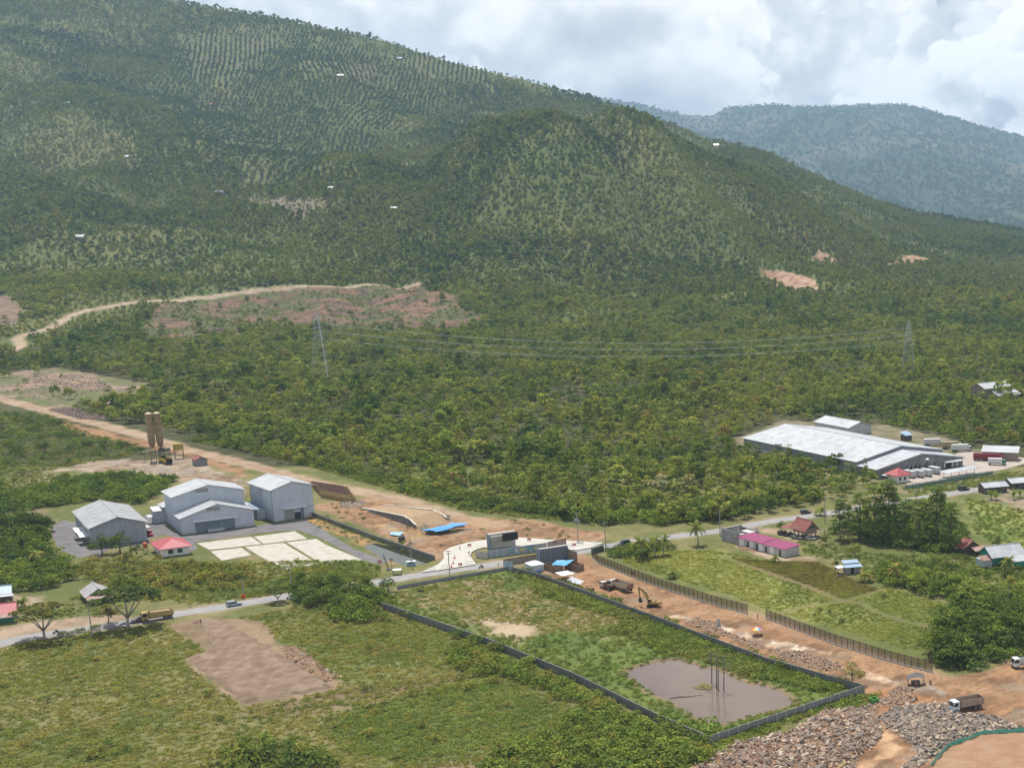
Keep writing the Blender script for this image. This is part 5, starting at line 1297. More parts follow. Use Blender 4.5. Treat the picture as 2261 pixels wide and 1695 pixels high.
def banana_mesh(seed):
    r = np.random.default_rng(seed); V = []; Fc = []
    for i in range(9):
        a = i * .7 + r.random(); L = 1.9 + r.random() * .8; up = 1.2 + r.random()
        for k in range(5):
            s = k / 4; x = L * s * (1 - .2 * s); z = 1.0 + up * s * 1.6 - 1.3 * s * s; w = .34 * math.sin(math.pi * (.12 + .8 * s))
            for sd in (-1, 1): V.append((x * math.cos(a) - sd * w * math.sin(a), x * math.sin(a) + sd * w * math.cos(a), z))
        o = i * 10; Fc += [(o + 2 * k, o + 2 * k + 1, o + 2 * k + 3, o + 2 * k + 2) for k in range(4)]
    me = meshdata('leaves', V, Fc, [LEAF]); me.attributes.new('leaf', 'FLOAT_COLOR', 'POINT').data.foreach_set('color', np.ones(len(V) * 4)); return me
BAN = [banana_mesh(1), banana_mesh(2)]; BST = MB().tube([(0, 0, -.1), (0, 0, 1.3)], [.16, .10], 7).me('stem', pm('banana_stem', (0.18, 0.2, 0.09), (0.25, 0.24, 0.13), 1, .8))
for i, (q, s_, l) in enumerate((((12, 1810, 1560), 1.5, 'tall banana plant in front of the roadside shed'), ((12, 1870, 1570), 1.2, 'banana plant right of the tall one by the roadside shed'), ((12, 2080, 1560), 1.4, 'banana plant in front of the right-edge house'), ((12, 2160, 1540), 1.3, 'rightmost banana plant by the right-edge house'), ((9, 180, 470), 1.1, 'banana plant at the red-roofed house at left'), ((3, 1050, 700), .9, 'banana plant on top of the channel wall'))):
    t = thing('banana_plant', l, 'plant', here(*q), i * 1.3, None, s_); link('stem', BST, t); tint_of(link('leaves', BAN[i % 2], t), (0.075, 0.105, 0.03))


# dead trees standing in the pond
def dead_mesh(seed, h, br):
    r = np.random.default_rng(seed); b = MB(); b.tube([(0, 0, -.8), (.1, 0, h * .5), (.05, .1, h)], [.17, .12, .05], 6)
    for i in range(br):
        a = r.random() * 6.28; z = h * (.5 + .45 * r.random()); L = 1.0 + 2.0 * r.random(); up = .8 + .9 * r.random()
        b.tube([(.08, .03, z), (L * .5 * math.cos(a), L * .5 * math.sin(a), z + up * .5), (L * math.cos(a), L * math.sin(a), z + up)], [.05, .035, .012], 4)
        for k in range(2): b.tube([(L * .6 * math.cos(a), L * .6 * math.sin(a), z + up * .6), (L * math.cos(a + .5 - k), L * math.sin(a + .5 - k), z + up * 1.3)], [.025, .008], 3)
    return b.me('dead_tree', pm('dead_wood', (0.12, 0.105, 0.10), (0.19, 0.17, 0.16), 1.5, .9))
for q, h, br, l in (((8, 1500, 1410), 8.0, 12, 'leftmost bare dead tree on the pond islet'), ((8, 1560, 1480), 9.5, 1, 'tall bare dead trunk in the pond, left of the close pair'), ((8, 1580, 1500), 9.5, 1, 'tall bare dead trunk in the pond, right of the close pair'), ((8, 1648, 1510), 8.4, 14, 'rightmost bare dead tree standing in the pond')):
    tag(link('dead_tree', dead_mesh(int(q[1]), h, br), None, here(*q)), l, 'dead tree', 'dead trees in the pond')
c = here(8, 1400, 1465); b = MB(); n = 14
pts = [(3.0 * math.cos(k * 6.283 / n) * (.8 + .3 * RNG.random()), 1.9 * math.sin(k * 6.283 / n) * (.8 + .3 * RNG.random())) for k in range(n)]
b.add([(x, y, -.5) for x, y in pts] + [(x * .8, y * .8, .02) for x, y in pts], [tuple(range(n, 2 * n))] + [(i, (i + 1) % n, (i + 1) % n + n, i + n) for i in range(n)])
o = b.build('islet', pm('islet_soil', (0.13, 0.11, 0.05), (0.18, 0.15, 0.08), 1, .95), None, c); o['kind'] = 'structure'
b = MB(); b.tube([(0, 0, 0), (2.5, .9, .08), (5, 1.3, .02), (8, 2.6, 0)], [.16, .13, .10, .05], 6); b.tube([(2.5, .9, .08), (2.0, 2.6, .6)], [.06, .02], 4); b.tube([(5, 1.3, .05), (4.6, 2.6, .7)], [.05, .02], 4)
tag(b.build('fallen_log', MATS['dead_wood'], None, here(8, 985, 1600) + Vector((0, 0, -.18))), 'fallen branch floating at the pond edge', 'log')

# ------------------------------------------------------------------ the wood, nearest trees one by one, the rest as one mass
def clear_of(x, y, extra=0.0):
    m = np.ones(x.size, bool)
    for k in ('clear_up', 'clear_left', 'clear_edge', 'cut1', 'cut2', 'cut3', 'big_plot', 'works', 'silo_yard', 'orange_edge', 'behind'):
        d = sdist(Z[k], x, y) + (fbm(x, y, 9, 2, 400) - .5) * 10
        thin = RNG.random(x.size) < (0.035 if k in ('clear_up', 'clear_left') else 0.0)
        m &= (d < -1 + extra) | thin
    m &= ldist(TRACK, x, y) > 10.5; m &= ldist(UPPER, x, y) > 8; m &= ldist(UPPER - np.array([0, 13.0]), x, y) > 8; m &= ldist(ROAD, x, y) > 6.5
    return m


BND = np.array([(-300, 845), (0, 868), (100, 885), (240, 912), (340, 925), (440, 948), (520, 975), (600, 1000), (700, 1012), (800, 1040), (900, 1058), (1000, 1085), (1150, 1102), (1300, 1142), (1420, 1152), (1560, 1122), (1650, 1110), (1800, 1082), (1850, 1060), (1900, 1040), (2100, 965), (2400, 965)]) * 1.0222


def in_forest(x, y):
    X, Y = project(x, y, hf(x, y)); return Y < np.interp(X, BND[:, 0], BND[:, 1])


gx, gy = grid_points(-1100, 420, 520, 1700, 5.2)
gz = hf(gx, gy)
m = in_view(gx, gy, gz, 120) & in_forest(gx, gy); gx, gy, gz = gx[m], gy[m], gz[m]
m = clear_of(gx, gy) & (RNG.random(gx.size) < np.where(fbm(gx, gy, 60, 3, 420) < .40, .50, .95)); gx, gy, gz = gx[m], gy[m], gz[m]
tn = pick_tint(gx, gy, 55)
sc = (.40 + .70 * RNG.random(gx.size) ** 1.4) * (.55 + .9 * fbm(gx, gy, 38, 3, 430)); sc = np.where(RNG.random(gx.size) < .035, sc * 1.9, sc); lowb = (ldist(UPPER - np.array([0, 35.0]), gx, gy) < 42); sc = np.where(lowb, sc * .38, sc)
sz = .75 + .5 * RNG.random(gx.size)
order = np.argsort(gy); near = order[:48]; rest = order[48:]
PR = []
for j, i in enumerate(near):
    t = tree((gx[i], gy[i], gz[i]), 'round-crowned tree at the front of the dense wood behind the dirt track', 'front trees of the wood', sc[i] * 1.05, (CROWN_MID + CROWN_MIX)[j % 11], TRUNK[j % 3], tn[i], sz=sz[i])
    if j < 11: PR.append([c for c in t.children if c.name.startswith('crown')][0])
link_mid = PR
scatter('forest', np.stack([gx, gy, gz], 1)[rest], RNG.random(rest.size) * 6.28, np.stack([sc, sc, sc * sz], 1)[rest], tn[rest], link_mid, 'dense green tropical wood covering the plain')

TALLP = [[c for c in o.children if c.name.startswith('crown')][0] for o in COL.objects if o.name.startswith('tall_tree')][:3]
k = RNG.permutation(rest.size)[:190]; k = rest[k]; k = k[(sdist(Z['big_plot'], gx[k], gy[k]) < -30)]; s_ = .45 + .35 * RNG.random(k.size)
scatter('emergent_trees', np.stack([gx, gy, gz], 1)[k], RNG.random(k.size) * 6.28, np.stack([s_ * 1.15, s_ * 1.15, s_ * (.75 + .4 * RNG.random(k.size))], 1), tn[k] * .9, TALLP, 'taller trees standing out of the wood')
pv_ = []; pf_ = []
for i in range(17):
    R_ = np.array(Matrix.Rotation(i * 2.4, 3, 'Z') @ Matrix.Rotation(-.5 + .9 * RNG.random(), 3, 'Y')); fv = np.array([v.co[:] for v in FROND[i % 3].vertices]) @ R_.T + np.array([0, 0, 6.5]); o_ = sum(len(a) for a in pv_)
    pv_.append(fv); pf_ += [tuple(q + o_ for q in p.vertices) for p in FROND[i % 3].polygons]
pme = meshdata('palm_crown', np.concatenate(pv_), pf_, [LEAF]); pme.attributes.new('leaf', 'FLOAT_COLOR', 'POINT').data.foreach_set('color', np.ones(len(pme.vertices) * 4))
t = thing('coconut_palm', 'palm at the front of the wood, right of the lone palm', 'palm', here(21, 1950, 290)); link('trunk', PTR[2][1], t, (-.4, -.1, -1.2)); c = link('crown', pme, t); tint_of(c, (0.09, 0.11, 0.03))
k = rest[RNG.permutation(rest.size)[:260]]; s_ = .8 + .5 * RNG.random(k.size)
scatter('forest_palms', np.stack([gx, gy, gz], 1)[k], RNG.random(k.size) * 6.28, np.stack([s_, s_, s_ * (.8 + .5 * RNG.random(k.size))], 1), np.tile(np.array([[0.092, 0.112, 0.034]]), (k.size, 1)) * (.7 + .5 * RNG.random(k.size))[:, None], [c], 'palms scattered through the wood')

# hillside: scattered trees, thinner on old clearings, in rows on the plantations
gx, gy = grid_points(-2900, 560, 1690, 4320, 7.6)
gz = hf(gx, gy)
m = in_view(gx, gy, gz, 60) & (gy < np.interp(gx / gy, RT, RD) + 25); gx, gy, gz = gx[m], gy[m], gz[m]
plant = np.zeros(gx.size, bool)
for P in PLANT: plant |= sdist(P, gx, gy) + (fbm(gx, gy, 28, 3, 460) - .5) * 60 > 0
dn = fbm(gx, gy, 210, 4, 440)
keep = np.clip(.90 - sstep(.48, .68, dn) * .45, .3, 1)
rows = sdist(HILLROWS, gx, gy) + (fbm(gx, gy, 60, 3, 462) - .5) * 160 > 0
tdx = gx - HT * HY; tdy = gy - HY; keep = np.where((np.abs(tdx) < 480) & (np.abs(tdy) < 560), np.clip(keep + .25, 0, 1), keep)
m = ~plant & ~rows & (RNG.random(gx.size) < keep) & clear_of(gx, gy) & (sdist(Z['ridge_path'], gx, gy) < 0)
gx, gy, gz, dn = gx[m], gy[m], gz[m], dn[m]
hx = [gx]; hy = [gy]; hs = [(.45 + .95 * RNG.random(gx.size) ** 1.7) * np.where(dn > .56, .8, 1.05)]
ht = [pick_tint(gx, gy, 170, seed=450) * np.where(dn > .56, 1.0, .88)[:, None]]


def rows_of(P, ang, du, dv, kp, wob, col, s0, s1):
    ca, sa = math.cos(ang), math.sin(ang)
    u, v = np.meshgrid(np.arange(-1500, 1500, du), np.arange(-1500, 1500, dv)); u = u.ravel() + (RNG.random(u.size) - .5) * 4.2; v = v.ravel() + (RNG.random(v.size) - .5) * 3.2
    u = u + 9 * (fbm(u, v, 260, 2, 463) - .5)
    qx = P[:, 0].mean() + u * ca - v * sa; qy = P[:, 1].mean() + u * sa + v * ca
    mm = (sdist(P, qx, qy) + (fbm(qx, qy, wob[0], 3, wob[2]) - .5) * wob[1] > 0) & (RNG.random(qx.size) < kp) & (qy < np.interp(qx / qy, RT, RD) + 20); qx, qy = qx[mm], qy[mm]
    return qx, qy, s0 + (s1 - s0) * RNG.random(qx.size), np.tile(np.array([col]), (qx.size, 1)) * (.8 + .4 * RNG.random(qx.size))[:, None]


qx, qy, qs, qc = rows_of(HILLROWS, math.radians(10), 10.4, 9.6, .82, (60, 160, 462), (0.044, 0.067, 0.025), .6, 1.05)
inp = np.zeros(qx.size, bool)
for P in PLANT: inp |= sdist(P, qx, qy) + (fbm(qx, qy, 28, 3, 460) - .5) * 60 > 0
for L_, v in ((hx, qx), (hy, qy), (hs, qs), (ht, qc)): L_.append(v[~inp])
for k, P in enumerate(PLANT):
    for L_, v in zip((hx, hy, hs, ht), rows_of(P, math.radians((8, 4, 14, 20, 24, 12)[k]), 12.0, 9.0, .92, (28, 60, 460), (0.040, 0.061, 0.026), .62, .92)): L_.append(v)
hx, hy, hs, ht = np.concatenate(hx), np.concatenate(hy), np.concatenate(hs), np.concatenate(ht)
hz = hf(hx, hy)
# four stand-alone trees on the ridge line double as the plants the hillside repeats
LOWP = []
for j, q in enumerate(((28, 1600, 172), (28, 1720, 205), (29, 335, 432), (28, 1918, 262))):
    c = on(*q); t = tree((c.x, c.y, c.z), ('tall lone tree breaking the ridge line, highest of the four', 'spreading tree on the ridge line below the highest lone tree', 'tall lone tree on the ridge where the far mountain begins', 'slim tree pair on the ridge line left of the rounded hill')[j], 'ridge line trees', (1.7, 1.5, 1.6, 1.3)[j], CROWN_LOW[j], TRUNK[j % 3], (0.04, 0.058, 0.026), sz=(1.5, .9, 1.4, 1.5)[j]); LOWP.append([c for c in t.children if c.name.startswith('crown')][0])
scatter('hillside_forest', np.stack([hx, hy, hz], 1), RNG.random(hx.size) * 6.28, np.stack([hs, hs, hs * (.8 + .5 * RNG.random(hx.size))], 1), ht, LOWP, 'trees and plantation rows covering the mountain side')
# low scrub between the hillside trees
gx, gy = grid_points(-2900, 560, 1250, 3700, 7.4); gz = hf(gx, gy)
m = in_view(gx, gy, gz, 40) & clear_of(gx, gy) & (gy < np.interp(gx / gy, RT, RD)); gx, gy, gz = gx[m], gy[m], gz[m]
m = RNG.random(gx.size) < .85; gx, gy, gz = gx[m], gy[m], gz[m]
for P in PLANT:
    m = (sdist(P, gx, gy) < 0) | (RNG.random(gx.size) < .35); gx, gy, gz = gx[m], gy[m], gz[m]
s_ = .26 + .36 * RNG.random(gx.size)
scatter('hillside_scrub', np.stack([gx, gy, gz - .6], 1), RNG.random(gx.size) * 6.28, np.stack([s_ * 1.3, s_ * 1.3, s_], 1), pick_tint(gx, gy, 140, seed=470) * .95 + np.array([.012, .012, 0]), LOWP, 'low scrub between the hillside trees')
# far mountain
T = RNG.uniform(FART[1], FART[-2], 26000); gy = RNG.uniform(6000, 14040, 26000); gx = T * gy; gz = FARH(gx, gy)
m = in_view(gx, gy, gz, 20); gx, gy, gz = gx[m], gy[m], gz[m]
s_ = 2.0 + 2.0 * RNG.random(gx.size)
scatter('distant_forest', np.stack([gx, gy, gz - 2], 1), RNG.random(gx.size) * 6.28, np.stack([s_, s_, s_ * .8], 1), lerp((0.046, 0.070, 0.030), (0.060, 0.084, 0.036), RNG.random(gx.size)), LOWP, 'forest on the far blue mountain')

# ------------------------------------------------------------------ weeds and grass
def mass(name, polys, step, smin, smax, cols, protos, label, zs=1.0, avoid=()):
    X = []; Y = []; S = []; C = []
    for P, st, kp, s0, s1, cl in polys:
        gx, gy = grid_points(P[:, 0].min(), P[:, 0].max(), P[:, 1].min(), P[:, 1].max(), st)
        d = sdist(P, gx, gy); m = (d > 0) & (RNG.random(gx.size) < kp * (.75 + .5 * fbm(gx, gy, 9, 3, 500) if name == 'grass' else .35 + 1.1 * fbm(gx, gy, 9, 3, 500)))
        for a in avoid: m &= sdist(Z[a], gx, gy) < 0
        m &= ldist(ROAD, gx, gy) > 4.2; m &= ldist(TRACK, gx, gy) > 6.0
        if name == 'thicket': m &= ldist(WALLINE, gx, gy) > np.where(RNG.random(gx.size) < .25, 2.2, 4.4)
        if name == 'grass':
            for P_ in PATHS: m &= ldist(P_, gx, gy) > 1.5
        gx, gy = gx[m], gy[m]; m = in_view(gx, gy, np.zeros(gx.size), 60); gx, gy = gx[m], gy[m]
        X.append(gx); Y.append(gy); S.append(s0 + (s1 - s0) * RNG.random(gx.size)); cl = np.array(cl)
        w = np.clip((fbm(gx, gy, 12, 3, 510) - .3) / .4, 0, .999); C.append(cl[(w * len(cl)).astype(int)] * (.8 + .4 * RNG.random(gx.size))[:, None])
    X, Y, S, C = map(np.concatenate, (X, Y, S, C))
    zz = np.where(sdist(Z['pond'], X, Y) > -1.5, -.25, 0.0)
    return scatter(name, np.stack([X, Y, zz], 1), RNG.random(X.size) * 6.28, np.stack([S, S, S * zs], 1), C, protos, label)


LIMEW = [(0.086, 0.116, 0.029), (0.070, 0.100, 0.027), (0.108, 0.134, 0.035), (0.098, 0.112, 0.034)]
OLIVE = [(0.120, 0.128, 0.033), (0.103, 0.118, 0.030), (0.138, 0.132, 0.042), (0.090, 0.110, 0.028)]
# four real weeds the masses repeat
WP = []
for j, q in enumerate(((25, 1010, 590), (25, 930, 575), (25, 1090, 560), (25, 1150, 690))):
    o = shrub(here(*q), 'knee-high weed clump inside the walled compound', 'weed clumps in the compound', 1.2, LIMEW[j % 3], WEED[j]); o.name = 'weed'; o['category'] = 'weed'; WP.append(o)
TP = []
for j, q in enumerate(((24, 300, 1180), (24, 420, 1250), (24, 180, 1300), (24, 520, 1190))):
    o = shrub(here(*q), 'small grass tuft in the open field at lower left', 'grass tufts in the field', 1.2, OLIVE[j], TUFT[j]); o.name = 'grass_tuft'; o['category'] = 'grass'; TP.append(o)
below = poly((9, -60, 920), (9, 1200, 760), (24, 1000, 780), (24, 1350, 760), (25, 300, 600), (25, 480, 600), (25, 420, 700), (25, 1020, 910), (25, 1560, 1130), (22, 240, 1530), (22, 200, 1720), (24, -100, 1720))
mass('undergrowth', [
    (Z['compound'], 1.35, .62, .7, 1.5, LIMEW), (poly((4, 480, 720), (4, 1250, 930), (22, 0, 770), (22, 640, 1010), (22, 1150, 1140), (22, 1060, 1200), (22, 560, 1110), (22, 200, 980), (22, 0, 960), (25, 1900, 860), (25, 1700, 800), (25, 1400, 650)), 1.0, .95, 1.2, 2.3, LIMEW),
    (below, 3.2, .40, .6, 1.2, OLIVE), (poly((22, 240, 1560), (22, 500, 1440), (22, 900, 1310), (22, 1240, 1210), (22, 1330, 1210), (22, 1250, 1290), (22, 900, 1340), (22, 600, 1460), (22, 330, 1660)), 1.0, .95, 1.0, 2.0, LIMEW),
    (poly((3, -300, 880), (3, 500, 880), (3, 750, 930), (3, 800, 1050), (3, 500, 1160), (24, 1200, 660), (24, 1000, 640), (24, 400, 640), (24, 1000, 420), (24, 1700, 400)), 1.3, .8, .9, 1.6, LIMEW + OLIVE[:1]),
    (poly((20, 1100, 470), (20, 1500, 540), (20, 1900, 640), (21, 300, 180), (21, 600, 270), (21, 900, 350), (21, 1200, 390), (21, 1500, 420), (21, 1500, 350), (21, 900, 300), (21, 500, 170), (21, 0, 50), (20, 1500, 470)), 1.5, .9, 1.1, 2.2, LIMEW),
    (poly((20, -60, 880), (20, -60, 290), (20, 330, 330), (20, 560, 440), (20, 850, 500), (20, 800, 580), (20, 500, 620), (20, 300, 660), (20, 350, 720)), 1.8, .62, .8, 1.6, LIMEW + OLIVE[:1]),
    (Z['meadow_far'], 1.5, .55, .8, 1.6, LIMEW), (Z['channel_bank'], 1.5, .25, .7, 1.2, G1), (poly((3, 60, 370), (3, 500, 545), (3, 1400, 850), (3, 1380, 820), (3, 500, 505), (3, 60, 330)), .9, .6, 1.0, 1.9, G1), (Z['works'], 3.0, .10, .8, 1.6, G1),
    (poly((6, 1000, 420), (6, 1300, 400), (6, 1900, 560), (6, 2400, 600), (22, 1500, 440), (22, 1250, 480), (6, 1500, 650), (6, 1100, 600)), 1.5, .6, .8, 1.6, LIMEW), (poly((22, 1150, 500), (22, 1900, 330), (22, 2330, 480), (22, 2330, 600), (22, 1900, 540), (22, 1500, 470)), 1.6, .7, .9, 1.8, LIMEW + G1[:1]),
    (poly((12, 700, 1420), (12, 1990, 1230), (12, 2300, 1200), (12, 2300, 1340), (12, 1700, 1430), (12, 900, 1540)), 1.6, .7, .9, 1.6, LIMEW), (poly((5, 1350, 130), (5, 2330, 290), (5, 2330, 240), (5, 1500, 70)), 2.2, .8, 1.5, 3.0, LIMEW),
    (poly((9, 350, 480), (9, 700, 400), (9, 1000, 400), (9, 1500, 420), (9, 1500, 540), (9, 1000, 560), (9, 600, 600)), 1.3, .5, .7, 1.2, LIMEW),
], 0, 0, 0, 0, WP, 'low green weeds and undergrowth', .9, ('pond', 'channel', 'puddle', 'comp_dry', 'yard_asphalt', 'paving', 'pad', 'padside', 'big_yard'))
SHP = [o for o in COL.objects if o.name.startswith('shrub') and o.get('group') in ('hedge below the compound wall', 'clump at the bottom edge')][:5]
mass('thicket', [
    (poly((20, -60, 820), (20, 150, 790), (20, 350, 730), (20, 700, 690), (20, 1000, 700), (20, 1060, 720), (20, 960, 810), (20, 880, 870), (20, 600, 840), (20, 350, 880), (20, -60, 930)), 2.6, 1.0, 1.2, 2.8, G1 + G2[:1]),
    (poly((20, -60, 950), (20, 250, 960), (20, 310, 1040), (20, 290, 1130), (20, 420, 1230), (20, 430, 1330), (20, 250, 1400), (20, -60, 1400)), 2.8, .95, 1.2, 2.6, G1 + G2[:1]),
    (poly((20, 440, 1230), (20, 900, 1210), (20, 1500, 1250), (20, 1620, 1320), (20, 1500, 1400), (20, 900, 1390), (20, 700, 1370), (20, 480, 1340)), 2.9, .85, .9, 2.2, G3 + G1[:1]),
    (poly((20, -60, 880), (20, -60, 290), (20, 330, 340), (20, 560, 450), (20, 850, 510), (20, 800, 580), (20, 500, 600), (20, 300, 640), (20, 200, 760)), 6.0, .42, 1.0, 3.0, G1),
    (poly((25, -150, 560), (25, 150, 530), (25, 330, 560), (25, 420, 640), (25, 480, 720), (25, 330, 780), (25, 150, 760), (25, 0, 690), (25, -150, 640)), 2.6, .9, 1.2, 2.6, G1),
    (poly((25, 840, 880), (25, 1000, 880), (25, 1170, 950), (25, 1560, 1110), (25, 1900, 1270), (25, 2200, 1400), (22, 260, 1520), (22, 250, 1700), (25, 1000, 1700), (25, 1150, 1540), (25, 1600, 1440), (25, 1700, 1330), (25, 1400, 1200), (25, 1150, 1110), (25, 900, 1090), (25, 830, 1000)), 2.9, .8, .8, 2.0, G2 + G3[:1]),
    (poly((22, 1640, 860), (22, 1750, 770), (22, 2000, 700), (22, 2350, 680), (22, 2350, 940), (22, 2100, 1000), (22, 1900, 1050), (22, 1700, 1065), (22, 1640, 960)), 2.6, 1.0, 1.4, 2.6, G1),
    (poly((22, 1230, 480), (22, 1450, 450), (22, 1700, 500), (22, 2030, 590), (22, 2350, 560), (22, 2350, 700), (22, 2010, 660), (22, 1850, 690), (22, 1700, 630), (22, 1450, 570)), 2.8, .95, 1.2, 2.4, G2),
    (poly((23, 1050, 1040), (23, 1300, 960), (23, 1750, 950), (23, 1850, 1060), (23, 1800, 1180), (23, 1500, 1140), (23, 1200, 1110)), 3.4, .8, 1.4, 3.0, G1),
    (poly((22, 1150, 400), (22, 1500, 380), (22, 1950, 380), (22, 2330, 500), (22, 2330, 570), (22, 1900, 500), (22, 1500, 440)), 4.5, .6, 1.0, 2.2, G1),
    (poly((4, 1560, 470), (4, 2050, 400), (4, 2300, 420), (22, 120, 330), (22, 0, 330), (4, 2050, 590), (4, 1700, 570)), 3.2, .7, 1.0, 2.0, G1),
    (poly((4, 480, 715), (4, 1250, 925), (22, 0, 765), (22, 640, 1005), (22, 1150, 1135), (22, 1130, 1150), (22, 560, 1030), (22, 0, 800), (4, 1240, 960), (4, 480, 740)), 2.4, .75, .8, 1.7, G1),
    (poly((20, 1100, 470), (20, 1500, 540), (20, 1900, 630), (21, 300, 170), (21, 600, 255), (21, 900, 335), (21, 1300, 375), (21, 1700, 400), (21, 1700, 360), (21, 900, 290), (21, 500, 160), (21, 0, 40), (20, 1500, 470)), 4.2, .8, 1.2, 2.8, G1 + G2),
    (poly((21, 600, 250), (21, 1000, 340), (21, 1500, 400), (21, 1720, 440), (22, 0, 180), (22, 300, 150), (22, 700, 60), (22, 1000, 30), (22, 1000, -30), (22, 600, 10), (22, 0, 90), (21, 1700, 370), (21, 1200, 330), (21, 600, 190)), 3.0, .95, 1.4, 3.2, G1 + G2[:1]),
    (below, 9.0, .35, .7, 1.5, G3), (Z['compound'], 8.0, .4, .7, 1.4, G2), (poly((3, -300, 880), (3, 500, 890), (3, 720, 930), (3, 760, 1040), (3, 500, 1120), (24, 1200, 620), (24, 1000, 600), (24, 400, 560)), 6.0, .5, .6, 1.4, G2),
], 0, 0, 0, 0, SHP, 'low bushes filling the thickets', .95, ('pond', 'channel', 'puddle', 'comp_dry', 'yard_asphalt', 'paving', 'pad', 'padside', 'big_yard', 'works', 'site', 'silo_yard', 'orange_edge'))
gx, gy = grid_points(Z['clear_up'][:, 0].min(), Z['clear_up'][:, 0].max(), Z['clear_up'][:, 1].min(), Z['clear_up'][:, 1].max(), 5.0)
m = (sdist(Z['clear_up'], gx, gy) > 0) & (RNG.random(gx.size) < .15 + .75 * sstep(.46, .58, fbm(gx, gy, 38, 4, 71))); gx, gy = gx[m], gy[m]; s_ = .5 + 1.3 * RNG.random(gx.size) ** 2
scatter('clearing_scrub', np.stack([gx, gy, hf(gx, gy) - .1], 1), RNG.random(gx.size) * 6.28, np.stack([s_, s_, s_ * .8], 1), lerp((0.050, 0.066, 0.024), (0.10, 0.082, 0.046), RNG.random(gx.size)), SHP, 'low scrub and felled brushwood on the upper clearing')
mass('grass', [(below, 1.0, .62, .8, 1.7, OLIVE), (Z['meadow'], .95, .62, .8, 1.5, [(0.085, 0.105, 0.028), (0.110, 0.130, 0.032), (0.145, 0.155, 0.042)]), (Z['meadow_brown'], .9, .8, .9, 1.5, [(0.082, 0.072, 0.028), (0.100, 0.088, 0.032), (0.085, 0.095, 0.030)]), (Z['comp_dry'], 1.0, .55, .8, 1.7, OLIVE), (Z['green_low'], .85, .6, .9, 1.8, [(0.080, 0.115, 0.034), (0.105, 0.140, 0.044)])],
     0, 0, 0, 0, TP, 'tufts of meadow grass', 1.0, ('pond', 'pad', 'padside', 'comp_pale', 'puddle'))
# growth on the islet
o = shrub(here(8, 1430, 1470), 'brown reeds covering the small pond islet', None, 1.3, (0.14, 0.125, 0.05), WEED[1], .8); o.scale = (3.2, 1.9, 1.2)
# ------------------------------------------------------------------ construction site
FORM = pm('formwork_concrete', (0.15, 0.205, 0.265), (0.22, 0.265, 0.31), .5, .85, bump=.2)
PLY = pm('brown_formwork', (0.21, 0.135, 0.085), (0.27, 0.185, 0.125), .7, .85)
REBAR = pm('rusty_rebar', (0.24, 0.13, 0.085), (0.30, 0.18, 0.12), 2, .8)
TARPB = pm('blue_tarp', (0.03, 0.22, 0.52), (0.05, 0.28, 0.58), .6, .45, .4)
TARPL = pm('light_blue_tarp', (0.07, 0.31, 0.55), (0.10, 0.36, 0.58), .6, .45, .4)
TENT = pm('white_tent', (0.80, 0.80, 0.78), (0.72, 0.72, 0.70), .5, .6)
CLAD = pm('pale_blue_hoarding', (0.38, 0.435, 0.475), (0.31, 0.365, 0.41), .4, .7, stripe=(0, 2.4, .15))
DRUM = pm('blue_plastic', (0.02, 0.10, 0.33), (0.03, 0.13, 0.38), 1, .45)


def vec(a, b): d = b - a; return d.length, math.atan2(d.y, d.x)


p, p2 = at(4, 795, 640), at(4, 1120, 590); L, a = vec(p, p2)
e = thing('bridge_abutment', 'tall dark concrete abutment with blue tarp in front, nearer the camera', 'abutment', p, a)
pbox(e, 'stem_wall', FORM, 0, L, 0, 1.2, -.1, 5.3); pbox(e, 'side_wall', FORM, -.3, -.01, -.4, 2.2, -.1, 5.35); pbox(e, 'side_wall', FORM, L + .01, L + .3, -.4, 2.2, -.1, 5.2); pbox(e, 'top_edge', CONC2, -.1, L + .1, -.1, 1.3, 5.303, 5.42)
for k in range(12): pbox(e, 'rib', DSTEEL, .4 + k * L / 12.2, .5 + k * L / 12.2, -.14, -.005, .1, 5.1)
for k in range(20):
    b = MB(); b.bar((.3 + k * (L - .6) / 19, 1.0, 5.3), (.3 + k * (L - .6) / 19, 1.0, 6.3), .05); b.build('rebar', REBAR, e)
p, p2 = at(4, 180, 455), at(4, 490, 410); L, a = vec(p, p2)
e = thing('bridge_abutment', 'grey concrete abutment with a black sheet on it, behind the blue hoarding', 'abutment', p, a)
pbox(e, 'stem_wall', CONC2, 0, L, 0, 1.2, -.1, 5.0); pbox(e, 'side_wall', FORM, -.35, -.01, -.6, 2.0, -.1, 5.4); pbox(e, 'cap', CONC, -.2, L + .3, .2, 1.6, 5.003, 5.5); pbox(e, 'ledge', CONC, -.01, L, -.5, -.003, 4.4, 4.6); pbox(e, 'ledge', CONC2, .2, 5.0, -.6, -.003, 2.6, 2.75)
pbox(e, 'black_sheet', BLACK, 4.6, 10.4, -.75, -.65, 2.4, 5.2)
for k in range(22):
    b = MB(); b.bar((k * L / 21, 1.2, 5.4), (k * L / 21, 1.2, 6.9 + (k % 3) * .2), .06); b.build('rebar', REBAR, e)
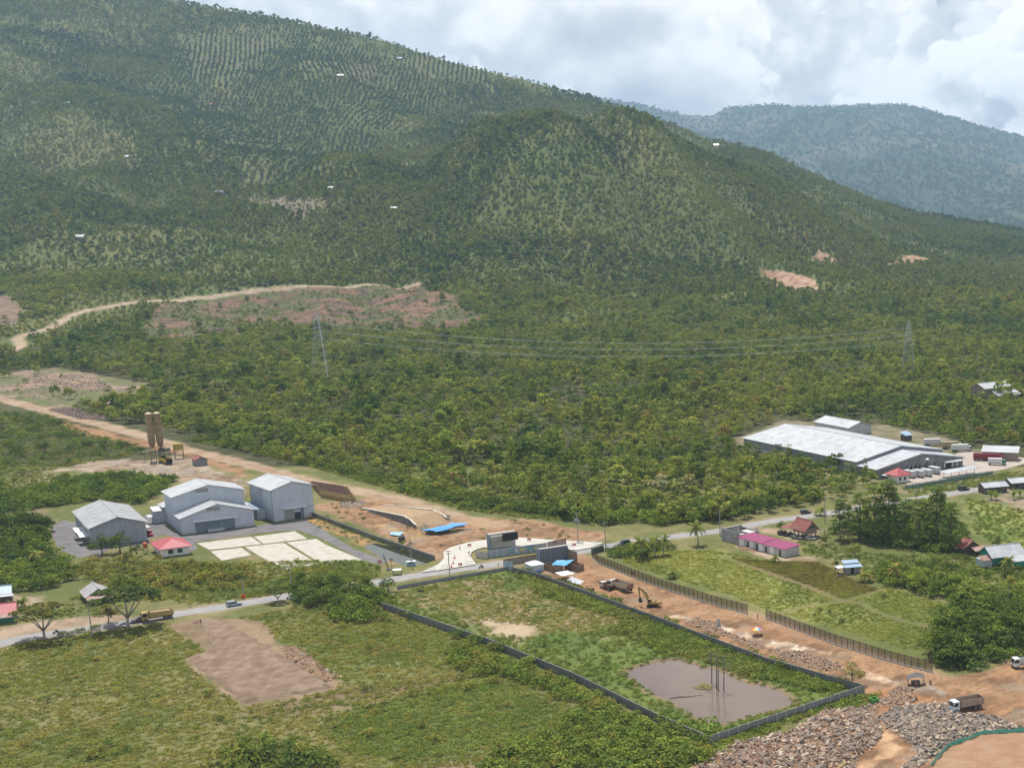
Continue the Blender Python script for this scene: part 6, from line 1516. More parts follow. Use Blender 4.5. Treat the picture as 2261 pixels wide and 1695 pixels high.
# hoardings
def hoard(q, label, h, mat, n=None, seg=2.4):
    P = [at(*c) for c in q]; return run(P, 'hoarding', label, 'hoarding', h, seg, mat, FPOST, None, .05, .08, .0)
hd = hoard(((4, 158, 565), (4, 800, 480), (4, 870, 468)), 'pale blue sheet hoarding with coloured posters in front of the abutments', 2.9, CLAD)
p, p2 = at(4, 158, 565), at(4, 800, 480); L, a = vec(p, p2)
for u, w, c, l in ((7.6, 1.3, (0.03, 0.33, 0.27), 'left green poster'), (9.6, 1.0, (0.62, 0.58, 0.66), 'white poster'), (11.3, 1.7, (0.52, 0.47, 0.10), 'left yellow poster'), (14.3, 1.6, (0.03, 0.33, 0.28), 'right green poster'), (16.6, 1.5, (0.50, 0.45, 0.10), 'right yellow poster')):
    o = thing('poster', l + ' on the pale blue hoarding', 'poster', p + Vector((u * math.cos(a), u * math.sin(a), 0)), a)
    pbox(o, 'sheet', pm('poster_' + l.replace(' ', '_'), c, tuple(v * .8 for v in c), 2, .7), 0, w, -.14, -.10, 1.0, 2.1); pbox(o, 'print', WHITE, w * .2, w * .8, -.155, -.142, 1.35, 1.6)
# blue lettering along the top of the hoarding, too small in the photograph to read
o = thing('lettering', 'row of small dark blue letters along the top of the pale hoarding', 'lettering', p + Vector((14.0 * math.cos(a), 14.0 * math.sin(a), 0)), a)
for k in range(6): MB().box(k * .55, k * .55 + .12, -.10, -.06, 2.35, 2.8).box(k * .55 + .12, k * .55 + .36, -.10, -.06, 2.68, 2.8).box(k * .55 + .12, k * .55 + .34, -.10, -.06, 2.35 + .16 * (k % 2), 2.47 + .16 * (k % 2)).build('letter', DRUM, o)
hoard(((4, 345, 700), (4, 462, 715)), 'short pale blue sheet hoarding at the compound corner by the road', 3.0, pm('light_blue_sheet', (0.34, 0.47, 0.56), (0.30, 0.42, 0.51), .5, .7))
hoard(((4, 345, 660), (4, 560, 625), (4, 775, 590)), 'brown open formwork fence between the road and the white tent', 2.4, NET, seg=2.0)
hoard(((4, 880, 460), (4, 1000, 430), (4, 1108, 410)), 'grey and brown screen behind the nearer abutment', 2.8, NET)
hoard(((4, 1115, 585), (4, 1180, 620), (4, 1245, 640)), 'screen of bare scaffold poles right of the nearer abutment', 4.4, NET, seg=.9)
hoard(((3, 1945, 835), (3, 2090, 855)), 'pale concrete side panel left of the abutments', 2.6, CONC2)
# formwork boxes
for q, w, d, l in (((4, 830, 712), 7.0, 2.6, 'brown timber formwork box left of the blue tarp'), ((4, 1080, 690), 7.2, 2.6, 'brown timber formwork box right of the blue tarp')):
    e = thing('formwork', l, 'formwork', at(*q), math.radians(-38))
    for bx in ((0, w, 0, .15, -.1, 2.3), (0, w, d - .15, d, -.1, 2.3), (0, .15, .16, d - .16, -.1, 2.3), (w - .15, w, .16, d - .16, -.1, 2.3)): pbox(e, 'board', PLY, *bx)
    for k in range(9): pbox(e, 'stud', pm('pale_stud', (0.30, 0.21, 0.13), (0.36, 0.26, 0.17), 2, .8), .3 + k * .75, .4 + k * .75, -.10, -.005, -.1, 2.4)


def tarp(name, label, cat, q, z, pts, mat, posts=True, dz=.3, seed=0, n=10, rz=0.0, thick=None):
    """a sagging sheet over four corner heights"""
    r = np.random.default_rng(seed); c = at(*q); e = thing(name, label, cat, c, rz); (a, b_, d_, f) = [Vector(v) for v in pts]
    V = []
    for i in range(n + 1):
        for j in range(n + 1):
            s, t = i / n, j / n; v = (a * (1 - s) + b_ * s) * (1 - t) + (f * (1 - s) + d_ * s) * t
            v.z += -dz * 4 * s * (1 - s) * t * (1 - t) * 1.5 + (r.random() - .5) * dz * .5; V.append(v)
    Fc = [(i * (n + 1) + j, (i + 1) * (n + 1) + j, (i + 1) * (n + 1) + j + 1, i * (n + 1) + j + 1) for i in range(n) for j in range(n)]
    link('sheet', meshdata('sheet', V, Fc, [mat], True), e)
    if posts:
        for k in (a, b_, d_, f):
            if k.z > .5: b = MB(); b.bar((k.x, k.y, -.1), (k.x, k.y, k.z), .09); b.build('pole', DSTEEL, e)
    return e
tarp('tarpaulin', 'light blue tarpaulin stretched on poles in front of the nearer abutment', 'tarp', (4, 1030, 730), 0, ((-2.6, -.4, 2.6), (2.3, -1.5, 2.5), (4.2, 4.2, 3.2), (-2.0, 4.0, 2.9)), TARPL, True, .55, 3)
e = tarp('tarpaulin', 'bright blue tarpaulin over stacked materials at the end of the earth ramp', 'tarp', (3, 1400, 545), 0, ((-3.5, -.5, 1.6), (3.2, -1.8, 1.5), (12.2, 9.5, 2.1), (6.0, 9.0, 2.4)), TARPB, False, .9, 5)
b = MB()
for k in range(7): b.box(-2.2 + k * .4, -1.6 + k * .4 + 3.4, .2 + k * 1.15, 1.15 + k * 1.15, -.1, 1.1 + .1 * (k % 2))
b.build('stacked_material', DARKW, e)
o = thing('steel_stack', 'stack of dark scrap steel beside the bright blue tarpaulin', 'steel stack', at(3, 1690, 460), .6)
for k in range(8): b = MB(); b.box(-3 + .3 * (k % 3), 3.2 - .4 * (k % 2), k * .5 - 2, k * .5 - 1.7, -.1 + .25 * (k % 3), .35 + .3 * (k % 3)); b.build('beam', REBAR if k % 2 else DSTEEL, o)
# tents
def tent(q, rz, w, d, h, label, top=.9, wall=True):
    e = thing('tent', label, 'tent', at(*q), rz)
    MB().hexa([(-.1, -.1, h), (w + .1, -.1, h), (w + .1, d + .1, h), (-.1, d + .1, h), (w * .42, d * .4, h + top), (w * .58, d * .4, h + top), (w * .58, d * .6, h + top), (w * .42, d * .6, h + top)]).build('canopy', TENT, e)
    for x in (0, w):
        for y in (0, d): b = MB(); b.bar((x, y, -.1), (x, y, h), .1); b.build('pole', DSTEEL, e)
    if wall: pbox(e, 'side_cloth', pm('pale_tent_wall', (0.55, 0.60, 0.64), (0.47, 0.52, 0.56), .6, .8), .1, w - .1, .02, .08, .1, h - .02); pbox(e, 'side_cloth', MATS['pale_tent_wall'], .02, .08, .1, d - .1, .1, h - .02)
    return e
tent((4, 690, 745), math.radians(38), 4.6, 5.2, 2.5, 'white tent with pale walls beside the dark compound wall')
tent((4, 1060, 845), math.radians(38), 4.4, 5.0, 1.9, 'dazzling white low canopy between the tent and the trucks', .35, False)
tarp('tarpaulin', 'crumpled grey-white tarpaulin beside the dazzling white canopy', 'tarp', (4, 1190, 880), 0, ((-2.2, -.6, 1.2), (2.6, -.8, .05), (3.0, 3.6, .1), (-1.2, 4.0, 1.6)), pm('grey_tarp', (0.50, 0.52, 0.53), (0.42, 0.44, 0.46), .8, .6), False, .5, 9)
o = thing('water_drum', 'blue plastic water drum beside the white tent', 'drum', at(4, 770, 752), 0); MB().cone((0, 0), .55, .55, 0, 1.25, 12).cone((0, 0), .55, .3, 1.25, 1.4, 12).build('barrel', DRUM, o); MB().cone((0, 0), .25, .25, 1.401, 1.48, 10).build('lid', BLACK, o)
# earth ramp with retaining walls
RS = [at(3, *q) for q in ((560, 228), (1230, 475), (1350, 440), (1500, 400), (1600, 385), (1580, 300), (1100, 215), (820, 195))]
p = RS[0]; e = thing('earth_ramp', 'tan earth ramp held by dark stone retaining walls, leading up to the bridge end', 'ramp', p)
A0, B0, B1, A1 = [q - p for q in (at(3, 560, 232), at(3, 1235, 480), at(3, 1610, 392), at(3, 830, 196))]
hT = 3.1
b = MB(); b.hexa([A0 + Vector((0, 0, -.1)), B0 + Vector((0, 0, -.1)), B1 + Vector((0, 0, -.1)), A1 + Vector((0, 0, -.1)), A0 + Vector((0, 0, .12)), (A0 * .16 + B0 * .84) + Vector((0, 0, hT)), (A1 * .16 + B1 * .84) + Vector((0, 0, hT)), A1 + Vector((0, 0, .12))]); b.build('earth_fill', pm('ramp_earth', (0.29, 0.195, 0.11), (0.36, 0.255, 0.15), .5, .95, bump=.2), e)
for a_, b_, nm in ((A0, B0, 'near'), (A1, B1, 'far')):
    out = (A0 - A1).normalized() * (.35 if nm == 'near' else -.35)
    for k in range(10):
        s0, s1 = k / 10 * .97, (k + 1) / 10 * .97; h0, h1 = min(1, s0 / .84) * hT + .25, min(1, s1 / .84) * hT + .25
        if s0 > .84: h0 = hT - (s0 - .84) * 14
        if s1 > .84: h1 = hT - (s1 - .84) * 14
        q0, q1 = a_ + (b_ - a_) * s0, a_ + (b_ - a_) * (s1 - .004); Zv = lambda z: Vector((0, 0, z))
        MB().hexa([q0 + out * 2 + Zv(-.1), q1 + out * 2 + Zv(-.1), q1 + out * .1 + Zv(-.1), q0 + out * .1 + Zv(-.1), q0 + out + Zv(h0), q1 + out + Zv(h1), q1 + out * .1 + Zv(h1), q0 + out * .1 + Zv(h0)]).build('retaining_wall', STONE, e)
        MB().hexa([q0 + out * 1.1 + Zv(h0), q1 + out * 1.1 + Zv(h1), q1 - out * .6 + Zv(h1), q0 - out * .6 + Zv(h0), q0 + out * 1.1 + Zv(h0 + .12), q1 + out * 1.1 + Zv(h1 + .12), q1 - out * .6 + Zv(h1 + .12), q0 - out * .6 + Zv(h0 + .12)]).build('coping', CONC, e)
# dirt platform in the lower left field
bx, by = np.meshgrid(np.arange(Z['pad'][:, 0].min() - 3, Z['pad'][:, 0].max() + 3, .55), np.arange(Z['pad'][:, 1].min() - 3, Z['pad'][:, 1].max() + 3, .55)); fx, fy = bx.ravel(), by.ravel()
bd = sdist(Z['pad'], fx, fy) + (fbm(fx, fy, 3.0, 3, 640) - .5) * 2.2
bz = .62 * sstep(-.2, 1.1, bd) + (fbm(fx, fy, 1.6, 3, 641) - .5) * .16 - np.where(bd < -.4, .5, 0)
struct('earth_platform', gridmesh('earth_platform', bx, by, bz.reshape(bx.shape), None, pm('platform_earth', (0.180, 0.125, 0.084), (0.270, 0.200, 0.140), .30, .95, .1, bump=.6, streak=(.5, .12, 1, .3))))
# raised pad with green net, lower right corner
RP = [at(0, *q) for q in ((2055, 1700), (2093, 1657), (2135, 1641), (2169, 1628), (2300, 1620), (2420, 1700), (2420, 1780), (2030, 1780))]
b = MB(); n = len(RP); b.add([(v.x, v.y, -.1) for v in RP] + [(v.x, v.y, .9) for v in RP], [tuple(range(n, 2 * n))] + [(i, (i + 1) % n, (i + 1) % n + n, i + n) for i in range(n)])
o = b.build('earth_pad', pm('pad_earth', (0.275, 0.160, 0.092), (0.335, 0.215, 0.135), .3, .95, .1, bump=.5)); o['kind'] = 'structure'
e = thing('netting', 'green debris netting draped along the edge of the raised earth pad', 'netting', RP[0]); GN_ = pm('green_net', (0.03, 0.36, 0.28), (0.06, 0.44, 0.35), 1.5, .7, alpha=.86)
for i in range(4):
    a_, b_ = RP[i] - RP[0], RP[i + 1] - RP[0]; nn = max(2, int((b_ - a_).length / 1.2)); prev = None
    for k in range(nn):
        q0, q1 = a_ + (b_ - a_) * k / nn, a_ + (b_ - a_) * (k + 1) / nn; inw = Vector((.35, -.9, 0)); w0, w1 = [.25 * math.sin((i * 9 + k + j) * 1.7) for j in (0, 1)]
        link('net_panel', meshdata('net_panel', [q0 + Vector((0, 0, .5)), q1 + Vector((0, 0, .5)), q1 + inw * (.1 + w1) + Vector((0, 0, 1.85 + w1)), q0 + inw * (.1 + w0) + Vector((0, 0, 1.85 + w0)), q1 - inw * .5 + Vector((0, 0, .05)), q0 - inw * .5 + Vector((0, 0, .05))], [(0, 1, 2, 3), (5, 4, 1, 0)], [GN_]), e)

# ------------------------------------------------------------------ rubble
def rock_mesh(seed):
    r = np.random.default_rng(seed); bm = bmesh.new()
    for v in unit(13, r): bm.verts.new(v * np.array([.62, .48, .40]) * (.75 + .5 * r.random()))
    bmesh.ops.convex_hull(bm, input=bm.verts[:])
    bmesh.ops.delete(bm, geom=[v for v in bm.verts if not v.link_faces], context='VERTS')
    me = bpy.data.meshes.new('rock'); bm.to_mesh(me); bm.free(); return me
RV = []; RF = []
for i in range(8):
    m_ = rock_mesh(600 + i); RV.append(np.array([v.co[:] for v in m_.vertices])); RF.append([tuple(p.vertices) for p in m_.polygons])
def rockset(mats): 
    out = []
    for i in range(8): out.append(meshdata('rock', RV[i], RF[i], [mats[i % len(mats)]]))
    return out
TAN = [pm('tan_rock', (0.42, 0.28, 0.185), (0.33, 0.215, 0.15), 1.5, .95, .1, bump=.5), pm('pale_rock', (0.48, 0.38, 0.29), (0.39, 0.305, 0.23), 1.5, .95, .1, bump=.5), pm('brown_rock', (0.30, 0.205, 0.15), (0.24, 0.17, 0.13), 1.5, .95, .1, bump=.5), pm('dusty_grey_rock', (0.29, 0.235, 0.195), (0.22, 0.18, 0.152), 1.5, .95, .1, bump=.5)]
GREY = [pm('grey_rock', (0.35, 0.295, 0.25), (0.26, 0.22, 0.19), 1.5, .95, .1, bump=.5), MATS['dusty_grey_rock'], pm('dark_rock', (0.17, 0.155, 0.145), (0.23, 0.20, 0.18), 1.5, .95, .1, bump=.5), MATS['pale_rock']]


def rubble(P, name, label, hmax, step, smin, smax, mats, soil, nind=220, base=True, slope=.45, pw=3.0):
    gx, gy = grid_points(P[:, 0].min(), P[:, 0].max(), P[:, 1].min(), P[:, 1].max(), step); d = sdist(P, gx, gy); m = d > -.4; gx, gy, d = gx[m], gy[m], d[m]
    hz = lambda x, y, d: np.clip(d, 0, None) * slope / (1 + np.clip(d, 0, None) * slope / hmax) * (.55 + .9 * fbm(x, y, 5, 3, 620))
    c = Vector((P[:, 0].mean(), P[:, 1].mean(), 0)); e = thing(name, label, 'rubble', c)
    if base:
        bx, by = np.meshgrid(np.arange(P[:, 0].min() - 1, P[:, 0].max() + 1.1, .9), np.arange(P[:, 1].min() - 1, P[:, 1].max() + 1.1, .9)); bd = sdist(P, bx.ravel(), by.ravel()); bz = np.where(bd > 0, hz(bx.ravel(), by.ravel(), bd), -.3)
        me = gridmesh('soil', bx - c.x, by - c.y, bz.reshape(bx.shape), None, soil); link('soil', me, e)
    ms = rockset(mats); s = smin + (smax - smin) * RNG.random(gx.size) ** pw; z = hz(gx, gy, d)
    vis = in_view(gx, gy, z, 10)
    order = np.argsort(-(s * vis)); ind = order[:nind]; rest = order[nind:]
    for i in ind: link('rock', ms[int(RNG.integers(8))], e, (gx[i] - c.x, gy[i] - c.y, z[i] + s[i] * .12), (RNG.random() * .8, RNG.random() * .8, RNG.random() * 6.3), (s[i],) * 3)
    V = []; Fc = []; MI = []; o = 0
    for i in rest:
        k = int(RNG.integers(8)); R = np.array(Matrix.Rotation(RNG.random() * 6.3, 3, 'Z') @ Matrix.Rotation(RNG.random() * 1.2, 3, 'X')); v = (RV[k] * s[i]) @ R.T + np.array([gx[i] - c.x, gy[i] - c.y, z[i] + s[i] * .1])
        V.append(v); Fc += [tuple(q + o for q in f) for f in RF[k]]; MI += [k % len(mats)] * len(RF[k]); o += len(v)
    if V:
        me = meshdata('small_rocks', np.concatenate(V), Fc, mats); me.polygons.foreach_set('material_index', MI); q = link('small_rocks', me, e); q['kind'] = 'stuff'
    return e
SOILT = pm('heap_soil', (0.27, 0.17, 0.10), (0.21, 0.135, 0.085), .8, .95, .1, bump=.5); SOILG = pm('grey_soil', (0.21, 0.165, 0.125), (0.26, 0.20, 0.145), .8, .95, .1, bump=.5)
rubble(poly((22, 120, 1700), (22, 450, 1510), (22, 750, 1455), (22, 900, 1370), (22, 1000, 1310), (22, 1230, 1285), (22, 1300, 1360), (22, 1350, 1440), (22, 1290, 1530), (22, 1200, 1580), (22, 1160, 1700)), 'rubble_heap', 'heap of tan quarry stones in the lower right foreground', 2.0, .55, .26, 1.7, TAN, SOILT, 290)
rubble(poly((22, 1330, 1345), (22, 1420, 1290), (22, 1520, 1275), (22, 1700, 1262), (22, 1760, 1320), (22, 2000, 1335), (22, 2150, 1400), (22, 2330, 1430), (22, 2330, 1470), (22, 1880, 1462), (22, 1700, 1560), (22, 1560, 1650), (22, 1470, 1660), (22, 1560, 1540), (22, 1480, 1480), (22, 1380, 1410)), 'rubble_heap', 'heap of grey quarry stones below the parked dump truck', 1.3, .55, .24, 1.4, GREY, SOILG, 290)
rubble(poly((22, 1400, 1200), (22, 1440, 1160), (22, 1530, 1180), (22, 1560, 1240), (22, 1430, 1290), (22, 1340, 1280), (22, 1290, 1330), (22, 1260, 1290), (22, 1340, 1230)), 'rubble_heap', 'spill of orange-tan stones between the compound corner and the gravel', 1.0, .85, .4, 1.3, TAN, SOILT, 60)
rubble(poly((8, 1180, 680), (8, 1340, 620), (8, 1560, 690), (8, 1600, 760), (8, 1900, 880), (8, 2200, 1000), (22, 740, 945), (22, 1000, 1030), (22, 1150, 1090), (22, 900, 1040), (22, 700, 980), (8, 2150, 1040), (8, 1850, 930), (8, 1500, 800)), 'rubble_strip', 'strip of dark stones along the compound wall on the construction road', .55, .75, .30, 1.0, TAN + GREY[:2], SOILT, 120)
rubble(poly((22, 700, 960), (22, 820, 945), (22, 1080, 1020), (22, 1120, 1075), (22, 1000, 1055)), 'rubble_strip', 'strip of orange stones by the half-dry tree', .7, .75, .35, 1.1, TAN, SOILT, 60)
rubble(poly((24, 1700, 915), (24, 1830, 925), (24, 2075, 1110), (24, 1990, 1135), (24, 1800, 1040)), 'rubble_heap', 'row of pale rubble beside the bare earth platform', .7, .8, .3, 1.0, [MATS['pale_rock'], MATS['tan_rock'], MATS['dusty_grey_rock']], SOILT, 80)
rubble(poly((3, 250, 180), (3, 330, 140), (3, 560, 140), (3, 620, 180), (3, 400, 235), (3, 290, 220)), 'rubble_heap', 'pale broken concrete behind the stacked girders', .9, .8, .3, 1.0, [MATS['pale_rock'], MATS['dusty_grey_rock']], SOILG, 60)
rubble(poly((3, 1230, 480), (3, 1240, 400), (3, 1350, 420), (3, 1360, 470), (3, 1290, 500)), 'rubble_heap', 'stones at the near foot of the earth ramp', 1.2, .7, .35, 1.0, GREY, SOILG, 30)
rubble(poly((3, 1480, 350), (3, 1620, 310), (3, 1630, 390), (3, 1520, 400)), 'rubble_heap', 'dark stones at the far foot of the earth ramp', 1.4, .7, .35, 1.1, GREY, SOILG, 30)
rubble(poly((6, 260, 470), (6, 420, 480), (6, 520, 520), (6, 480, 550), (6, 300, 520)), 'rubble_heap', 'builder rubble in front of the purple-roofed house', .6, .7, .25, .8, [MATS['pale_rock'], MATS['tan_rock']], SOILT, 40)
rubble(poly((20, 0, 190), (20, 150, 100), (20, 330, 50), (20, 560, 80), (20, 700, 130), (20, 600, 190), (20, 420, 240), (20, 200, 220)), 'rubble_field', 'field of pale stones in the clearing beside the dirt track at left', .4, 2.8, .4, 1.7, [MATS['pale_rock'], MATS['brown_rock'], MATS['tan_rock']], SOILT, 60, False)
rubble(poly((20, 290, 290), (20, 420, 280), (20, 640, 330), (20, 660, 350), (20, 480, 345)), 'rubble_heap', 'bank of dark soil clods beside the dirt track at left', 1.5, 1.4, .6, 1.6, [MATS['brown_rock'], MATS['dark_rock']], pm('dark_soil', (0.12, 0.085, 0.06), (0.16, 0.115, 0.08), .8, .95), 40)
# ------------------------------------------------------------------ vehicles (x forward)
def paint(name, c, rough=.35): return pm(name, c, tuple(v * .85 for v in c), 1.5, rough, .5)
RIM = pm('wheel_rim', (0.30, 0.30, 0.30), (0.22, 0.22, 0.22), 2, .5)
LAMP = pm('lamp_glass', (0.75, 0.75, 0.70), (0.65, 0.65, 0.6), 2, .2)
WHEELS = {}
def wheel(e, x, y, r, w):
    k = (r, w)
    if k not in WHEELS: WHEELS[k] = (MB().tube([(0, -w / 2, 0), (0, w / 2, 0)], r, 14).me('wheel', BLACK, False), MB().tube([(0, -w / 2 - .015, 0), (0, w / 2 + .015, 0)], r * .55, 10).me('rim', RIM))
    o = link('wheel', WHEELS[k][0], e, (x, y, r)); link('rim', WHEELS[k][1], o)


def car(q, rz, label, col, L=4.4, Wd=1.72, Ht=1.62, pickup=False, cat='car', name='car'):
    e = thing(name, label, cat, q if isinstance(q, Vector) else at(*q), rz); P = paint('paint_%.2f_%.2f_%.2f' % col, col); h = L / 2; z0 = .28
    e.location.z = .04
    MB().prism([(-h, z0 + .1), (-h + .1, z0), (h - .15, z0), (h, z0 + .2), (h - .05, .78), (h * .48, .92), (-h + .04, .98)], -Wd / 2, Wd / 2).build('body', P, e)
    x1, x0 = h * .46, (-h + .12 if not pickup else -h * .15); t = .16
    MB().hexa([(x0, -Wd / 2 + .04, .93), (x1, -Wd / 2 + .04, .91), (x1, Wd / 2 - .04, .91), (x0, Wd / 2 - .04, .93), (x0 + .22, -Wd / 2 + t, Ht), (x1 - .75, -Wd / 2 + t, Ht), (x1 - .75, Wd / 2 - t, Ht), (x0 + .22, Wd / 2 - t, Ht)]).build('cabin', P, e)
    b = MB(); b.add([(x1 - .06, -.70, .98), (x1 - .06, .70, .98), (x1 - .68, .62, Ht - .06), (x1 - .68, -.62, Ht - .06)], [(0, 1, 2, 3)])
    for v in range(4): b.v[v] = (b.v[v][0] + .05, b.v[v][1], b.v[v][2] + .03)
    b.build('windshield', GLASS, e)
    b = MB(); b.add([(x0 + .02, -.68, 1.0), (x0 + .02, .68, 1.0), (x0 + .19, .6, Ht - .08), (x0 + .19, -.6, Ht - .08)], [(0, 1, 2, 3)]); b.v = [(a - .04, c, d) for a, c, d in b.v]; b.build('rear_window', GLASS, e)
    for s in (-1, 1):
        y0, y1 = s * (Wd / 2 - .02), s * (Wd / 2 - t + .03); n = 2 if pickup else 3
        for k in range(n):
            a0, a1 = x0 + .25 + (x1 - x0 - .75) * k / n + .04, x0 + .25 + (x1 - x0 - .75) * (k + 1) / n - .04
            MB().add([(a0, y0, 1.0), (a1 + (.3 if k == n - 1 else 0), y0, 1.0), (a1, y1, Ht - .1), (a0, y1, Ht - .1)], [(0, 1, 2, 3)]).build('window', GLASS, e)
        for x in (-h * .62, h * .62): wheel(e, x, s * (Wd / 2 - .08), .31, .2)
        pbox(e, 'headlight', LAMP, h - .06, h + .01, s * .62 - .14, s * .62 + .14, .58, .72); pbox(e, 'tail_light', REDROOF, -h - .02, -h + .05, s * .66 - .1, s * .66 + .1, .66, .9)
    if pickup:
        for bx in ((-h + .05, x0 - .06, -Wd / 2 + .03, -Wd / 2 + .1, .985, 1.2), (-h + .05, x0 - .06, Wd / 2 - .1, Wd / 2 - .03, .985, 1.2), (-h + .03, -h + .09, -Wd / 2 + .1, Wd / 2 - .1, .99, 1.2)): pbox(e, 'bed_side', P, *bx)
    return e


def truck(q, rz, label, cab, bed, L=8.0, Wd=2.4, kind='dump', bh=1.2, load=None, inner=None, axles=2, cat='truck', name='truck', cabh=2.7, stripe=None, z=.04):
    e = thing(name, label, cat, q if isinstance(q, Vector) else at(*q), rz); e.location.z = z; P = paint('paint_%.2f_%.2f_%.2f' % cab, cab); B = paint('bed_%.2f_%.2f_%.2f' % bed, bed, .6); h = L / 2; cl = 1.75; wr = .5
    MB().box(-h + .1, h - .2, -.45, .45, .6, .9).build('chassis', DSTEEL, e)
    cx = h - cl
    MB().prism([(cx, .55), (h, .55), (h + .02, 1.5), (h - .22, cabh - .08), (h - .4, cabh), (cx, cabh)], -Wd / 2 + .05, Wd / 2 - .05).build('cab', P, e)
    MB().add([(h + .05, -Wd / 2 + .22, 1.56), (h + .05, Wd / 2 - .22, 1.56), (h - .17, Wd / 2 - .27, cabh - .2), (h - .17, -Wd / 2 + .27, cabh - .2)], [(0, 1, 2, 3)]).build('windshield', GLASS, e)
    for s in (-1, 1):
        y = s * (Wd / 2 - .03); MB().add([(cx + .35, y, 1.55), (h - .18, y, 1.55), (h - .38, y, cabh - .25), (cx + .35, y, cabh - .25)], [(0, 1, 2, 3)]).build('window', GLASS, e)
        pbox(e, 'headlight', LAMP, h - .02, h + .05, s * .8 - .18, s * .8 + .18, .85, 1.05); pbox(e, 'mirror', BLACK, h - .15, h - .05, s * (Wd / 2 + .12) - .08, s * (Wd / 2 + .12) + .08, 1.7, 2.2)
        for x in [h - .95] + [-h + .95 + 1.25 * k for k in range(axles)]: wheel(e, x, s * (Wd / 2 - .22), wr, .34)
    pbox(e, 'bumper', stripe or DSTEEL, h - .05, h + .12, -Wd / 2 + .1, Wd / 2 - .1, .45, .75)
    x0, x1, z0 = -h, cx - .15, 1.05; I = inner or B
    if kind == 'dump':
        MB().box(x0 + .1, x1, -Wd / 2 + .08, Wd / 2 - .08, z0, z0 + .12).build('bed_floor', I, e)
        for s in (-1, 1):
            MB().hexa([(x0, s * Wd / 2 - .04, z0 + .121), (x1, s * Wd / 2 - .04, z0 + .121), (x1, s * Wd / 2 + .04, z0 + .121), (x0, s * Wd / 2 + .04, z0 + .121), (x0, s * (Wd / 2 + .12) - .04, z0 + bh), (x1, s * (Wd / 2 + .12) - .04, z0 + bh), (x1, s * (Wd / 2 + .12) + .04, z0 + bh), (x0, s * (Wd / 2 + .12) + .04, z0 + bh)]).build('bed_side', B, e)
            for k in range(5): xx = x0 + .3 + k * (x1 - x0 - .6) / 4; pbox(e, 'rib', B, xx - .06, xx + .06, s * (Wd / 2 + .16) - .05, s * (Wd / 2 + .16) + .05, z0 + .1, z0 + bh)
        pbox(e, 'headboard', I, x1 - .1, x1, -Wd / 2 + .05, Wd / 2 - .05, z0 + .121, z0 + bh + .2); pbox(e, 'tailgate', I, x0, x0 + .1, -Wd / 2 + .05, Wd / 2 - .05, z0 + .121, z0 + bh - .1)
        if load: MB().hexa([(x0 + .15, -Wd / 2 + .1, z0 + .13), (x1 - .15, -Wd / 2 + .1, z0 + .13), (x1 - .15, Wd / 2 - .1, z0 + .13), (x0 + .15, Wd / 2 - .1, z0 + .13), (x0 + .6, -.6, z0 + bh * .95), (x1 - .7, -.6, z0 + bh), (x1 - .7, .6, z0 + bh), (x0 + .6, .6, z0 + bh * .95)]).build('load', load, e)
    elif kind == 'box':
        pbox(e, 'cargo_box', B, x0, x1, -Wd / 2, Wd / 2, z0, z0 + bh); pbox(e, 'rear_door', I, x0 - .05, x0 - .005, -Wd / 2 + .1, Wd / 2 - .1, z0 + .1, z0 + bh - .1)
    return e


def dirv(q0, q1): a, b = at(*q0), at(*q1); return math.atan2(b.y - a.y, b.x - a.x)
RD = dirv((0, 320, 1367), (0, 516, 1336))
car(at(0, 517, 1337), RD, 'silver blue car driving on the asphalt road', (0.33, 0.40, 0.46))
EARTHL = pm('earth_load', (0.40, 0.27, 0.17), (0.46, 0.32, 0.21), 2, .95)
truck(at(9, 1925, 590), RD + math.pi, 'yellow loaded dump truck on the road under the flat-topped tree', (0.50, 0.36, 0.10), (0.44, 0.33, 0.12), 8.6, 2.5, 'dump', 1.5, EARTHL, axles=2)
car(at(9, 1705, 625), RD + math.pi, 'dark car with red sides ahead of the yellow dump truck', (0.10, 0.03, 0.04))
car(at(4, 1810, 405), dirv((4, 1740, 415), (4, 1890, 385)) + math.pi, 'dark green off-roader on the road at the junction', (0.025, 0.045, 0.04), 4.9, 1.85, 1.85)
car(at(12, 1475, 1450), math.radians(20), 'black covered pickup on the road beyond the grove', (0.03, 0.03, 0.03), 5.2, 1.9, 2.0)
RUSTBED = pm('rusty_bed', (0.20, 0.095, 0.065), (0.27, 0.145, 0.10), 1.2, .85)
sd = dirv((8, 510, 300), (8, 260, 235))
truck(at(8, 390, 285), sd, 'large white-cabbed dump truck with rusty open bed on the construction road', (0.62, 0.66, 0.68), (0.46, 0.39, 0.29), 9.4, 2.6, 'dump', 1.7, None, RUSTBED, 2)
truck(at(8, 225, 275), sd, 'small white-cabbed dump truck beside the larger one', (0.62, 0.62, 0.56), (0.22, 0.14, 0.10), 5.6, 2.0, 'dump', .8, None, RUSTBED, 1, cabh=2.2)
truck(at(7, 1490, 975), dirv((7, 1640, 950), (7, 1350, 1000)), 'pale-cabbed dump truck with high rusty bed sides beside the grey rubble', (0.62, 0.70, 0.72), (0.36, 0.28, 0.225), 8.4, 2.5, 'dump', 1.9, None, RUSTBED, 2, stripe=pm('blue_bumper', (0.20, 0.34, 0.42), (0.16, 0.28, 0.36), 2, .5))
truck(at(7, 2180, 480), math.radians(196), 'white truck cut by the right edge below the thicket', (0.66, 0.66, 0.66), (0.50, 0.50, 0.50), 7.5, 2.4, 'dump', 1.2)
truck(at(10, 890, 1480), dirv((10, 1050, 1530), (10, 760, 1420)), 'bright yellow dump truck under the silos', (0.52, 0.37, 0.02), (0.50, 0.35, 0.02), 11.5, 2.9, 'dump', 1.9, None, BLACK, 2)
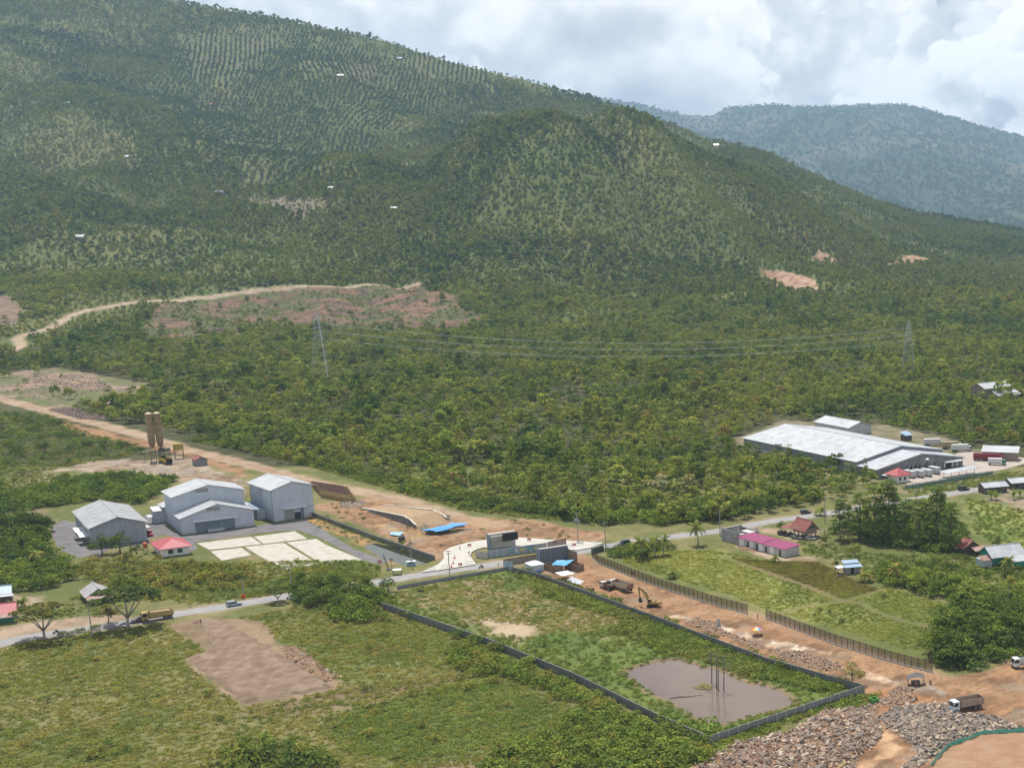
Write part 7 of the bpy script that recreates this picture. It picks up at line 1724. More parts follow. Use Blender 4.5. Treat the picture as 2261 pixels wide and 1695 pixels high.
truck(at(12, 1780, 1090), math.radians(-8), 'red truck with long red trailer in the loading yard', (0.48, 0.09, 0.04), (0.20, 0.018, 0.025), 15, 2.6, 'box', 2.6, axles=3)
truck(at(12, 1880, 1140), math.radians(-8), 'white box truck with green cab beside the red trailer', (0.10, 0.30, 0.17), (0.62, 0.62, 0.62), 8.5, 2.4, 'box', 2.2, axles=1)
for q, l, c in (((12, 1110, 905), 'white box truck parked behind the huge warehouse, leftmost', (0.58, 0.58, 0.58)), ((12, 1330, 940), 'tan box truck parked behind the huge warehouse, middle', (0.38, 0.30, 0.17)), ((12, 1450, 975), 'white and green box truck parked behind the huge warehouse, rightmost', (0.55, 0.60, 0.57))):
    truck(at(*q), math.radians(12), l, (0.55, 0.58, 0.55), c, 10.5, 2.5, 'box', 2.6, axles=2)
car(at(1, 1700, 1190), math.radians(-52), 'red car parked between the grey and the middle warehouse', (0.45, 0.02, 0.03), 4.6, 1.8, 1.7)
car(at(6, 995, 385), math.radians(-30), 'grey pickup parked beside the stilt house', (0.20, 0.20, 0.19), 4.8, 1.8, 1.75, True)
car(at(6, 905, 355), math.radians(-30), 'dark pickup parked behind the grey one at the stilt house', (0.06, 0.06, 0.06), 4.8, 1.8, 1.75, True)
car(at(6, 835, 340), math.radians(-30), 'black pickup furthest from the stilt house', (0.03, 0.03, 0.032), 4.8, 1.8, 1.75, True)
car(at(6, 1165, 395), math.radians(-30), 'white car half under the stilt house', (0.6, 0.6, 0.6), 3.8, 1.6, 1.5)
car(at(6, 1100, 75), math.radians(20), 'dark car in tree shade on the road behind the stilt house', (0.05, 0.07, 0.09), 4.4, 1.75, 1.6)


# excavator
def excavator(q, rz, label):
    e = thing('excavator', label, 'excavator', at(*q), rz); Y = pm('machine_yellow', (0.34, 0.225, 0.065), (0.25, 0.165, 0.06), 1, .6); e.scale = (.88,) * 3
    for s in (-1, 1):
        MB().prism([(-1.9, .3), (-1.5, .02), (1.5, .02), (1.9, .3), (1.9, .6), (1.5, .85), (-1.5, .85), (-1.9, .6)], s * 1.1 - .28, s * 1.1 + .28).build('track', BLACK, e)
        for k in range(5): MB().tube([(-1.3 + k * .65, s * 1.42, .3), (-1.3 + k * .65, s * 1.38, .3)], .17, 8).build('roller', DSTEEL, e)
    MB().box(-.9, .9, -.82, .82, .5, 1.0).build('undercarriage', DSTEEL, e)
    MB().prism([(-2.5, 1.1), (1.5, 1.1), (1.5, 1.5), (.2, 1.95), (-2.2, 2.05), (-2.6, 1.8)], -1.3, 1.3).build('body', Y, e)
    MB().prism([(-2.9, 1.0), (-2.3, 1.0), (-2.25, 1.95), (-2.75, 1.85)], -1.32, 1.32).build('counterweight', Y, e)
    MB().box(-1.6, -.6, -.6, .6, 2.03, 2.18).build('engine_hatch', DSTEEL, e)
    MB().prism([(.1, 1.5), (1.55, 1.5), (1.45, 2.2), (1.2, 2.95), (.1, 2.95)], .35, 1.28).build('cab', Y, e)
    for y in (.33, 1.29): MB().add([(.25, y, 2.0), (1.35, y, 2.0), (1.1, y, 2.8), (.25, y, 2.8)], [(0, 1, 2, 3)]).build('window', GLASS, e)
    MB().add([(1.53, .45, 1.95), (1.53, 1.2, 1.95), (1.28, 1.2, 2.85), (1.28, .45, 2.85)], [(0, 1, 2, 3)]).build('windshield', GLASS, e)
    def arm(pts, w, nm): 
        n = len(pts); MB().prism(pts, -w / 2, w / 2).build(nm, Y, e)
    arm([(.9, 1.5), (1.3, 1.4), (2.6, 4.4), (4.9, 6.5), (4.75, 6.85), (2.0, 5.0)], .5, 'boom')
    arm([(4.6, 6.9), (5.15, 6.7), (4.7, 2.9), (4.4, 2.9), (4.45, 5.0)], .4, 'stick')
    b = MB(); b.bar((1.9, -.0, 2.3), (3.6, 0, 4.9), .16); b.bar((3.0, 0, 5.9), (4.65, 0, 6.6), .15); b.build('hydraulic_ram', DSTEEL, e)
    MB().prism([(4.35, 3.0), (4.85, 2.9), (5.0, 2.0), (4.5, 1.2), (3.7, 1.35), (3.9, 2.0)], -.6, .6).build('bucket', DSTEEL, e)
    return e
excavator((8, 780, 490), math.radians(168), 'yellow excavator with raised arm on the construction road')
# a partly visible machine at the bottom edge
e = thing('excavator', 'yellow excavator arm and dark tarp cut by the bottom edge, in the tan rubble', 'excavator', at(0, 1856, 1712), math.radians(60)); Y = MATS['machine_yellow']
MB().prism([(-1.6, 1.6), (2.4, 2.1), (2.4, 2.5), (-1.6, 2.2)], -.3, .3).build('boom', Y, e); MB().prism([(-2.4, .5), (1.2, .5), (1.2, 1.4), (-2.4, 1.5)], -1.3, 1.3).build('body', Y, e); MB().box(-2, 2, -1.5, 1.5, .0, .49).build('track', BLACK, e)

# silos
TANP = pm('silo_tan', (0.27, 0.20, 0.105), (0.22, 0.165, 0.09), .6, .7); TANT = pm('silo_top', (0.56, 0.46, 0.30), (0.48, 0.40, 0.26), .6, .7)
p = at(10, 720, 1420)
for dx, dy, l in ((-1.5, -1.0, 'left tan cement silo on steel legs beside the dirt track'), (1.5, 1.0, 'right tan cement silo on steel legs beside the dirt track')):
    e = thing('silo', l, 'silo', p + Vector((dx, dy, 0)), .5)
    MB().cone((0, 0), 1.6, 1.6, 9.4, 23.2, 18).build('barrel', TANP, e); MB().cone((0, 0), 1.6, .4, 23.21, 23.9, 18).build('cap', TANT, e); MB().cone((0, 0), .3, 1.6, 6.2, 9.39, 18).build('hopper', TANP, e)
    for z in (13.5, 16.5, 19.5): MB().cone((0, 0), 1.65, 1.65, z, z + .12, 18).build('hoop', TANT, e)
    for k in range(4):
        a = .785 + k * 1.5708; x, y = 1.55 * math.cos(a), 1.55 * math.sin(a); MB().box(x - .13, x + .13, y - .13, y + .13, -.1, 9.6).build('leg', REBAR, e)
        a2 = a + 1.5708; x2, y2 = 1.55 * math.cos(a2), 1.55 * math.sin(a2)
        for z in (.4, 3.2, 6.2): b = MB(); b.bar((x, y, z), (x2, y2, z + 3.0), .12); b.build('brace', REBAR, e)
e = thing('batching_plant', 'yellow control cabin and dark mixing frame beside the silos', 'machinery', p + Vector((5.5, 5.0, 0)), .3)
pbox(e, 'cabin', pm('plant_yellow', (0.42, 0.33, 0.08), (0.36, 0.28, 0.08), 1, .7), 0, 4.2, 0, 3, 4.2, 7.4)
for x in (.1, 3.9):
    for y in (.1, 2.7): pbox(e, 'leg', DSTEEL, x, x + .2, y, y + .2, -.1, 4.19)
pbox(e, 'mixer_frame', DSTEEL, -5.6, -1.0, -6.5, -2.5, 5.0, 6.2); b = MB(); b.slab((-13, -4.4, 4.9), (-5.7, -4.4, 5.2), (-5.7, -3.4, 5.2), (-13, -3.4, 4.9), .5); b.build('conveyor', WOOD, e); pbox(e, 'conveyor_leg', DSTEEL, -12.5, -12.3, -4.1, -3.9, -.1, 4.4)
for x, y in ((-5.5, -6.4), (-1.2, -6.4), (-5.5, -2.7), (-1.2, -2.7)): pbox(e, 'leg', DSTEEL, x, x + .18, y, y + .18, -.1, 4.99)

# stacked girders
GIRY = pm('girder_yellow', (0.30, 0.225, 0.07), (0.25, 0.17, 0.07), .8, .7); GIRB = pm('girder_brown', (0.15, 0.088, 0.066), (0.21, 0.12, 0.088), .8, .8)
for k in range(6):
    g0, g1 = at(0, 690 + 4.5 * k, 1072 + 5.2 * k), at(0, 765 + 3.5 * k, 1084 + 5.2 * k); gl = (g1 - g0).length / 2
    o = thing('steel_girder', ('furthest', 'second furthest', 'third', 'fourth', 'second nearest', 'nearest')[k] + ' of the six rusty steel girders stored behind the right warehouse', 'girder', (g0 + g1) / 2, math.atan2(g1.y - g0.y, g1.x - g0.x), 'stored steel girders')
    b = MB(); b.box(-gl, gl, -.9, -.65, .0, 1.9); b.box(-gl, gl, .65, .9, 0, 1.9); b.build('side_plate', GIRB if k < 4 else GIRY, o); MB().box(-gl, gl, -.64, .64, .5, .7).build('web', GIRB, o)
    for x in (-gl - .1, gl - .1): pbox(o, 'end_plate', GIRY, x, x + .2, -.92, .92, .05, 1.95)
    for q in range(5): x = -gl + 1 + q * (2 * gl - 2) / 4; pbox(o, 'stiffener', REBAR, x - .1, x + .1, -.64, .64, .71, 1.7)

# ------------------------------------------------------------------ people and motorbikes
def skin_mesh(name, verts, edges, rad, mats, zones):
    me = bpy.data.meshes.new(name); me.from_pydata(verts, edges, []); o = bpy.data.objects.new(name, me); COL.objects.link(o)
    md = o.modifiers.new('s', 'SKIN'); md.use_smooth_shade = True
    for v, r in zip(me.skin_vertices[0].data, rad): v.radius = (r, r * .8) if not isinstance(r, tuple) else r
    me.skin_vertices[0].data[0].use_root = True
    o.modifiers.new('d', 'SUBSURF').levels = 1
    dg = bpy.context.evaluated_depsgraph_get(); out = bpy.data.meshes.new_from_object(o.evaluated_get(dg)); bpy.data.objects.remove(o); out.name = name
    out.materials.clear()
    for m in mats: out.materials.append(m)
    for p in out.polygons: p.material_index = zones(p.center)
    return out
SKIN = pm('skin', (0.26, 0.15, 0.10), (0.22, 0.125, 0.085), 3, .6); HAIR = pm('black_hair', (0.02, 0.018, 0.016), (0.03, 0.025, 0.02), 3, .6)
def body(shirt, trousers, pose='stand'):
    if pose == 'stand':
        v = [(0, 0, .92), (0, 0, 1.15), (0, 0, 1.38), (0, 0, 1.47), (.02, 0, 1.58), (.02, 0, 1.66), (0, .18, 1.38), (.02, .25, 1.12), (.10, .25, .88), (.13, .25, .80), (0, -.18, 1.38), (.02, -.25, 1.12), (.10, -.25, .88), (.13, -.25, .80), (0, .09, .85), (.02, .11, .48), (0, .12, .08), (.14, .13, .04), (0, -.09, .85), (.04, -.11, .48), (.02, -.12, .08), (.16, -.13, .04)]
        zones = lambda c: 3 if (c.z > 1.60 or (c.z > 1.52 and c.x < 0)) else 2 if (c.z > 1.44 or (abs(c.y) > .19 and c.z < .98)) else 0 if c.z > .93 else 1
    else:
        v = [(0, 0, .82), (.04, 0, 1.02), (.10, 0, 1.22), (.12, 0, 1.30), (.14, 0, 1.42), (.15, 0, 1.50), (.10, .18, 1.22), (.22, .24, 1.02), (.45, .22, .98), (.54, .2, .98), (.10, -.18, 1.22), (.22, -.24, 1.02), (.45, -.22, .98), (.54, -.2, .98), (.05, .10, .80), (.42, .16, .72), (.28, .16, .34), (.42, .17, .30), (.05, -.10, .80), (.42, -.16, .72), (.28, -.16, .34), (.42, -.17, .30)]
        zones = lambda c: 3 if c.z > 1.40 else 2 if (c.z > 1.29 or c.x > .44) else 0 if c.z > .86 else 1
    ed = [(0, 1), (1, 2), (2, 3), (3, 4), (4, 5), (2, 6), (6, 7), (7, 8), (8, 9), (2, 10), (10, 11), (11, 12), (12, 13), (0, 14), (14, 15), (15, 16), (16, 17), (0, 18), (18, 19), (19, 20), (20, 21)]
    rad = [.14, .135, .14, .055, .09, .08, .06, .05, .04, .035, .06, .05, .04, .035, .085, .065, .045, .04, .085, .065, .045, .04]
    return skin_mesh('body', v, ed, rad, [shirt, trousers, SKIN, HAIR], zones)
CL = {n: pm('cloth_' + n, c, tuple(v * .8 for v in c), 3, .85) for n, c in (('red', (.40, .03, .04)), ('dark', (.03, .03, .035)), ('navy', (.03, .05, .12)), ('white', (.6, .6, .58)), ('orange', (.55, .18, .03)), ('brown', (.14, .09, .06)), ('grey', (.2, .2, .2)))}
BODY = {k: body(CL[k[0]], CL[k[1]], k[2]) for k in (('dark', 'navy', 'stand'), ('orange', 'dark', 'stand'), ('white', 'dark', 'stand'), ('red', 'dark', 'ride'), ('dark', 'brown', 'ride'))}
for q, k, l in (((24, 1228, 795), ('dark', 'navy', 'stand'), 'person in dark clothes standing on the bare earth platform'), ((4, 277, 672), ('dark', 'navy', 'stand'), 'person in dark clothes at the roadside by the blue hoarding'), ((4, 1355, 955), ('white', 'dark', 'stand'), 'person in white shirt beside the parked motorbikes at the compound wall'),
                ((8, 2062, 640), ('orange', 'dark', 'stand'), 'person in orange at the gap between the net fences'), ((3, 1858, 815), ('dark', 'navy', 'stand'), 'person in dark clothes on the new paving'), ((4, 620, 690), ('dark', 'navy', 'stand'), 'person in dark clothes at the white tent entrance'), ((7, 510, 350), ('orange', 'dark', 'stand'), 'person in orange by the net fence near the rubble'), ((3, 1745, 755), ('dark', 'navy', 'stand'), 'person in navy further back on the new paving')):
    t = thing('person', l, 'person', at(*q) + Vector((0, 0, .32 if q[0] == 3 else (.56 if q[0] == 24 else .02))), RNG.random() * 6.28); link('body', BODY[k], t)
BK = {}
def bike(q, rz, label, rider=None, col=(.03, .03, .035), group=None):
    e = thing('motorbike', label, 'motorbike', at(*q), rz, group); e.location.z = .04; P = paint('bike_%.2f_%.2f_%.2f' % col, col)
    if not BK:
        BK['w'] = MB().tube([(0, -.05, 0), (0, .05, 0)], .29, 12).me('wheel', BLACK); BK['s'] = MB().box(-.55, .15, -.13, .13, .72, .82).me('seat', BLACK)
        b = MB(); b.tube([(.62, 0, .3), (.42, 0, .95), (.38, 0, 1.02)], .035, 6); b.tube([(.40, -.32, 1.0), (.42, 0, 1.03), (.40, .32, 1.0)], .025, 5); BK['h'] = b.me('handlebar', DSTEEL)
    for x in (-.6, .64): link('wheel', BK['w'], e, (x, 0, .29))
    MB().prism([(-.75, .55), (-.3, .35), (.25, .32), (.45, .7), (.15, .71), (-.2, .71), (-.7, .71)], -.12, .12).build('body', P, e); link('seat', BK['s'], e); link('handlebar', BK['h'], e)
    if rider:
        t = thing('person', rider[1], 'person', e.location, rz); o = link('body', BODY[rider[0]], t, (-.18, 0, .0))
bike((3, 2005, 962), RD + math.pi, 'motorbike ridden along the road past the new paving', (('red', 'dark', 'ride'), 'motorbike rider in red passing the new paving'))
bike((3, 615, 1172), RD, 'motorbike on the road left of the round bushy tree', (('dark', 'brown', 'ride'), 'motorbike rider in dark clothes left of the round bushy tree'))
bike((4, 2150, 340), RD + .2, 'motorbike on the road behind the dark off-roader', (('dark', 'brown', 'ride'), 'motorbike rider behind the dark off-roader'))
bike((9, 690, 765), RD + math.pi, 'motorbike in the shade of the leftmost roadside tree', (('dark', 'brown', 'ride'), 'motorbike rider in the shade of the leftmost roadside tree'))
bike((4, 1395, 965), 1.2, 'left of the two parked motorbikes at the compound wall'); bike((4, 1428, 962), 1.0, 'right of the two parked motorbikes at the compound wall')
bike((3, 1268, 1255), .3, 'dark motorbike parked in the dry grass inside the compound', None, (.06, .02, .025))
bike((6, 1520, 850), .5, 'motorbike beside the small blue hut', None, (.25, .3, .5))

# ------------------------------------------------------------------ poles, signs and barriers
POLE = pm('concrete_pole', (0.27, 0.265, 0.255), (0.34, 0.33, 0.32), 1, .85)
for q, h, l, tf in (((3, 1625, 1108), 10, 'concrete utility pole beside the compound, left of the new paving', False), ((4, 1250, 362), 11, 'utility pole with transformer behind the new paving', True), ((4, 1590, 462), 10, 'utility pole at the junction by the green sheet fence', False), ((9, 1128, 800), 9.3, 'utility pole between the two flat-topped trees', False),
                    ((3, 1158, 955), 10, 'utility pole standing at the end of the water channel', False), ((6, 55, 350), 10, 'utility pole on the road left of the block shell', False), ((6, 1335, 190), 10, 'utility pole on the road behind the stilt house', False), ((11, 890, 130), 11, 'utility pole rising between the grove trees', False), ((20, 1782, 1395), 8, 'thin pole in the grass near the road bend', False), ((20, 1490, 1430), 6, 'vine-wrapped pole beside the orange marker', False), ((5, 1578, 610), 8, 'lamp pole beside the red-roofed guard house', False)):
    e = thing('utility_pole', l, 'pole', at(*q)); MB().cone((0, 0), .20, .12, -.2, h, 9).build('shaft', POLE, e)
    if h > 8.5:
        for z in (h - .35, h - 1.2): b = MB(); b.box(-.9, .9, .12, .22, z, z + .12); b.build('crossarm', DSTEEL, e)
        for x in (-.8, 0, .8): MB().cone((x, .17), .06, .06, h - .229, h - .02, 6).build('insulator', WHITE, e)
    if tf: pbox(e, 'transformer', GREYP, -.9, .9, -.8, -.21, h - 3.4, h - 2.2); b = MB(); b.box(-1.3, 1.3, -.9, .9, h - 3.5, h - 3.41); b.build('platform', DSTEEL, e)
    if h == 9.3: b = MB(); b.tube([(0, 0, h - .1), (-.4, 0, h + .25), (-1.3, 0, h + .3)], .05, 5); b.build('lamp_arm', DSTEEL, e)
CONE = MB().cone((0, 0), .22, .04, .06, .85, 10).box(-.28, .28, -.28, .28, 0, .06).me('cone', pm('cone_orange', (0.62, 0.11, 0.02), (0.55, 0.09, 0.02), 3, .6)); CBAND = MB().cone((0, 0), .17, .11, .34, .56, 10).me('band', WHITE)
for q, l in (((3, 1680, 852), 'furthest traffic cone on the new paving'), ((3, 1663, 918), 'middle traffic cone on the new paving'), ((3, 1643, 962), 'nearest traffic cone at the paving edge')):
    e = thing('traffic_cone', l, 'traffic cone', at(*q) + Vector((0, 0, .3)), 0, 'cones on the paving', 1.45); link('cone', CONE, e); link('band', CBAND, e)
REDB = pm('red_board', (0.42, 0.035, 0.025), (0.36, 0.03, 0.025), 2, .6)
for q, l in (((3, 1862, 712), 'red barrier board near the abutments on the new paving'), ((3, 1750, 948), 'red barrier board at the road edge of the paving'), ((4, 655, 365), 'red barrier board behind the hoarding'), ((4, 973, 392), 'red barrier board behind the nearer abutment'), ((4, 1207, 428), 'red barrier board at the right end of the paving'), ((3, 768, 905), 'red barrier board at the yard entrance')):
    e = thing('barrier', l, 'barrier', at(*q) + Vector((0, 0, .28 if 'yard' not in l else .03)), math.radians(15), 'red barrier boards'); pbox(e, 'board', REDB, -.65, .65, -.03, .03, .35, 1.15); pbox(e, 'arrow', WHITE, -.3, .3, -.045, -.032, .65, .85)
    for x in (-.55, .5): pbox(e, 'leg', DSTEEL, x, x + .06, -.25, .25, 0, .34)
for q, l in (((3, 1400, 992), 'leftmost white barrier rail at the road edge'), ((3, 1560, 962), 'second white barrier rail at the road edge'), ((3, 1860, 915), 'white barrier rail beside the red board at the road edge'), ((4, 1150, 435), 'left white barrier rail at the right end of the paving'), ((4, 1290, 415), 'middle white barrier rail at the right end of the paving'), ((4, 1465, 395), 'right white barrier rail at the right end of the paving')):
    e = thing('barrier', l, 'barrier', at(*q) + Vector((0, 0, .29)), RD, 'white barrier rails'); pbox(e, 'rail', WHITE, -1.1, 1.1, -.05, .05, .8, .95); pbox(e, 'rail', WHITE, -1.1, 1.1, -.05, .05, .3, .42)
    for x in (-1.1, 1.0): pbox(e, 'post', WHITE, x, x + .1, -.06, .06, 0, .951)
# leaning lattice boom, sign, kiosk at the yard gate
e = thing('boom_gate', 'raised dark lattice boom leaning beside the yard entrance', 'boom gate', at(3, 870, 985), math.radians(30)); b = MB()
for y in (-.18, .18): b.bar((0, y, -.1), (-1.3, y, 5.4), .10); b.bar((.45, y, -.1), (-1.1, y, 5.4), .10)
for k in range(8): b.bar((-.16 * k, -.18, .65 * k), (.35 - .18 * k, .18, .65 * (k + 1)), .06); b.bar((.35 - .18 * k, -.18, .65 * k), (-.16 * k - .1, .18, .65 * (k + 1)), .06)
b.build('lattice', pm('boom_paint', (0.12, 0.12, 0.08), (0.2, 0.18, 0.08), 2, .7), e); pbox(e, 'base', CONC_D, -.4, .9, -.5, .5, -.1, .5)
e = thing('sign', 'small dark sign board on a post at the yard entrance', 'sign', at(3, 912, 945), math.radians(20)); pbox(e, 'board', pm('sign_brown', (0.20, 0.16, 0.13), (0.26, 0.21, 0.17), 2, .7), -.55, .55, -.04, .04, 2.0, 3.0); pbox(e, 'post', DSTEEL, -.05, .05, .05, .14, -.1, 2.9); pbox(e, 'lettering', WHITE, -.4, .4, -.055, -.042, 2.4, 2.6)
tent((3, 930, 1050), math.radians(15), 2.6, 2.2, 1.7, 'small white kiosk canopy beside the road at the yard gate', .3, False)
e = thing('kiosk', 'blue guard kiosk at the end of the water channel', 'kiosk', at(3, 1150, 930), math.radians(20)); pbox(e, 'wall', pm('kiosk_blue', (0.22, 0.42, 0.55), (0.18, 0.36, 0.48), 2, .7), -1.4, 1.4, -.6, .6, -.1, 1.5); pbox(e, 'roof', WHITE, -1.6, 1.6, -.8, .8, 1.503, 1.6)
pbox(e, 'window', GLASS, -.6, .6, -.66, -.605, .7, 1.2)
e = thing('sign', 'yellow sign board leaning on the long net fence', 'sign', at(4, 1930, 790), math.radians(-35)); pbox(e, 'board', pm('sign_yellow', (0.55, 0.50, 0.12), (0.48, 0.44, 0.12), 2, .6), -.95, .95, -.2, -.15, .5, 2.0); pbox(e, 'border', DSTEEL, -.75, .75, -.215, -.202, 1.2, 1.28)
for x in (-.7, .7): pbox(e, 'post', DSTEEL, x - .04, x + .04, -.149, -.07, -.1, 1.9)
e = thing('sign', 'yellow sign board in the roadside grass near the silver car', 'sign', at(20, 1160, 1488), .3); pbox(e, 'board', MATS['sign_yellow'], -.75, .75, -.04, .04, .5, 1.8); pbox(e, 'post', DSTEEL, -.05, .05, .045, .12, -.1, 1.7); pbox(e, 'border', DSTEEL, -.6, .6, -.055, -.042, 1.1, 1.18)
e = thing('marker', 'orange marker board beside the road left of the bend tree', 'marker', at(20, 1488, 1442), .3); pbox(e, 'board', MATS['cone_orange'], -.6, .6, -.05, .05, .2, 1.5); pbox(e, 'post', DSTEEL, -.05, .05, .055, .13, -.1, 1.4)
# umbrella, green box, metal shade, upright slab
e = thing('umbrella', 'striped rainbow beach umbrella on the construction road', 'umbrella', at(8, 2050, 835)); nseg = 12
for k in range(nseg):
    a0, a1 = k * 6.2832 / nseg, (k + 1) * 6.2832 / nseg; R, zt, zb = 1.65, 2.3, 1.75
    V = [(0, 0, zt), (R * .55 * math.cos(a0), R * .55 * math.sin(a0), 2.15), (R * .55 * math.cos(a1), R * .55 * math.sin(a1), 2.15), (R * math.cos(a0), R * math.sin(a0), zb), (R * math.cos(a1), R * math.sin(a1), zb)]
    link('panel', meshdata('panel', V, [(0, 1, 2), (1, 3, 4, 2)], [pm('umbrella_%d' % (k % 6), ((.62, .05, .12), (.65, .35, .05), (.65, .6, .12), (.62, .62, .6), (.12, .3, .55), (.6, .2, .35))[k % 6], None, 3, .7)]), e)
b = MB(); b.bar((0, 0, -.1), (0, 0, 2.28), .06); b.build('pole', DSTEEL, e)
e = thing('box_frame', 'bright green open box frame in the weeds by the compound corner', 'box frame', at(7, 420, 900), math.radians(30)); GRB = pm('bright_green', (0.18, 0.55, 0.10), (0.15, 0.48, 0.10), 2, .6)
for x in (-.9, .9):
    for y in (-.9, .9): pbox(e, 'post', GRB, x - .06, x + .06, y - .06, y + .06, -.1, 1.3)
for bx in ((-.84, .84, -.96, -.86), (-.84, .84, .86, .96), (-.96, -.86, -.84, .84), (.86, .96, -.84, .84)): pbox(e, 'rail', GRB, bx[0], bx[1], bx[2], bx[3], 1.18, 1.3); pbox(e, 'side_panel', pm('dull_green', (0.09, 0.22, 0.05), (0.07, 0.18, 0.05), 2, .8), bx[0] + .02, bx[1] - .02, bx[2] + .02, bx[3] - .02, .05, 1.1)
e = thing('shade_roof', 'tilted grey metal shade roof over dark machinery near the gravel', 'shade roof', at(7, 900, 690), math.radians(10), None, .8); b = MB(); b.slab((-3.2, -1.2, 2.4), (-.6, -2.0, 3.3), (.4, 2.2, 3.5), (-2.2, 2.6, 2.5), .06); b.slab((-.5, -2.0, 3.3), (3.0, -.6, 2.6), (3.4, 2.6, 2.7), (.5, 2.2, 3.5), .06); b.build('roof', pm('dull_tin', (0.085, 0.085, 0.082), (0.14, 0.13, 0.125), .8, .9), e)
for x, y in ((-2.6, -1.0), (2.7, -.4), (-2.0, 2.2), (3.0, 2.2)): pbox(e, 'post', DARKW, x - .06, x + .06, y - .06, y + .06, -.1, 2.5)
pbox(e, 'machine', DSTEEL, -1.2, 1.4, -.8, 1.0, -.1, 1.3); pbox(e, 'drum', RUSTBED, -.6, .5, -1.3, -.82, .3, 1.5)
e = thing('slab', 'upright grey concrete slab standing in the pale stone strip', 'slab', at(8, 1590, 735), math.radians(-30)); MB().hexa([(-.6, -.12, -.1), (.6, -.12, -.1), (.6, .12, -.1), (-.6, .12, -.1), (-.75, -.12, 2.3), (.45, -.12, 2.5), (.45, .12, 2.5), (-.75, .12, 2.3)]).build('panel', CONC2, e)
e = thing('post', 'short brown stake standing in the gravel', 'post', at(7, 1075, 685), 0); pbox(e, 'stake', WOOD, -.3, .3, -.1, .1, -.1, 1.2)
# generator and blue sheet on the bank of the channel
e = thing('machine', 'dark generator with yellow guards on the channel bank', 'machine', at(3, 1035, 640), math.radians(20)); pbox(e, 'housing', DSTEEL, -1.2, 1.2, -.8, .8, .3, 1.9); pbox(e, 'frame', MATS['girder_yellow'], -1.5, 1.5, -.9, .9, 0, .29); pbox(e, 'exhaust', BLACK, .6, .8, -.1, .1, 1.905, 2.7); pbox(e, 'hood', DARKW, -.6, 1.0, -.6, .6, 1.91, 2.2)
tarp('tarpaulin', 'small pale blue sheet lying on the channel bank', 'tarp', (3, 960, 560), 0, ((-1.6, -1, .5), (2.2, -1.8, .3), (2.4, 2.2, .9), (-2.8, 2.4, .6)), pm('pale_blue_sheet', (0.24, 0.43, 0.58), (0.30, 0.48, 0.6), 1, .6), False, .2, 12)
e = thing('satellite_dish', 'round white dish on a post in front of the huge warehouse', 'dish', at(5, 1722, 545)); b = MB(); b.bar((0, 0, -.1), (0, 0, 7.0), .2); b.build('post', DSTEEL, e); MB().cone((0, 0), .9, .9, 7.0, 7.35, 12).cone((0, 0), .9, .2, 7.351, 7.8, 12).build('dish', WHITE, e)

# ------------------------------------------------------------------ pylons and power lines
STEEL = pm('galvanised_steel', (0.36, 0.385, 0.40), (0.30, 0.32, 0.335), 1, .5, .5, .3)
def pylon(base, h, wb, rz, label):
    e = thing('pylon', label, 'pylon', base, rz)
    def wd(z): return wb * (1 - z / h * .86) / 2
    lev = [0, h * .16, h * .30, h * .43, h * .54, h * .63, h * .70, h * .77, h * .84, h * .92]
    for sx, sy in ((-1, -1), (1, -1), (1, 1), (-1, 1)):
        b = MB(); b.tube([(sx * wd(0), sy * wd(0), -1), (sx * wd(h * .97), sy * wd(h * .97), h * .97)], [.16, .09], 4); b.build('leg', STEEL, e)
    b = MB()
    for i in range(len(lev) - 1):
        a, c = lev[i], lev[i + 1]; w0, w1 = wd(a), wd(c)
        for s in (-1, 1):
            for p, q in (((-w0, s * w0, a), (w1, s * w1, c)), ((w0, s * w0, a), (-w1, s * w1, c)), ((s * w0, -w0, a), (s * w1, w1, c)), ((s * w0, w0, a), (s * w1, -w1, c))): b.bar(p, q, .07)
            b.bar((-w1, s * w1, c), (w1, s * w1, c), .07); b.bar((s * w1, -w1, c), (s * w1, w1, c), .07)
    b.build('bracing', STEEL, e)
    if h > 45: b = MB(); b.tube([(wd(0) + .1, -wd(0) - .1, 0), (wd(h * .95) + .1, -wd(h * .95) - .1, h * .95)], [.30, .22], 4); b.build('leg_glint', WHITE, e)  # white strip added along one leg to stand for its sun glint
    b = MB(); b.tube([(0, 0, h * .93), (0, 0, h)], [.3, .05], 4); b.build('peak', STEEL, e); arms = []
    for z in (h * .66, h * .77, h * .88):
        for s in (-1, 1):
            w = wd(z); b = MB(); tip = (0, s * 4.6, z); b.bar((0, s * w, z + .9), tip, .16); b.bar((-w, s * w, z), tip, .14); b.bar((w, s * w, z), tip, .14); o = b.build('crossarm', STEEL, e)
            MB().cone((0, s * 4.6), .12, .12, z - 1.7, z - .1, 6).build('insulator', pm('blue_insulator', (0.16, 0.26, 0.33), (0.2, 0.3, 0.36), 2, .4), o); arms.append(Vector((0, s * 4.6, z - 1.7)))
    R = Matrix.Rotation(rz, 3, 'Z'); return [R @ a + base for a in arms]
p1, p2 = at(0, 712, 846), at(0, 2005, 832)
dl = p2 - p1; a = math.atan2(dl.y, dl.x)
A = pylon(p1, 51.0, 12.5, a, 'tall lattice pylon at left with a white glint strip added along one leg'); B = pylon(p2, 43.0, 10.5, a, 'tall lattice pylon rising from the wood at right')
WIRE = pm('conductor', (0.55, 0.56, 0.55), (0.48, 0.5, 0.5), 1, .5)
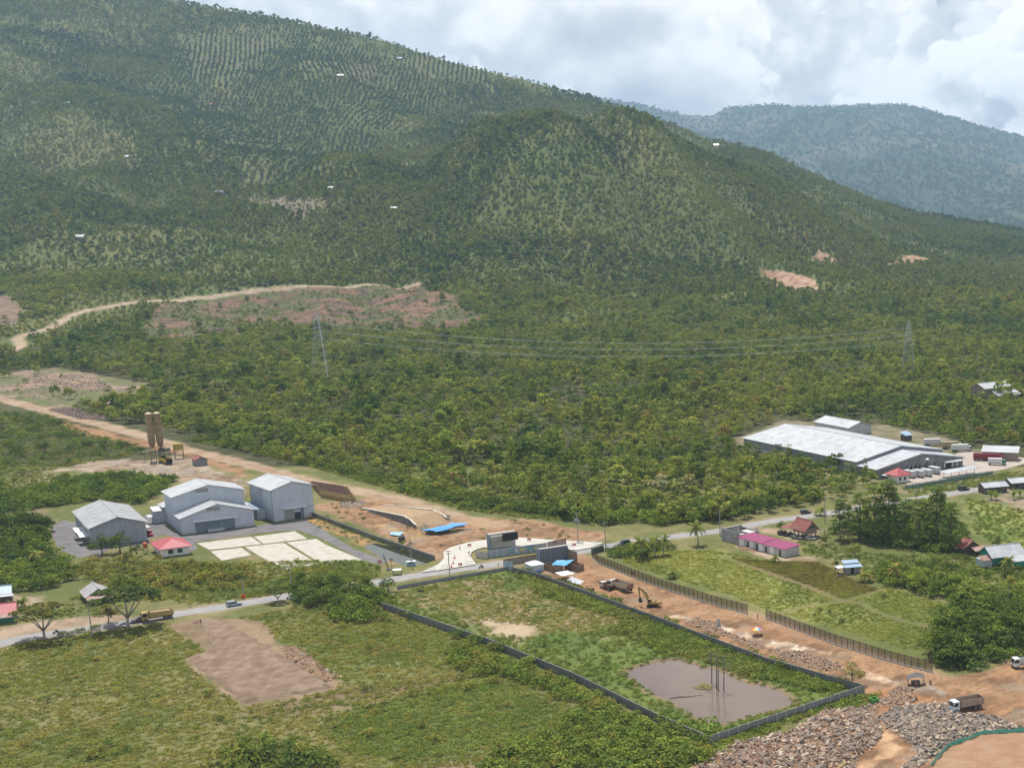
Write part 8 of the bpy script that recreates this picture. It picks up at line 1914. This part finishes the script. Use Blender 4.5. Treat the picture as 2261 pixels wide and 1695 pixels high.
for k, (q0, q1) in enumerate(zip(A, B)):
    b = MB(); n = 40; pts = []
    for i in range(n + 1): s = i / n; v = q0 * (1 - s) + q1 * s; v.z -= (13.0 if k > 3 else 12.5) * 4 * s * (1 - s); pts.append(v)
    b.tube(pts, .05, 4); tag(b.build('power_line', WIRE), ('lowest', 'lowest', 'middle', 'middle', 'highest', 'highest')[k] + (' far-side' if k % 2 else ' near-side') + ' power line strung between the two pylons', 'power line', 'power lines between the pylons')

# ------------------------------------------------------------------ tell look-alikes apart by their order in the row
def ordinal(n):
    w = ('first', 'second', 'third', 'fourth', 'fifth', 'sixth', 'seventh', 'eighth', 'ninth', 'tenth', 'eleventh', 'twelfth')
    return w[n - 1] if n <= 12 else '%d%s' % (n, 'th' if 10 < n % 100 < 14 else {1: 'st', 2: 'nd', 3: 'rd'}.get(n % 10, 'th'))


bpy.context.view_layer.update()
fam = {}
for o in COL.objects:
    if o.parent is None and o.get('label') and o.get('category') and o.get('group'): fam.setdefault((o['group'], o['label']), []).append(o)
for (g_, l_), os_ in fam.items():
    if len(os_) < 2 or len(os_) > 70: continue
    os_.sort(key=lambda o: project(*o.location)[0]); n = len(os_)
    for i, o in enumerate(os_):
        tail = 'leftmost' if i == 0 else 'rightmost' if i == n - 1 else ordinal(i + 1) + ' from left' if i < n / 2 else ordinal(n - i) + ' from right'
        o['label'] = l_ + ', ' + tail

# ------------------------------------------------------------------ haze
b = MB(); b.box(-7600, 4600, -60, 15900, -80, 1420)
hm = bpy.data.materials.new('haze_air'); hm.use_nodes = True; nt = hm.node_tree; nt.nodes.remove(nt.nodes['Principled BSDF'])
pv = nt.nodes.new('ShaderNodeVolumePrincipled'); pv.inputs['Color'].default_value = (0.50, 0.74, 1.0, 1); pv.inputs['Density'].default_value = HAZE; pv.inputs['Anisotropy'].default_value = 0.0
nt.links.new(pv.outputs[0], nt.nodes['Material Output'].inputs['Volume'])
o = b.build('haze', hm); o['kind'] = 'stuff'; o['label'] = 'thin blue haze over the valley'
bpy.context.view_layer.update()
